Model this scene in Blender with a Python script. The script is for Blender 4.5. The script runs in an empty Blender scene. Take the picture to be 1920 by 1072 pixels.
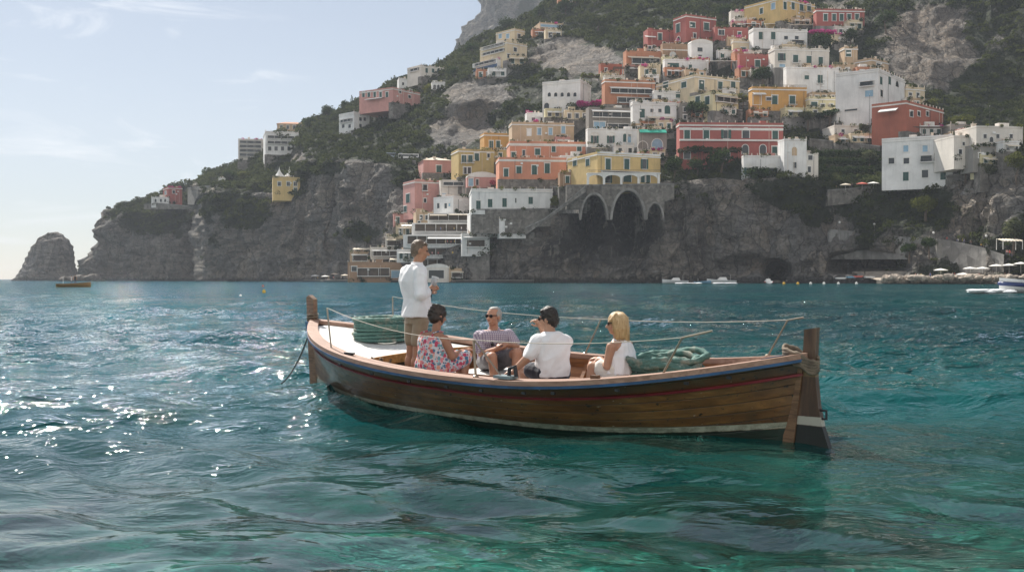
import bpy, bmesh, math, random
import numpy as np
from mathutils import Vector, Matrix
S = bpy.context.scene
COL = S.collection
R = math.radians
# ------------------------------------------------------------------ camera, sky, sun, exposure
F, HY, CX, CH = 2058.0, 523.0, 960.0, 1.6           # focal length in photo pixels, horizon row, centre column, eye height
cam = bpy.data.cameras.new("camera"); camo = bpy.data.objects.new("camera", cam); COL.objects.link(camo)
cam.sensor_width = 36.0; cam.lens = F / 1920 * 36; cam.clip_start = 0.1; cam.clip_end = 20000
camo.location = (0, 0, CH); camo.rotation_euler = (R(90) - math.atan((536 - HY) / F), 0, 0)
S.camera = camo
SUN_EL, SUN_AZ = 45.0, -31.0                        # azimuth from straight ahead, negative = to the left
W = bpy.data.worlds.new("World"); S.world = W; W.use_nodes = True
wn, wl = W.node_tree.nodes, W.node_tree.links
wn.clear()
def WN(t, **k):
    n = wn.new(t)
    for a, b in k.items(): setattr(n, a, b)
    return n
sky = WN('ShaderNodeTexSky'); sky.sky_type = 'NISHITA'; sky.sun_disc = False
sky.sun_elevation = R(SUN_EL); sky.sun_rotation = R(SUN_AZ); sky.air_density = 0.9; sky.dust_density = 0.3; sky.ozone_density = 1.0
bg = WN('ShaderNodeBackground'); bg.inputs[1].default_value = 0.058
wo = WN('ShaderNodeOutputWorld')
# thin cirrus, laid out in sky directions
tc = WN('ShaderNodeTexCoord')
mp = WN('ShaderNodeMapping'); mp.inputs['Rotation'].default_value = (0, R(22), R(10)); mp.inputs['Scale'].default_value = (5.0, 5.0, 22.0)
nz = WN('ShaderNodeTexNoise'); nz.inputs['Scale'].default_value = 1.5; nz.inputs['Detail'].default_value = 9; nz.inputs['Roughness'].default_value = 0.62
nz.inputs['Distortion'].default_value = 0.9
nz2 = WN('ShaderNodeTexNoise'); nz2.inputs['Scale'].default_value = 3.1; nz2.inputs['Detail'].default_value = 3
rp = WN('ShaderNodeValToRGB'); rp.color_ramp.elements[0].position = 0.53; rp.color_ramp.elements[1].position = 0.82
rp2 = WN('ShaderNodeValToRGB'); rp2.color_ramp.elements[0].position = 0.48; rp2.color_ramp.elements[1].position = 0.66
mul = WN('ShaderNodeMath', operation='MULTIPLY'); mul2 = WN('ShaderNodeMath', operation='MULTIPLY'); mul2.inputs[1].default_value = 0.95
mix = WN('ShaderNodeMixRGB'); mix.inputs[2].default_value = (13.5, 13.6, 13.8, 1)
wl.new(tc.outputs['Generated'], mp.inputs[0]); wl.new(mp.outputs[0], nz.inputs[0]); wl.new(tc.outputs['Generated'], nz2.inputs[0])
wl.new(nz.outputs[0], rp.inputs[0]); wl.new(nz2.outputs[0], rp2.inputs[0]); wl.new(rp.outputs[0], mul.inputs[0]); wl.new(rp2.outputs[0], mul.inputs[1])
wl.new(mul.outputs[0], mul2.inputs[0])
hs = WN('ShaderNodeHueSaturation'); hs.inputs['Saturation'].default_value = 0.72; wl.new(sky.outputs[0], hs.inputs['Color']); wl.new(hs.outputs[0], mix.inputs[1]); wl.new(mul2.outputs[0], mix.inputs[0]); # unseen bright broken cloud, added to the sky behind the camera for fill
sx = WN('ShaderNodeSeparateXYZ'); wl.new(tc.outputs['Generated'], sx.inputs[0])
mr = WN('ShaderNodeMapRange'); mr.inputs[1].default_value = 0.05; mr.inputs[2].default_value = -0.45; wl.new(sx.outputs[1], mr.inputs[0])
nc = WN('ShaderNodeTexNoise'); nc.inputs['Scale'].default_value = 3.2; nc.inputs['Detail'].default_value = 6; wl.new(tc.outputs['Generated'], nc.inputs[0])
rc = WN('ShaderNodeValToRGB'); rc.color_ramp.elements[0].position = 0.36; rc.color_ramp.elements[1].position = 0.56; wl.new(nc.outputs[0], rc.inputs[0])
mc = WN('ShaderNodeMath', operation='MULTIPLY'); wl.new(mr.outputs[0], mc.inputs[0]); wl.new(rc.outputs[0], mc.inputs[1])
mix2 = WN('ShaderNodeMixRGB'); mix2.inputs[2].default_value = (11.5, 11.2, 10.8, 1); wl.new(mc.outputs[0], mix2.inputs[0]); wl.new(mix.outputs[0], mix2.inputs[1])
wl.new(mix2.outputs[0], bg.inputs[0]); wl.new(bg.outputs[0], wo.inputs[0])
sl = bpy.data.lights.new("sun", 'SUN'); sl.energy = 5.0; sl.angle = R(0.53); sl.color = (1.0, 0.94, 0.85)
so = bpy.data.objects.new("sun", sl); COL.objects.link(so)
sdir = Vector((math.sin(R(SUN_AZ)) * math.cos(R(SUN_EL)), math.cos(R(SUN_AZ)) * math.cos(R(SUN_EL)), math.sin(R(SUN_EL))))
so.rotation_euler = sdir.to_track_quat('Z', 'Y').to_euler(); so.location = (0, 0, 300)
S.view_settings.view_transform = 'Standard'; S.view_settings.look = 'None'; S.view_settings.gamma = 1; S.view_settings.exposure = 0.70
S.render.engine = 'CYCLES'
S.cycles.use_denoising = True
try: S.cycles.denoiser = 'OPENIMAGEDENOISE'
except Exception: pass
S.cycles.max_bounces = 8; S.cycles.diffuse_bounces = 2; S.cycles.glossy_bounces = 3; S.cycles.transmission_bounces = 4
S.cycles.transparent_max_bounces = 8; S.cycles.volume_bounces = 0
S.cycles.sample_clamp_indirect = 6.0; S.cycles.sample_clamp_direct = 0.0; S.cycles.blur_glossy = 0.3

# ------------------------------------------------------------------ helpers
def at(px, py, D):
    """world point seen at photo pixel (px, py) when it stands D metres away"""
    return np.array([(px - CX) / F * D, D, CH + (HY - py) / F * D])
def tag(o, label=None, cat=None, group=None, kind=None):
    if label: o['label'] = label
    if cat: o['category'] = cat
    if group: o['group'] = group
    if kind: o['kind'] = kind
    return o
XF = {}
def thing(name, label, cat, loc=(0, 0, 0), rz=0.0, group=None):
    o = bpy.data.objects.new(name, None); COL.objects.link(o)
    o.empty_display_size = 0.3
    o.location = tuple(float(v) for v in loc); o.rotation_euler = (0, 0, rz)
    tag(o, label, cat, group)
    return o
def link_mesh(name, V, Fc, m, parent=None, smooth=False, mats=None, mi=None, attrs=None):
    me = bpy.data.meshes.new(name)
    if isinstance(Fc, np.ndarray):
        n, k = Fc.shape
        me.vertices.add(len(V)); me.vertices.foreach_set('co', np.asarray(V, np.float32).ravel())
        me.loops.add(n * k); me.loops.foreach_set('vertex_index', Fc.astype(np.int32).ravel())
        me.polygons.add(n); me.polygons.foreach_set('loop_start', np.arange(0, n * k, k, dtype=np.int32))
        me.update(calc_edges=True)
    else:
        me.from_pydata([tuple(float(c) for c in v) for v in V], [], Fc); me.update()
    for x in (mats or [m]): me.materials.append(x)
    if mi is not None: me.polygons.foreach_set('material_index', np.asarray(mi, np.int32))
    if smooth: me.polygons.foreach_set('use_smooth', np.ones(len(me.polygons), bool))
    for an, av in (attrs or {}).items():
        av = np.asarray(av, np.float32)
        if av.ndim == 1:
            at_ = me.attributes.new(an, 'FLOAT', 'POINT'); at_.data.foreach_set('value', av)
        else:
            at_ = me.attributes.new(an, 'FLOAT_COLOR', 'POINT')
            if av.shape[1] == 3: av = np.c_[av, np.ones(len(av), np.float32)]
            at_.data.foreach_set('color', av.ravel())
    o = bpy.data.objects.new(name, me); COL.objects.link(o)
    if parent is not None: o.parent = parent
    return o
def rotz(a):
    c, s = math.cos(a), math.sin(a); return np.array([[c, -s, 0], [s, c, 0], [0, 0, 1]])
class MB:
    """collects shapes into one mesh"""
    def __init__(s): s.v = []; s.f = []; s.mi = []
    def add(s, V, Fs, mi=0):
        b = len(s.v); s.v += [tuple(map(float, p)) for p in V]; s.f += [tuple(b + i for i in q) for q in Fs]; s.mi += [mi] * len(Fs)
        return s
    def box(s, c, d, M=None, mi=0):
        x, y, z = d[0] / 2, d[1] / 2, d[2] / 2
        V = np.array([(a * x, b * y, e * z) for e in (-1, 1) for b in (-1, 1) for a in (-1, 1)])
        if M is not None: V = V @ np.asarray(M).T
        return s.add(V + np.asarray(c, float), [(0, 2, 3, 1), (4, 5, 7, 6), (0, 1, 5, 4), (2, 6, 7, 3), (0, 4, 6, 2), (1, 3, 7, 5)], mi)
    def span(s, x0, x1, y0, y1, z0, z1, mi=0):
        return s.box(((x0 + x1) / 2, (y0 + y1) / 2, (z0 + z1) / 2), (x1 - x0, y1 - y0, z1 - z0), None, mi)
    def bar(s, a, b, w, h=None, mi=0):
        a, b = np.asarray(a, float), np.asarray(b, float); h = h or w
        d = b - a; L = np.linalg.norm(d); d = d / L
        up = np.array([0, 0, 1.0]) if abs(d[2]) < 0.95 else np.array([0, 1.0, 0])
        y = np.cross(up, d); y /= np.linalg.norm(y); z = np.cross(d, y)
        return s.box((a + b) / 2, (L, w, h), np.c_[d, y, z], mi)
    def tube(s, P, r, n=8, mi=0, closed=False, cap=True):
        P = np.asarray(P, float); m = len(P); r = np.broadcast_to(np.asarray(r, float), (m,))
        T = np.gradient(P, axis=0) if not closed else np.roll(P, -1, 0) - np.roll(P, 1, 0)
        T /= np.linalg.norm(T, axis=1)[:, None] + 1e-9
        u = np.array([0, 0, 1.0]) if abs(T[0][2]) < 0.9 else np.array([1.0, 0, 0])
        u = u - T[0] * (u @ T[0]); u /= np.linalg.norm(u); V = []
        for i in range(m):
            u = u - T[i] * (u @ T[i]); u /= np.linalg.norm(u) + 1e-9; w = np.cross(T[i], u)
            for k in range(n):
                a = 2 * math.pi * k / n; V.append(P[i] + r[i] * (math.cos(a) * u + math.sin(a) * w))
        Fs = []
        for i in range(m if closed else m - 1):
            j = (i + 1) % m
            for k in range(n): Fs.append((i * n + k, i * n + (k + 1) % n, j * n + (k + 1) % n, j * n + k))
        if cap and not closed: Fs += [tuple(range(n - 1, -1, -1)), tuple((m - 1) * n + k for k in range(n))]
        return s.add(V, Fs, mi)
    def lathe(s, prof, c=(0, 0, 0), n=16, M=None, mi=0):
        V = []; Fs = []; c = np.asarray(c, float)
        for r, z in prof:
            for k in range(n):
                a = 2 * math.pi * k / n; V.append((r * math.cos(a), r * math.sin(a), z))
        for i in range(len(prof) - 1):
            for k in range(n): Fs.append((i * n + k, i * n + (k + 1) % n, (i + 1) * n + (k + 1) % n, (i + 1) * n + k))
        Fs += [tuple(range(n - 1, -1, -1)), tuple((len(prof) - 1) * n + k for k in range(n))]
        V = np.array(V)
        if M is not None: V = V @ np.asarray(M).T
        return s.add(V + c, Fs, mi)
    def prism(s, poly, y0, y1, mi=0, M=None, c=(0, 0, 0)):
        """polygon in x-z pushed from y0 to y1"""
        n = len(poly); V = np.array([(x, y0, z) for x, z in poly] + [(x, y1, z) for x, z in poly], float)
        if M is not None: V = V @ np.asarray(M).T
        Fs = [tuple(range(n)), tuple(range(2 * n - 1, n - 1, -1))] + [(i + n, (i + 1) % n + n, (i + 1) % n, i) for i in range(n)]
        return s.add(V + np.asarray(c, float), Fs, mi)
    def ball(s, c, r, n=10, m=7, mi=0, M=None):
        r = np.broadcast_to(np.asarray(r, float), (3,)); V = [(0, 0, -1)]
        for i in range(1, m):
            p = math.pi * i / m - math.pi / 2
            for k in range(n): V.append((math.cos(p) * math.cos(2 * math.pi * k / n), math.cos(p) * math.sin(2 * math.pi * k / n), math.sin(p)))
        V.append((0, 0, 1)); V = np.array(V) * r
        if M is not None: V = V @ np.asarray(M).T
        Fs = [(0, 1 + (k + 1) % n, 1 + k) for k in range(n)]
        for i in range(m - 2):
            for k in range(n): Fs.append((1 + i * n + k, 1 + i * n + (k + 1) % n, 1 + (i + 1) * n + (k + 1) % n, 1 + (i + 1) * n + k))
        t = len(V) - 1; Fs += [(t, 1 + (m - 2) * n + k, 1 + (m - 2) * n + (k + 1) % n) for k in range(n)]
        return s.add(V + np.asarray(c, float), Fs, mi)
    def build(s, name, m, parent=None, smooth=False, mats=None):
        return link_mesh(name, s.v, s.f, m, parent, smooth, mats, s.mi if mats else None)

# value noise on arrays of points
def _h(ix, iy, iz, seed):
    h = (ix.astype(np.uint32) * np.uint32(374761393) + iy.astype(np.uint32) * np.uint32(668265263) + iz.astype(np.uint32) * np.uint32(2147483647 & 1274126177) + np.uint32((seed * 974634777) & 0xffffffff))
    h = (h ^ (h >> np.uint32(13))) * np.uint32(1274126177); h = h ^ (h >> np.uint32(16))
    return (h & np.uint32(0xffffff)).astype(np.float64) / 0xffffff
def vnoise(P, seed=0):
    P = np.asarray(P, float); fl = np.floor(P); f = P - fl; i = fl.astype(np.int64); f = f * f * f * (f * (f * 6 - 15) + 10)
    o = 0
    for a in (0, 1):
        for b in (0, 1):
            for c in (0, 1):
                w = (f[:, 0] if a else 1 - f[:, 0]) * (f[:, 1] if b else 1 - f[:, 1]) * (f[:, 2] if c else 1 - f[:, 2])
                o = o + w * _h(i[:, 0] + a, i[:, 1] + b, i[:, 2] + c, seed)
    return o * 2 - 1
def fbm(P, scale, octv=5, seed=0, gain=0.5):
    P = np.asarray(P, float) / scale; o = 0; a = 1
    for k in range(octv): o = o + a * vnoise(P * 2 ** k + k * 17.3, seed + k); a *= gain
    return o
def ridged(P, scale, octv=5, seed=0, gain=0.5):
    P = np.asarray(P, float) / scale; o = 0; a = 1
    for k in range(octv): o = o + a * (1 - 2 * np.abs(vnoise(P * 2 ** k + k * 11.7, seed + k))); a *= gain
    return o
np.seterr(over='ignore')

# ------------------------------------------------------------------ materials
MATS = {}
class NT:
    def __init__(s, name):
        s.m = bpy.data.materials.new(name); s.m.use_nodes = True; s.t = s.m.node_tree; s.t.nodes.clear()
        s.out = s.n('ShaderNodeOutputMaterial')
    def n(s, t, ins=None, **k):
        x = s.t.nodes.new(t)
        for a, b in k.items(): setattr(x, a, b)
        for a, b in (ins or {}).items():
            i = x.inputs[a]
            if isinstance(b, bpy.types.NodeSocket): s.t.links.new(b, i)
            else: i.default_value = b
        return x
    def l(s, a, b): s.t.links.new(a, b)
    def pos(s, scale=(1, 1, 1), rot=(0, 0, 0), obj=False):
        g = s.n('ShaderNodeTexCoord').outputs['Object'] if obj else s.n('ShaderNodeNewGeometry').outputs['Position']
        return s.n('ShaderNodeMapping', {'Vector': g, 'Scale': scale, 'Rotation': rot}).outputs[0]
    def noise(s, vec, scale, detail=4, rough=0.55, dist=0.0):
        return s.n('ShaderNodeTexNoise', {'Vector': vec, 'Scale': scale, 'Detail': detail, 'Roughness': rough, 'Distortion': dist}).outputs[0]
    def ramp(s, fac, stops, interp='LINEAR'):
        r = s.n('ShaderNodeValToRGB', {'Fac': fac}); e = r.color_ramp.elements; r.color_ramp.interpolation = interp
        while len(e) < len(stops): e.new(0.5)
        for i, (p, c) in enumerate(stops):
            e[i].position = p; e[i].color = (c, c, c, 1) if isinstance(c, (int, float)) else tuple(c) + (1,)
        return r.outputs[0]
    def mix(s, fac, a, b, bt='MIX'):
        x = s.n('ShaderNodeMixRGB', blend_type=bt)
        for i, v in enumerate((fac, a, b)):
            if isinstance(v, bpy.types.NodeSocket): s.l(v, x.inputs[i])
            else: x.inputs[i].default_value = v if i == 0 else (tuple(v) + (1,) if len(v) == 3 else v)
        return x.outputs[0]
    def math(s, op, a, b=0.0, clamp=False):
        x = s.n('ShaderNodeMath', operation=op, use_clamp=clamp)
        for i, v in enumerate((a, b)):
            if isinstance(v, bpy.types.NodeSocket): s.l(v, x.inputs[i])
            else: x.inputs[i].default_value = v
        return x.outputs[0]
    def bump(s, h, dist, strength=1.0):
        return s.n('ShaderNodeBump', {'Height': h, 'Distance': dist, 'Strength': strength}).outputs[0]
    def attr(s, name):
        return s.n('ShaderNodeAttribute', attribute_name=name)
    def fin(s, color, rough=0.6, normal=None, metal=0.0, **k):
        p = s.n('ShaderNodeBsdfPrincipled', {'Base Color': color if isinstance(color, bpy.types.NodeSocket) else tuple(color) + (1,), 'Roughness': rough, 'Metallic': metal})
        if normal is not None: s.l(normal, p.inputs['Normal'])
        for a, b in k.items():
            i = p.inputs[a.replace('_', ' ')]
            if isinstance(b, bpy.types.NodeSocket): s.l(b, i)
            else: i.default_value = b
        s.p = p; s.l(p.outputs[0], s.out.inputs[0]); return s.m
def plain(name, c, rough=0.6, var=0.15, scale=3.0, bump=0.0, metal=0.0, obj=True, **k):
    if name in MATS: return MATS[name]
    t = NT(name); v = t.pos(obj=obj); n = t.noise(v, scale, 5, 0.6)
    lo = tuple(x * (1 - var) for x in c); hi = tuple(min(1, x * (1 + var)) for x in c)
    cc = t.ramp(n, [(0.3, lo), (0.7, hi)])
    nm = t.bump(t.noise(v, scale * 6, 3), bump) if bump else None
    MATS[name] = t.fin(cc, rough, nm, metal, **k); return MATS[name]
def stucco(name, c, stain=0.35):
    if name in MATS: return MATS[name]
    t = NT(name); v = t.pos()
    n1 = t.noise(v, 0.12, 6, 0.65); n2 = t.noise(t.pos((0.9, 0.9, 0.10)), 1.0, 5, 0.6)
    c1 = t.mix(t.ramp(n1, [(0.35, 0.0), (0.7, 1.0)]), tuple(x * 0.80 for x in c), tuple(min(0.9, x * 1.08) for x in c))
    grime = tuple(x * 0.42 + 0.03 for x in c)
    c2 = t.mix(t.math('MULTIPLY', t.ramp(n2, [(0.50, 0.0), (0.78, 1.0)]), stain), c1, grime)
    MATS[name] = t.fin(c2, 0.9, t.bump(t.noise(v, 2.0, 4), 0.06)); return MATS[name]
# ------------------------------------------------------------------ terrain
def rock_material(name, grey, warm, dark, vegc):
    t = NT(name); v = t.pos()
    vs = t.pos((0.10, 0.10, 0.45), (R(8), R(-24), 0)); vv = t.pos((0.35, 0.35, 0.045))
    n1 = t.noise(v, 0.035, 6, 0.62); n2 = t.noise(vs, 1.0, 7, 0.68, 0.4); n3 = t.noise(vv, 1.0, 6, 0.65, 0.3); n4 = t.noise(v, 0.6, 6, 0.7)
    c = t.mix(t.ramp(n1, [(0.38, 0.0), (0.66, 1.0)]), grey, warm)
    c = t.mix(t.ramp(n2, [(0.38, 0.85), (0.5, 0.0)]), c, tuple(x * 0.38 for x in grey))
    c = t.mix(t.ramp(n2, [(0.55, 0.0), (0.70, 0.8)]), c, tuple(min(1, x * 1.7) for x in grey))
    c = t.mix(t.math('MULTIPLY', t.ramp(n3, [(0.55, 0.0), (0.68, 1.0)]), 0.55), c, tuple(x * 0.6 for x in warm))
    c = t.mix(t.math('MULTIPLY', t.attr('warm').outputs['Fac'], t.ramp(n3, [(0.35, 0.15), (0.6, 0.85)])), c, (0.24, 0.165, 0.11))
    vb = t.n('ShaderNodeVectorMath', {0: t.pos((0.17, 0.17, 0.075), (R(6), R(-14), 0)), 1: t.n('ShaderNodeVectorMath', {0: t.n('ShaderNodeTexNoise', {'Vector': v, 'Scale': 0.10, 'Detail': 5.0}).outputs[1], 'Scale': 1.3}, operation='SCALE').outputs[0]}, operation='ADD').outputs[0]
    cr = t.n('ShaderNodeTexVoronoi', {'Vector': vb, 'Scale': 1.0}, feature='DISTANCE_TO_EDGE').outputs[0]; cr2 = t.n('ShaderNodeTexVoronoi', {'Vector': vb, 'Scale': 3.1}, feature='DISTANCE_TO_EDGE').outputs[0]
    blk = t.n('ShaderNodeSeparateXYZ', {0: t.n('ShaderNodeTexVoronoi', {'Vector': vb, 'Scale': 1.0}).outputs['Color']}).outputs[0]
    c = t.mix(t.ramp(blk, [(0.1, 0.30), (0.55, 0.0)]), c, tuple(x * 0.5 for x in grey)); c = t.mix(t.ramp(blk, [(0.55, 0.0), (0.95, 0.35)]), c, tuple(x * 1.5 for x in warm))
    crk = t.math('MAXIMUM', t.math('MULTIPLY', t.ramp(cr, [(0.0, 1.0), (0.045, 0.0)]), 0.75), t.math('MULTIPLY', t.ramp(cr2, [(0.0, 1.0), (0.06, 0.0)]), 0.50))
    c = t.mix(crk, c, tuple(x * 0.22 for x in grey))
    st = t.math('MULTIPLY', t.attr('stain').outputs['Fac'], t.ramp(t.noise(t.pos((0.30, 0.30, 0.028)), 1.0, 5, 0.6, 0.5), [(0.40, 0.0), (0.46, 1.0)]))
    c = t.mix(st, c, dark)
    c = t.mix(t.math('MULTIPLY', t.ramp(n4, [(0.35, 0.6), (0.52, 0.0)]), 0.9), c, tuple(x * 0.5 for x in grey))
    g = t.ramp(t.noise(v, 0.22, 7, 0.7), [(0.25, tuple(x * 0.5 for x in vegc)), (0.5, vegc), (0.75, tuple(x * 1.7 for x in vegc))])
    vf = t.ramp(t.math('ADD', t.attr('veg').outputs['Fac'], t.math('MULTIPLY', t.math('SUBTRACT', n4, 0.5), 0.9)), [(0.42, 0.0), (0.56, 1.0)])
    c = t.mix(vf, c, g)
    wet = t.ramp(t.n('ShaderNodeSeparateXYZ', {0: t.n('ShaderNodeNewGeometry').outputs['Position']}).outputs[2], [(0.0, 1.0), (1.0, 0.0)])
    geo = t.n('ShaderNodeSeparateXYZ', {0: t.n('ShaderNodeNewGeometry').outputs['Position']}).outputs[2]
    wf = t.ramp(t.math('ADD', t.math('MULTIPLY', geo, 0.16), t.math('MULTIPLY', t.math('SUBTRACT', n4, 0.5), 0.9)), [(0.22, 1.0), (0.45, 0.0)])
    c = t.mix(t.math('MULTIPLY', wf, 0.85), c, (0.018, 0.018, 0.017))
    h = t.math('ADD', t.math('ADD', t.math('MULTIPLY', n2, 1.6), n3), t.math('SUBTRACT', t.math('ADD', t.math('MULTIPLY', n4, 0.9), t.math('MULTIPLY', blk, 0.9)), t.math('MULTIPLY', crk, 0.8)))
    return t.fin(c, 0.95, t.bump(h, 1.8))
M_ROCK = rock_material('cliff rock', (0.225, 0.220, 0.212), (0.285, 0.240, 0.190), (0.012, 0.012, 0.013), (0.026, 0.036, 0.015))
M_FAR = rock_material('far rock', (0.23, 0.225, 0.215), (0.28, 0.24, 0.20), (0.05, 0.05, 0.05), (0.03, 0.038, 0.018))

def blob(PX, PY, lst, base):
    o = base.copy()
    for cx, cy, rx, ry, val in lst:
        w = np.clip(1.6 - 1.6 * np.sqrt(((PX - cx) / rx) ** 2 + ((PY - cy) / ry) ** 2), 0, 1)
        o = o * (1 - w) + val * w
    return o
def terrain(name, cols, step, dens, mat, veg, warm, stain, dents, amp, label_seed=0, strata=1.0, kind='structure', calm=()):
    xs = sorted(cols); nl = len(cols[xs[0]])
    X = np.arange(xs[0], xs[-1] + step, step, dtype=float)
    Y = np.array([np.interp(X, xs, [cols[x][k][0] for x in xs]) for k in range(nl)])
    D = np.array([np.interp(X, xs, [cols[x][k][1] for x in xs]) for k in range(nl)])
    rowsY, rowsD, lev = [], [], []
    for k in range(nl - 1):
        m = max(2, int(np.abs(Y[k + 1] - Y[k]).mean() / dens))
        if k == nl - 2: m = 4
        for i in range(m):
            tt = i / m; rowsY.append(Y[k] * (1 - tt) + Y[k + 1] * tt); rowsD.append(D[k] * (1 - tt) + D[k + 1] * tt); lev.append(k + tt)
    rowsY.append(Y[-1]); rowsD.append(D[-1]); lev.append(nl - 1)
    PY, PD = np.array(rowsY), np.array(rowsD); n, m = PY.shape
    PX = np.broadcast_to(X, PY.shape); LV = np.broadcast_to(np.array(lev)[:, None], PY.shape)
    P = np.stack([(PX - CX) / F * PD, PD, CH + (HY - PY) / F * PD], -1)
    du = np.gradient(P, axis=1); dv = np.gradient(P, axis=0); N = np.cross(du, dv); N /= np.linalg.norm(N, axis=-1)[..., None] + 1e-9
    p = P.reshape(-1, 3); s = label_seed
    steep = np.clip(1.25 - 1.4 * N[..., 2].clip(0, 1), 0.25, 1).ravel()
    warp = fbm(p, 55, 3, s + 40) * 14 + fbm(p, 9, 2, s + 44) * 1.2
    q = p[:, 2] - 0.42 * p[:, 0] * strata + 0.15 * p[:, 1] + warp
    cell = vnoise(np.c_[np.floor(q / 7.5), np.floor((p[:, 0] + p[:, 2] * 0.3) / 14 + vnoise(np.c_[np.floor(q / 7.5), q * 0, q * 0], s) * 3), np.zeros(len(q))], s + 50)
    saw = (cell + 1) * 0.9
    q3 = q / 2.6 + 0.3; c2 = vnoise(np.c_[np.floor(q3), np.floor((p[:, 0] + p[:, 2] * 0.3) / 5.5 + vnoise(np.c_[np.floor(q3), q * 0, q * 0], s) * 3), np.zeros(len(q))], s + 51)
    saw2 = (c2 + 1) * 0.9
    vert = ridged(p * np.array([1, 1, 0.16]), 13, 4, s + 7)
    d = amp * (fbm(p, 60, 3, s) * 3.0 + ridged(p, 26, 6, s + 3, .58) * 2.6 + vert * 2.6 + ridged(p, 5, 3, s + 9) * 0.8) + steep * amp * (saw * 1.9 + saw2 * 1.1)
    fx, fy = PX.ravel(), PY.ravel()
    edge = np.ones(n)
    d *= np.repeat(edge, m) * np.clip(0.4 + steep, 0, 1)
    d *= blob(fx, fy, [(a_, b_, c_, e_, 0.12) for a_, b_, c_, e_ in calm], np.ones(len(p)))
    dent = blob(fx, fy, dents, np.zeros(len(p)))
    Nn = N.reshape(-1, 3).copy(); Nn[:, 2] *= 0.6
    P2 = p + Nn * d[:, None]; P2 = P2 + (P2 - np.array([0, 0, CH])) * (dent / np.linalg.norm(p, axis=1))[:, None]
    low = LV.ravel() == 0; P2[low, 2] = np.minimum(P2[low, 2], -2)
    vg = np.clip((N[..., 2].ravel() - 0.25) * 2.2, 0, 1) + fbm(p, 30, 4, s + 20) * 0.22
    vg = blob(fx, fy, veg, vg) + fbm(p, 14, 4, s + 31) * 0.30
    vg = np.clip(vg, 0, 1)
    wm = blob(fx, fy, warm, np.zeros(len(p))); stn = blob(fx, fy, stain, np.zeros(len(p)))
    I = np.arange(n * m).reshape(n, m)
    Fq = np.stack([I[:-1, :-1], I[:-1, 1:], I[1:, 1:], I[1:, :-1]], -1).reshape(-1, 4)
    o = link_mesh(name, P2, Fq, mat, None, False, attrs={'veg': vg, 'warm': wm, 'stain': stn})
    if kind: tag(o, kind=kind)
    return o, P2.reshape(n, m, 3), vg.reshape(n, m), PX, PY, Nn.reshape(n, m, 3), PD

def C(*a):                                             # (row, distance) pairs, under water first, far side last
    a = list(a); return [(a[0][0] + 14, a[0][1])] + a + [(a[-1][0] + 30, a[-1][1] + 170)]
MAIN = {
 383: C((527, 860), (450, 862), (372, 865), (364, 872), (352, 880), (344, 890), (336, 900)),
 392: C((527, 745), (450, 752), (366, 760), (360, 775), (350, 810), (342, 850), (334, 900)),
 430: C((527, 708), (450, 712), (362, 720), (358, 735), (348, 780), (330, 850), (318, 900)),
 470: C((527, 690), (450, 695), (364, 702), (358, 718), (346, 770), (325, 840), (300, 900)),
 535: C((528, 660), (430, 666), (362, 672), (348, 690), (300, 740), (270, 790), (252, 860)),
 563: C((528, 648), (430, 654), (363, 663), (350, 684), (300, 736), (268, 785), (244, 855)),
 576: C((528, 645), (430, 652), (300, 664), (290, 680), (270, 720), (255, 780), (240, 850)),
 650: C((528, 610), (430, 615), (304, 625), (292, 640), (265, 680), (240, 750), (212, 830)),
 740: C((529, 560), (430, 572), (312, 592), (298, 612), (250, 660), (205, 730), (160, 830)),
 830: C((529, 505), (455, 520), (370, 560), (275, 610), (210, 650), (150, 720), (125, 800)),
 880: C((529, 490), (470, 495), (400, 520), (280, 590), (190, 640), (138, 700), (92, 800)),
 930: C((530, 480), (455, 488), (395, 500), (290, 570), (180, 640), (125, 700), (68, 800)),
 1000: C((530, 470), (455, 476), (378, 484), (300, 540), (200, 610), (95, 690), (34, 800)),
 1060: C((530, 460), (440, 466), (348, 474), (300, 515), (195, 570), (85, 685), (-5, 810)),
 1100: C((530, 455), (440, 461), (347, 468), (295, 505), (195, 560), (90, 670), (-40, 820)),
 1250: C((530, 440), (440, 446), (347, 453), (305, 478), (195, 530), (60, 640), (-100, 820)),
 1400: C((530, 430), (440, 435), (340, 443), (312, 462), (205, 510), (60, 600), (-150, 800)),
 1550: C((530, 425), (450, 430), (352, 440), (335, 452), (235, 492), (95, 560), (-200, 800)),
 1650: C((531, 410), (440, 420), (352, 432), (340, 442), (250, 480), (170, 520), (-220, 700)),
 1780: C((531, 385), (430, 398), (330, 412), (318, 424), (250, 470), (200, 510), (-220, 640)),
 1860: C((531, 372), (425, 385), (310, 398), (296, 408), (250, 465), (205, 505), (-220, 620)),
 1920: C((532, 360), (420, 372), (292, 385), (270, 395), (240, 460), (205, 500), (-220, 600)),
 2150: C((532, 340), (420, 350), (250, 365), (230, 380), (200, 440), (170, 490), (-240, 590)),
}
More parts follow.
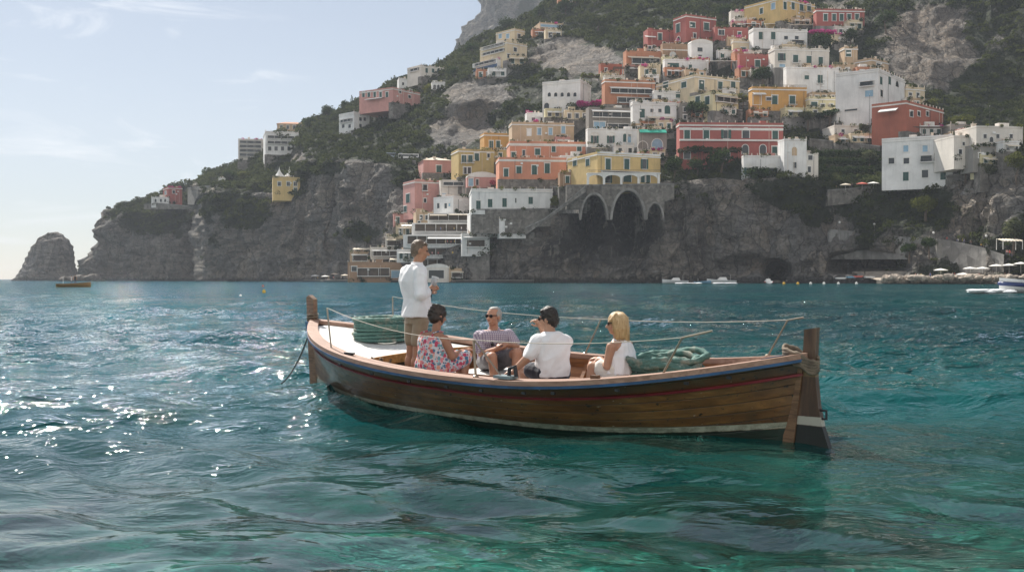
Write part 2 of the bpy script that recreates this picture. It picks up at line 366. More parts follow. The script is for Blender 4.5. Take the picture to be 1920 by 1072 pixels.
VEG = [(470, 395, 95, 48, 0.95), (430, 470, 12, 60, 0.5), (620, 318, 80, 22, 0.9), (690, 260, 110, 40, 1.0), (780, 215, 60, 50, 1.0), (545, 330, 40, 40, 0.9),
 (700, 440, 50, 26, 0.75), (640, 360, 40, 20, 0.3), (905, 205, 100, 80, 0.0), (850, 250, 60, 55, 0.1), (960, 215, 30, 30, 0.85), (935, 232, 26, 18, 0.8), (1080, 115, 110, 45, 0.05),
 (1020, 175, 26, 50, 0.6), (1230, 60, 160, 40, 0.9), (1150, 40, 120, 40, 1.0),
 (1480, 372, 90, 34, 0.95), (1530, 405, 45, 30, 0.9), (1690, 395, 130, 40, 0.95), (1600, 385, 40, 30, 0.9), (1745, 430, 40, 25, 0.8), (1590, 310, 80, 90, 1.0),
 (1860, 90, 70, 120, 0.95), (1735, 95, 125, 125, -0.25), (1250, 200, 190, 110, 0.30), (1480, 150, 150, 90, 0.30), (1010, 300, 150, 60, 0.35), (1860, 60, 60, 60, 0.6), (1840, 190, 90, 60, 1.0), (1650, 60, 40, 60, 0.5), (1560, 20, 80, 30, 0.6), (1900, 360, 60, 60, 0.25), (1560, 470, 60, 20, 0.5),
 (1380, 440, 110, 60, 0.02), (1180, 460, 160, 60, 0.02), (1000, 460, 60, 40, 0.1)]
WARM = [(905, 225, 90, 70, 0.55), (1735, 90, 100, 130, 0.6), (1800, 420, 90, 40, 0.6), (1320, 420, 30, 60, 0.5), (1420, 500, 40, 30, 0.6), (1450, 360, 60, 40, 0.5), (1080, 115, 110, 45, 0.35), (690, 390, 60, 40, 0.3), (600, 250, 60, 14, 0.6)]
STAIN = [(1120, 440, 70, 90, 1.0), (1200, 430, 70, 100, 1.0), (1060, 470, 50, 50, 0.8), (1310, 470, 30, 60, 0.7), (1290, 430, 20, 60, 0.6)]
DENT = [(1452, 514, 34, 26, 26), (1645, 506, 95, 26, 22), (905, 232, 60, 40, 22), (1400, 505, 60, 24, 8), (1120, 425, 40, 90, 9), (1178, 415, 40, 90, 9), (640, 430, 12, 110, 8), (430, 500, 16, 30, 6)]
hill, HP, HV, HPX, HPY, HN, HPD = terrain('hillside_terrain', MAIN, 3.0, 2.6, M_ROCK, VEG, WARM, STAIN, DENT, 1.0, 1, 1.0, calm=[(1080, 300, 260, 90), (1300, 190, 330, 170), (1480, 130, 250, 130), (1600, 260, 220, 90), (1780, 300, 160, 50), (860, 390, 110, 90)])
GPX, GPY, GPD = HPX[0], HPY, None
def ground_D(px, py):
    c = int(np.clip(round((px - HPX[0, 0]) / 3.0), 0, HPX.shape[1] - 1)); col = HPY[:, c]; k = np.argsort(col[:-4]); return float(np.interp(py, col[:-4][k], HPD[:-4, c][k]))
HEAD = {
 168: C((526, 905), (524, 906), (521, 907), (518, 908)), 182: C((526, 880), (508, 884), (497, 888), (490, 900)),
 205: C((526, 870), (480, 874), (458, 880), (440, 900)), 222: C((526, 868), (470, 870), (420, 876), (398, 890)),
 240: C((526, 864), (460, 868), (405, 876), (390, 890)), 300: C((526, 850), (455, 856), (400, 866), (376, 890)),
 345: C((527, 845), (455, 850), (395, 862), (356, 900)), 400: C((527, 840), (450, 846), (385, 860), (336, 920)), 450: C((527, 840), (450, 846), (370, 860), (310, 930)),
}
headl, P_HD, V_HD, X_HD, Y_HD, N_HD, D_HD = terrain('headland_rock', HEAD, 3.0, 2.6, M_FAR, [(310, 420, 110, 42, 0.9), (225, 470, 40, 40, 0.1), (330, 480, 60, 30, 0.1)], [], [], [], 1.3, 5, -1.0)
FARM = {
 850: C((300, 1750), (180, 1800), (150, 1850), (120, 1900)), 884: C((300, 1750), (120, 1800), (90, 1850), (76, 1900)), 900: C((300, 1750), (100, 1800), (60, 1850), (44, 1900)),
 925: C((300, 1750), (90, 1800), (30, 1850), (14, 1900)), 938: C((300, 1750), (90, 1800), (0, 1850), (-30, 1900)), 1000: C((300, 1750), (60, 1800), (-60, 1850), (-120, 1900)),
 1300: C((300, 1750), (60, 1800), (-100, 1850), (-260, 1900)), 1700: C((300, 1750), (60, 1800), (-100, 1850), (-320, 1900)), 2150: C((300, 1750), (60, 1800), (-100, 1850), (-330, 1900)),
}
terrain('far_mountain', FARM, 6.0, 4.0, M_FAR, [(930, 60, 60, 60, 0.3)], [], [], [], 2.6, 9, 0.3)
# the lone sea stack
def sea_stack():
    D0 = 1000.0; base = at(93, 526, D0); k = D0 / F
    prof = [(0.0, 72), (0.06, 62), (0.14, 54), (0.3, 46), (0.5, 41), (0.68, 34), (0.82, 25), (0.92, 15), (0.98, 7), (1.0, 0.5)]
    nz_, na = 60, 120; V = []
    hs = np.linspace(0, 1, nz_)
    for h in hs:
        rr = np.interp(h, [a for a, b in prof], [b for a, b in prof]) * k
        for j in range(na):
            a = 2 * math.pi * j / na
            V.append((base[0] + rr * math.cos(a) + h * 4 * k * 2, base[1] + rr * 0.9 * math.sin(a), h * 96 * k - 2))
    V = np.array(V); ctr = np.array([base[0], base[1], 12]); N = V - ctr; N[:, 2] *= 0.5; N /= np.linalg.norm(N, axis=1)[:, None]
    d = fbm(V, 22, 4, 60) * 2.6 + ridged(V * np.array([1, 1, 0.3]), 12, 4, 61) * 1.6 + np.abs(((V[:, 2] + fbm(V, 12, 2, 62) * 2) / 5 % 1) - 0.5) * 2.2
    V = V + N * d[:, None]
    I = np.arange(nz_ * na).reshape(nz_, na); J = np.roll(I, -1, 1)
    Fq = np.stack([I[:-1], J[:-1], J[1:], I[1:]], -1).reshape(-1, 4)
    vg = np.clip(fbm(V, 14, 4, 63) * 0.5 + 0.12, 0, 1)
    o = link_mesh('sea_stack_rock', V, Fq, M_FAR, None, True, attrs={'veg': vg, 'warm': np.zeros(len(V)), 'stain': np.zeros(len(V))})
    tag(o, kind='structure')
sea_stack()

# ------------------------------------------------------------------ sea
def water_material():
    t = NT('sea water'); g = t.n('ShaderNodeNewGeometry').outputs['Position']
    v = t.n('ShaderNodeMapping', {'Vector': g, 'Scale': (1.0, 1.35, 1.0), 'Rotation': (0, 0, R(14))}).outputs[0]
    cd = t.n('ShaderNodeVectorMath', {0: g}, operation='LENGTH').outputs['Value']
    a = t.noise(v, 3.4, 3, 0.5, 0.6); b = t.noise(v, 0.9, 4, 0.6, 0.5); c = t.noise(v, 0.22, 5, 0.65, 0.4)
    near = t.n('ShaderNodeMapRange', {0: cd, 1: 8.0, 2: 26.0, 3: 0.08, 4: 1.0}).outputs[0]
    far = t.n('ShaderNodeMapRange', {0: cd, 1: 14.0, 2: 70.0, 3: 0.0, 4: 1.0}).outputs[0]
    b = t.math('ADD', b, t.math('POWER', t.ramp(b, [(0.35, 0.0), (0.85, 1.0)]), 3.0)); c = t.math('ADD', c, t.math('POWER', t.ramp(c, [(0.35, 0.0), (0.85, 1.0)]), 3.0))
    h = t.math('ADD', t.math('MULTIPLY', t.math('MULTIPLY', a, 0.065), near), t.math('ADD', t.math('MULTIPLY', t.math('MULTIPLY', b, 0.27), near), t.math('MULTIPLY', t.math('MULTIPLY', c, 1.6), far)))
    def chop(sc, r, amp, d0, d1, thr):                    # short steep wavelets that catch the sun
        w = t.n('ShaderNodeVectorMath', {0: g, 1: t.n('ShaderNodeVectorMath', {0: t.n('ShaderNodeTexNoise', {'Vector': g, 'Scale': 1.7, 'Detail': 2.0}).outputs[1], 'Scale': 0.5}, operation='SCALE').outputs[0]}, operation='ADD').outputs[0]
        fl = t.n('ShaderNodeVectorMath', {0: w, 1: (1, 1, 0)}, operation='MULTIPLY').outputs[0]
        vo = t.n('ShaderNodeTexVoronoi', {'Vector': fl, 'Scale': sc}); d = t.math('MULTIPLY', vo.outputs['Distance'], 1.0 / (sc * r))
        dome = t.math('SQRT', t.math('SUBTRACT', 1.0, t.math('MULTIPLY', d, d), True))
        keep = t.ramp(t.n('ShaderNodeSeparateXYZ', {0: vo.outputs['Color']}).outputs[0], [(thr, 0.0), (thr + .02, 1.0)])
        fade = t.math('MULTIPLY', t.n('ShaderNodeMapRange', {0: cd, 1: d0, 2: d0 * 1.4, 3: 0.0, 4: 1.0}).outputs[0], t.n('ShaderNodeMapRange', {0: cd, 1: d1, 2: d1 * 1.5, 3: 1.0, 4: 0.0}).outputs[0])
        return t.math('MULTIPLY', t.math('MULTIPLY', t.math('MULTIPLY', dome, keep), fade), amp)
    h = t.math('ADD', h, t.math('ADD', chop(1.1, 0.24, 0.18, 17.0, 70.0, 0.60), chop(0.33, 0.75, 0.56, 40.0, 420.0, 0.50)))
    nm = t.bump(h, 1.0, 1.0)
    fr = t.n('ShaderNodeFresnel', {'IOR': 1.33, 'Normal': nm}).outputs[0]
    gl = t.n('ShaderNodeBsdfGlossy', {'Color': (1, 1, 1, 1), 'Roughness': 0.035, 'Normal': nm}).outputs[0]
    big = t.noise(g, 0.045, 3)
    body = t.ramp(big, [(0.35, (0.0018, 0.036, 0.048)), (0.65, (0.0025, 0.055, 0.056))])
    body = t.mix(t.n('ShaderNodeMapRange', {0: cd, 1: 9.0, 2: 30.0, 3: 0.85, 4: 0.0}).outputs[0], body, (0.004, 0.118, 0.116))
    body = t.mix(t.n('ShaderNodeMapRange', {0: t.n('ShaderNodeSeparateXYZ', {0: g}).outputs[0], 1: 1.0, 2: -9.0, 3: 0.0, 4: 0.8}).outputs[0], body, (0.005, 0.075, 0.108))  # bluer deep water at left, lightened in place of weak sky reflection
    df = t.n('ShaderNodeBsdfDiffuse', {'Color': body, 'Normal': nm}).outputs[0]
    rf = t.n('ShaderNodeBsdfRefraction', {'Color': (0.32, 0.92, 0.95, 1), 'Roughness': 0.0, 'IOR': 1.33, 'Normal': nm}).outputs[0]
    shal = t.n('ShaderNodeMapRange', {0: cd, 1: 8.0, 2: 18.0, 3: 0.92, 4: 0.05}).outputs[0]
    m1 = t.n('ShaderNodeMixShader', {0: shal, 1: df, 2: rf}).outputs[0]
    m2 = t.n('ShaderNodeMixShader', {0: fr, 1: m1, 2: gl}).outputs[0]
    t.l(m2, t.out.inputs[0]); return t.m
WAVES = []
_r = random.Random(4)
for lam, amp, n, spread in ((9.0, 0.10, 4, 50), (4.6, 0.075, 6, 55), (2.4, 0.046, 8, 60), (1.25, 0.022, 9, 70), (0.66, 0.0070, 10, 85), (0.36, 0.0016, 10, 110)):
    for _ in range(n):
        L = lam * _r.uniform(0.75, 1.35); th = R(258 + _r.uniform(-spread, spread)); WAVES.append((2 * math.pi / L, math.cos(th), math.sin(th), _r.uniform(0, 6.28), amp * _r.uniform(0.6, 1.3) / math.sqrt(n) * 1.5, L))
def wave(x, y, cell):
    hz = np.zeros_like(x); dx = np.zeros_like(x); dy = np.zeros_like(x)
    wx = x + 0.5 * np.sin(y * 0.7 + 0.3 * x); wy = y + 0.5 * np.sin(x * 0.6 - 0.4 * y)
    for k, cx, sy, ph, a, L in WAVES:
        fade = np.clip((L / cell - 2.5) / 3.0, 0, 1); th = k * (wx * cx + wy * sy) + ph
        hz += a * fade * (np.sin(th) + 0.22 * np.sin(2 * th + 0.6)); q = 0.75
        dx += q * a * fade * cx * np.cos(th); dy += q * a * fade * sy * np.cos(th)
    env = 0.75 + 0.5 * np.sin(0.23 * x + 0.8) * np.sin(0.31 * y + 1.7)
    return hz * env, dx * env, dy * env
def build_sea():
    na = 900
    az = np.concatenate([np.linspace(-62, -31, 30, endpoint=False), np.linspace(-31, 31, na), np.linspace(62, 31, 30, endpoint=False)[::-1]])
    az = np.radians(az)
    rows = np.concatenate([np.linspace(1.5, 4.6, 30, endpoint=False), 1.6 * F / np.linspace(1.6 * F / 4.6 / 1.0, 16.5, 620)])
    dist = np.concatenate([rows, np.geomspace(rows[-1] * 1.04, 6000, 90)])
    cell = np.gradient(dist)
    T = np.tan(az); X = np.outer(dist, T); Y = np.outer(dist, np.ones_like(T))
    cw = np.maximum(cell * 0.33, dist * np.radians(62 / na))
    hz, dx, dy = wave(X, Y, np.broadcast_to(cw[:, None], X.shape))
    P = np.stack([X + dx, Y + dy, hz - 0.05], -1); n, m = X.shape
    bx, by = P[..., 0] + 2.98, P[..., 1] - 16.397; sa = (bx * .7103 - by * .7039) / 8.247; la = np.abs(bx * .7039 + by * .7103)   # no water inside the boat's hull
    ins = (sa > .12) & (sa < .88) & (la < .62 * 1.306 * (1 - np.abs(2 * sa - 1) ** 3)); P[..., 2] = np.where(ins, -0.26, P[..., 2])
    I = np.arange(n * m).reshape(n, m); Fq = np.stack([I[:-1, :-1], I[:-1, 1:], I[1:, 1:], I[1:, :-1]], -1).reshape(-1, 4)
    o = link_mesh('sea_water', P.reshape(-1, 3), Fq, water_material(), None, True); tag(o, kind='structure')
    return o
sea = build_sea()
def seabed():
    t = NT('sea bed'); v = t.pos(); n = t.noise(v, 0.55, 5, 0.6, 0.8); n2 = t.noise(v, 3.0, 5, 0.65)
    c = t.ramp(n, [(0.42, (0.050, 0.052, 0.034)), (0.52, (0.42, 0.38, 0.27)), (0.75, (0.62, 0.58, 0.45))])
    c = t.mix(t.ramp(n2, [(0.45, 0.0), (0.7, 0.5)]), c, (0.10, 0.12, 0.06))
    m = t.fin(c, 0.9)
    xs = np.linspace(-60, 60, 121); ys = np.linspace(-4, 60, 80); X, Y = np.meshgrid(xs, ys)
    p = np.stack([X.ravel(), Y.ravel(), np.zeros(X.size)], 1)
    Z = -2.1 - np.clip((p[:, 1] - 6) * 0.12, 0, 9) + fbm(p, 2.6, 4, 77) * 0.4
    p[:, 2] = Z; I = np.arange(X.size).reshape(X.shape); Fq = np.stack([I[:-1, :-1], I[:-1, 1:], I[1:, 1:], I[1:, :-1]], -1).reshape(-1, 4)
    o = link_mesh('sea_bed', p, Fq, m, None, True); tag(o, kind='structure'); return o
bed = seabed()
# the sun's own refracted light on the sea bed
sl.cycles.is_caustics_light = True; sea.cycles.is_caustics_caster = True; bed.cycles.is_caustics_receiver = True
# ------------------------------------------------------------------ the wooden boat
BA = np.array([-2.98, 16.397]); BB = np.array([2.878, 10.592]); BL = float(np.hypot(*(BB - BA)))
BU = (BB - BA) / BL; BN = np.array([-BU[1], BU[0]]); BYAW = math.atan2(BU[1], BU[0]); ROLL = 0.042
def hbf(s):
    s = np.asarray(s, float); t = np.where(s < .594, (.594 - s) / .594, (s - .594) / .406); e = np.where(s < .594, 3.477, 2.977)
    return np.clip(1.306 * (1 - np.clip(t, 0, 1) ** e), 0.0, None)
def shf(s):
    s = np.asarray(s, float); t = np.where(s < .594, (.594 - s) / .594, (s - .594) / .406)
    return 0.564 + np.where(s < .594, .439, .323) * t ** 2
def bw(x, y, z):                                         # boat coordinates to world
    p = BA + x * BU + y * BN; return np.array([p[0], p[1], z + y * ROLL])
def onboat(px, y):                                       # distance of the point at lateral y in photo column px
    c = (px - CX) / F; s = (c * BA[1] - BA[0] + y * (c * BN[1] - BN[0])) / (BL * (BU[0] - c * BU[1]))
    return s, BA[1] + s * BL * BU[1] + y * BN[1]
def cpl(px, py, y=0.0):                                  # photo pixel on the plane at lateral y -> boat x, z
    s, D = onboat(px, y); return s * BL, CH + (HY - py) / F * D - y * ROLL
def roll_(V): V = np.asarray(V, float).copy(); V[:, 2] += V[:, 1] * ROLL; return V
boat = thing('rowing_boat', 'long varnished wooden boat with blue rail edge and tall stern post carrying five people', 'boat', (BA[0], BA[1], 0), BYAW)
def bpart(mb, name, m, parent=None, smooth=False):
    mb.v = [tuple(v) for v in roll_(mb.v)]; return mb.build(name, m, parent or boat, smooth)
def wood(name, lo, mid, hi, rough=0.45, grain=1.0, coat=0.0, scratches=0.0):
    t = NT(name); v = t.pos((0.9, 9, 9), obj=True); v2 = t.pos((1.2, 2.2, 2.2), obj=True)
    n = t.noise(v, 2.2 * grain, 7, 0.65, 0.6); n2 = t.noise(v2, 1.0, 4, 0.6)
    c = t.ramp(n, [(0.28, lo), (0.5, mid), (0.74, hi)]); c = t.mix(t.ramp(n2, [(0.45, 0.0), (0.7, 0.55)]), c, lo)
    sp = t.ramp(t.noise(t.pos((2, 2, 2), obj=True), 7.0, 3, 0.5), [(0.70, 0.0), (0.74, 1.0)])
    c = t.mix(t.math('MULTIPLY', sp, scratches), c, (0.02, 0.015, 0.012))
    k = {'Coat_Weight': coat, 'Coat_Roughness': 0.15} if coat else {}
    return t.fin(c, rough, t.bump(n, 0.004), **k)
def hull_material():
    t = NT('varnished planks'); tz = t.attr('girth').outputs['Fac']; hz = t.attr('above_stripe').outputs['Fac']
    v = t.pos((0.55, 4, 10), obj=True); v2 = t.pos((0.8, 1.5, 1.5), obj=True)
    pl = t.math('MULTIPLY', tz, 11.0); fl = t.math('FLOOR', pl); fr = t.math('FRACT', pl)
    pv = t.n('ShaderNodeTexWhiteNoise', {'W': fl}, noise_dimensions='1D').outputs[0]
    off = t.n('ShaderNodeVectorMath', {0: v, 1: t.n('ShaderNodeCombineXYZ', {0: t.math('MULTIPLY', pv, 37.0), 1: t.math('MULTIPLY', pv, 11.0)}).outputs[0]}, operation='ADD').outputs[0]
    n = t.noise(off, 1.6, 8, 0.68, 0.7); n2 = t.noise(v2, 1.0, 5, 0.65); n3 = t.noise(t.pos((3, 3, 3), obj=True), 3.0, 5, 0.7)
    c = t.ramp(n, [(0.28, (0.030, 0.012, 0.005)), (0.5, (0.140, 0.056, 0.017)), (0.74, (0.34, 0.165, 0.050))])
    c = t.mix(0.45, c, t.ramp(pv, [(0.0, (0.05, 0.020, 0.008)), (0.5, (0.13, 0.058, 0.019)), (1.0, (0.25, 0.125, 0.042))]))
    top = t.ramp(tz, [(0.80, 0.0), (0.83, 1.0)])
    c = t.mix(t.math('MULTIPLY', top, 0.6), c, (0.045, 0.018, 0.010))
    c = t.mix(t.ramp(n2, [(0.48, 0.0), (0.70, 0.75)]), c, (0.030, 0.015, 0.008))
    sp = t.ramp(t.noise(t.pos((1.3, 2, 2), obj=True), 8.0, 4, 0.6), [(0.63, 0.0), (0.67, 1.0)]); c = t.mix(sp, c, (0.012, 0.010, 0.010))
    sc = t.ramp(t.noise(t.pos((1.2, 2.5, 2.5), (0, R(30), 0), obj=True), 9.0, 3, 0.5), [(0.70, 0.0), (0.74, 0.7)]); c = t.mix(sc, c, (0.45, 0.40, 0.33))
    seam = t.ramp(fr, [(0.0, 1.0), (0.07, 0.0), (0.95, 0.0), (1.0, 1.0)]); c = t.mix(t.math('MULTIPLY', seam, 0.85), c, (0.012, 0.008, 0.006))
    wav = t.math('ADD', hz, t.math('MULTIPLY', t.math('SUBTRACT', n3, 0.5), 0.028))
    f_str = t.ramp(t.math('ADD', t.math('MULTIPLY', wav, 5.0), 0.5), [(0.33, 0.0), (0.36, 1.0), (0.63, 1.0), (0.66, 0.0)])
    stc = t.mix(t.ramp(n3, [(0.40, 0.8), (0.62, 0.0)]), (0.46, 0.44, 0.35), (0.20, 0.19, 0.14))
    c = t.mix(f_str, c, stc)
    f_bot = t.ramp(t.math('ADD', t.math('MULTIPLY', wav, 5.0), 0.5), [(0.31, 1.0), (0.35, 0.0)])
    c = t.mix(f_bot, c, t.mix(n3, (0.010, 0.012, 0.010), (0.035, 0.042, 0.030)))
    hgt = t.math('ADD', t.math('MULTIPLY', seam, -0.7), t.math('MULTIPLY', n, 0.35))
    return t.fin(c, t.ramp(n2, [(0.3, 0.28), (0.7, 0.5)]), t.bump(hgt, 0.008), Coat_Weight=0.6, Coat_Roughness=0.08)
M_HULL = hull_material()
M_RAILW = wood('weathered rail wood', (0.20, 0.115, 0.080), (0.36, 0.215, 0.155), (0.46, 0.30, 0.23), 0.6, 1.3, 0.0, 0.5)
M_INNER = wood('orange inner planks', (0.12, 0.045, 0.016), (0.26, 0.105, 0.036), (0.40, 0.18, 0.07), 0.5, 1.0, 0.0, 0.4)
M_POST = wood('dark post wood', (0.06, 0.030, 0.016), (0.17, 0.09, 0.046), (0.30, 0.18, 0.095), 0.5, 1.6, 0.0, 0.9)
M_BEAM = wood('golden beam wood', (0.24, 0.10, 0.025), (0.42, 0.20, 0.055), (0.55, 0.30, 0.10), 0.4, 1.0)
M_BLUE = plain('worn blue paint', (0.018, 0.070, 0.165), 0.45, 0.5, 3.0)
M_RED = plain('faded crimson paint', (0.20, 0.020, 0.030), 0.45, 0.35, 2.5)
M_WHITE = plain('white deck paint', (0.78, 0.77, 0.74), 0.55, 0.10, 2.0)
M_STEEL = plain('weathered steel tube', (0.33, 0.27, 0.21), 0.35, 0.15, 6.0, metal=0.7)
M_DARKST = plain('dark iron fitting', (0.035, 0.035, 0.04), 0.5, 0.3, 6.0, metal=0.4)
M_LINE = plain('pale safety line', (0.40, 0.36, 0.30), 0.7, 0.15, 8.0)
def stripe_z(s): return .055 + .05 * np.clip(1 - s / .6, 0, 1) ** 2 + .13 * np.clip((s - .6) / .4, 0, 1) ** 2
def hull_grid(inset=0.0, zlo=None, ns=120, nt=26, s0=0.0, s1=1.0):
    s = s0 + (s1 - s0) * (0.5 - 0.5 * np.cos(np.linspace(0, math.pi, ns))); tz = np.linspace(0, 1, nt) ** 1.25
    S_, T_ = np.meshgrid(s, tz, indexing='ij'); sh = shf(S_); e = np.abs(2 * S_ - 1)
    zk = -0.36 + 0.16 * e ** 6; z = zk + (sh - zk) * T_
    p = 0.40 + 0.75 * e ** 3.2; w = hbf(S_) * T_ ** p
    w = np.clip(w - inset, 0.0, None); rake = np.where(S_ < .5, (1 - T_) * 0.10, -(1 - T_) * 0.15 - .05) * e ** 6
    return S_, T_, S_ * BL + rake, w, z
def build_hull():
    S_, T_, x, w, z = hull_grid(); n, m = x.shape; V = []; A1 = []; A2 = []; Fs = []
    for sg in (-1, 1):
        b = len(V); V += [(x[i, j], sg * (w[i, j] + 0.012), z[i, j]) for i in range(n) for j in range(m)]
        A1 += list(T_.ravel()); A2 += list((z - stripe_z(S_)).ravel())
        for i in range(n - 1):
            for j in range(m - 1):
                q = (b + i * m + j, b + (i + 1) * m + j, b + (i + 1) * m + j + 1, b + i * m + j + 1); Fs.append(q if sg < 0 else q[::-1])
    link_mesh('hull', roll_(V), Fs, M_HULL, boat, True, attrs={'girth': A1, 'above_stripe': A2})
    S_, T_, x, w, z = hull_grid(0.06, ns=90, nt=14, s0=0.03, s1=0.95); n, m = x.shape; mb = MB()
    for sg in (-1, 1):
        V = [(x[i, j], sg * w[i, j], z[i, j] - 0.01) for i in range(n) for j in range(m)]; Fs = []
        for i in range(n - 1):
            for j in range(m - 1):
                q = (i * m + j, i * m + j + 1, (i + 1) * m + j + 1, (i + 1) * m + j); Fs.append(q if sg < 0 else q[::-1])
        mb.add(V, Fs)
    bpart(mb, 'inner_planking', M_INNER, smooth=True)
build_hull()
def strip(name, m, prof, ss, sides=(-1, 1), parent=None):
    """a band along the boat's sides; prof(s) -> list of (outward offset from the sheer half-breadth, height)"""
    mb = MB()
    for sg in sides:
        V = []; k = None
        for s in ss:
            pr = prof(s); k = len(pr); h = float(hbf(s))
            for o, zz in pr: V.append((s * BL, sg * max(h + o, 0.005), zz))
        Fs = []
        for i in range(len(ss) - 1):
            for j in range(k):
                q = (i * k + j, i * k + (j + 1) % k, (i + 1) * k + (j + 1) % k, (i + 1) * k + j); Fs.append(q if sg > 0 else q[::-1])
        Fs += [tuple(range(k)), tuple((len(ss) - 1) * k + j for j in range(k - 1, -1, -1))]
        mb.add(V, Fs)
    return bpart(mb, name, m, parent)
SS = 0.5 - 0.5 * np.cos(np.linspace(0.06, math.pi - 0.06, 130)); ss_all = SS
for sg in (-1, 1):
    strip('rail', M_RAILW, lambda s: [(-0.15, shf(s) + 0.012), (-0.15, shf(s) - 0.045), (0.035, shf(s) - 0.045), (0.035, shf(s) + 0.006)], ss_all, (sg,))
    strip('blue_strake', M_BLUE, lambda s: [(0.0, shf(s) - 0.046), (0.0, shf(s) - 0.076), (0.042, shf(s) - 0.074), (0.042, shf(s) - 0.046)], ss_all, (sg,))
def rub(sg):
    S_, T_, x, w, z = hull_grid(0.0, ns=120, nt=60); mb = MB(); V = []
    for i in range(2, len(x) - 2):
        s = S_[i, 0]; zz = shf(s) - 0.17 - 0.02 * abs(2 * s - 1); k = np.interp(zz, z[i], w[i]) + 0.014; k2 = np.interp(zz - .03, z[i], w[i]) + 0.014
        V += [(x[i, -1], sg * k, zz), (x[i, -1], sg * (k + 0.02), zz - 0.004), (x[i, -1], sg * (k2 + 0.02), zz - 0.026), (x[i, -1], sg * k2, zz - 0.03)]
    n = len(V) // 4; Fs = []
    for i in range(n - 1):
        for j in range(4):
            q = (i * 4 + j, i * 4 + (j + 1) % 4, (i + 1) * 4 + (j + 1) % 4, (i + 1) * 4 + j); Fs.append(q if sg > 0 else q[::-1])
    mb.add(V, Fs); bpart(mb, 'rub_rail', M_RED)
rub(-1); rub(1)
# stem, stern post, rudder
mb = MB(); mb.prism([(0.0, -0.35), (-0.04, 0.3), (-0.09, 0.9), (-0.11, 1.33), (-0.05, 1.36), (0.07, 1.30), (0.08, 0.9), (0.12, 0.3), (0.18, -0.35)], -0.035, 0.035); bpart(mb, 'stem_post', M_POST)
mb = MB(); mb.prism([(-0.10, 0.86), (-0.12, 0.97), (0.13, 0.94), (0.13, 0.83)], -0.050, 0.050); bpart(mb, 'stem_band', M_BLUE)
mb = MB(); mb.prism([(BL - 0.31, -0.3), (BL - 0.19, -0.3), (BL - 0.035, 0.88), (BL - 0.16, 0.88)], -0.05, 0.05); bpart(mb, 'stern_post', M_POST)
rp_ = [cpl(*q) for q in ((1487, 836), (1507, 690), (1511, 617), (1534, 614), (1531, 690), (1537, 760), (1545, 800), (1558, 842))]
rp_ = [(rp_[0][0], -0.35)] + rp_ + [(rp_[-1][0] + 0.05, -0.35)]
def rudder_material():
    t = NT('rudder wood'); v = t.pos((5, 9, 0.8), obj=True); n = t.noise(v, 2.0, 7, 0.65, 0.5); n2 = t.noise(t.pos((2, 2, 2), obj=True), 2.0, 4)
    c = t.ramp(n, [(0.28, (0.030, 0.016, 0.010)), (0.5, (0.085, 0.045, 0.026)), (0.74, (0.17, 0.10, 0.06))])
    z = t.n('ShaderNodeSeparateXYZ', {0: t.n('ShaderNodeTexCoord').outputs['Object']}).outputs[2]
    zz = t.math('ADD', z, t.math('MULTIPLY', t.math('SUBTRACT', n2, 0.5), 0.03))
    c = t.mix(t.ramp(zz, [(0.190, 0.0), (0.197, 1.0), (0.27, 1.0), (0.277, 0.0)]), c, (0.40, 0.38, 0.32))
    c = t.mix(t.ramp(zz, [(0.186, 1.0), (0.193, 0.0)]), c, (0.014, 0.014, 0.012))
    c = t.mix(t.ramp(t.noise(t.pos((2, 2, 2), obj=True), 6.0, 3), [(0.70, 0.0), (0.74, 1.0)]), c, (0.010, 0.008, 0.008))
    c = t.mix(t.ramp(zz, [(0.66, 0.0), (0.665, 0.5), (0.78, 0.5), (0.785, 0.0)]), c, (0.26, 0.17, 0.07))
    return t.fin(c, 0.45, t.bump(n, 0.006))
mb = MB(); mb.prism(rp_, -0.032, 0.032); rud = bpart(mb, 'rudder', rudder_material())
hx, hz_ = cpl(1541, 775); mb = MB(); mb.tube([(hx - .02, 0, hz_ + .03), (hx + .05, 0, hz_ + .03), (hx + .05, 0, hz_ - .05), (hx + 0.0, 0, hz_ - .05)], 0.014, 6); bpart(mb, 'rudder_pintle', M_DARKST, rud)
# decks, floor, benches
def deck_mesh(s0, s1, zoff, inset, m, name, th=0.03, camber=0.05):
    s = np.linspace(s0, s1, 30); mb = MB(); k = 9; V = []
    for dz in (0, -th):
        for a in s:
            h = max(float(hbf(a)) - inset, 0.01)
            for j in range(k):
                y = h * (2 * j / (k - 1) - 1); V.append((a * BL, y, float(shf(a)) + zoff + camber * (1 - (y / 1.3) ** 2) + dz))
    n = len(s); Fs = []
    for L in (0, 1):
        for i in range(n - 1):
            for j in range(k - 1):
                q = (L * n * k + i * k + j, L * n * k + i * k + j + 1, L * n * k + (i + 1) * k + j + 1, L * n * k + (i + 1) * k + j); Fs.append(q[::-1] if L == 0 else q)
    for i in (0, n - 1):
        for j in range(k - 1): Fs.append((i * k + j, i * k + j + 1, n * k + i * k + j + 1, n * k + i * k + j))
    mb.add(V, Fs); return bpart(mb, name, m)
deck_mesh(0.035, 0.30, -0.09, 0.13, M_WHITE, 'foredeck')
mb = MB(); V = []
yy = np.linspace(-1.1, 1.1, 14)
for y in yy:
    zt = float(shf(0.30)) - 0.085 + 0.05 * (1 - (y / 1.3) ** 2)
    V += [(0.302 * BL, y, zt + .012), (0.302 * BL + .055, y, zt + .012), (0.302 * BL + .055, y, zt - .10), (0.302 * BL, y, zt - .10)]
Fs = [(i * 4 + j, (i + 1) * 4 + j, (i + 1) * 4 + (j + 1) % 4, i * 4 + (j + 1) % 4) for i in range(13) for j in range(4)] + [(0, 1, 2, 3), (55, 54, 53, 52)]
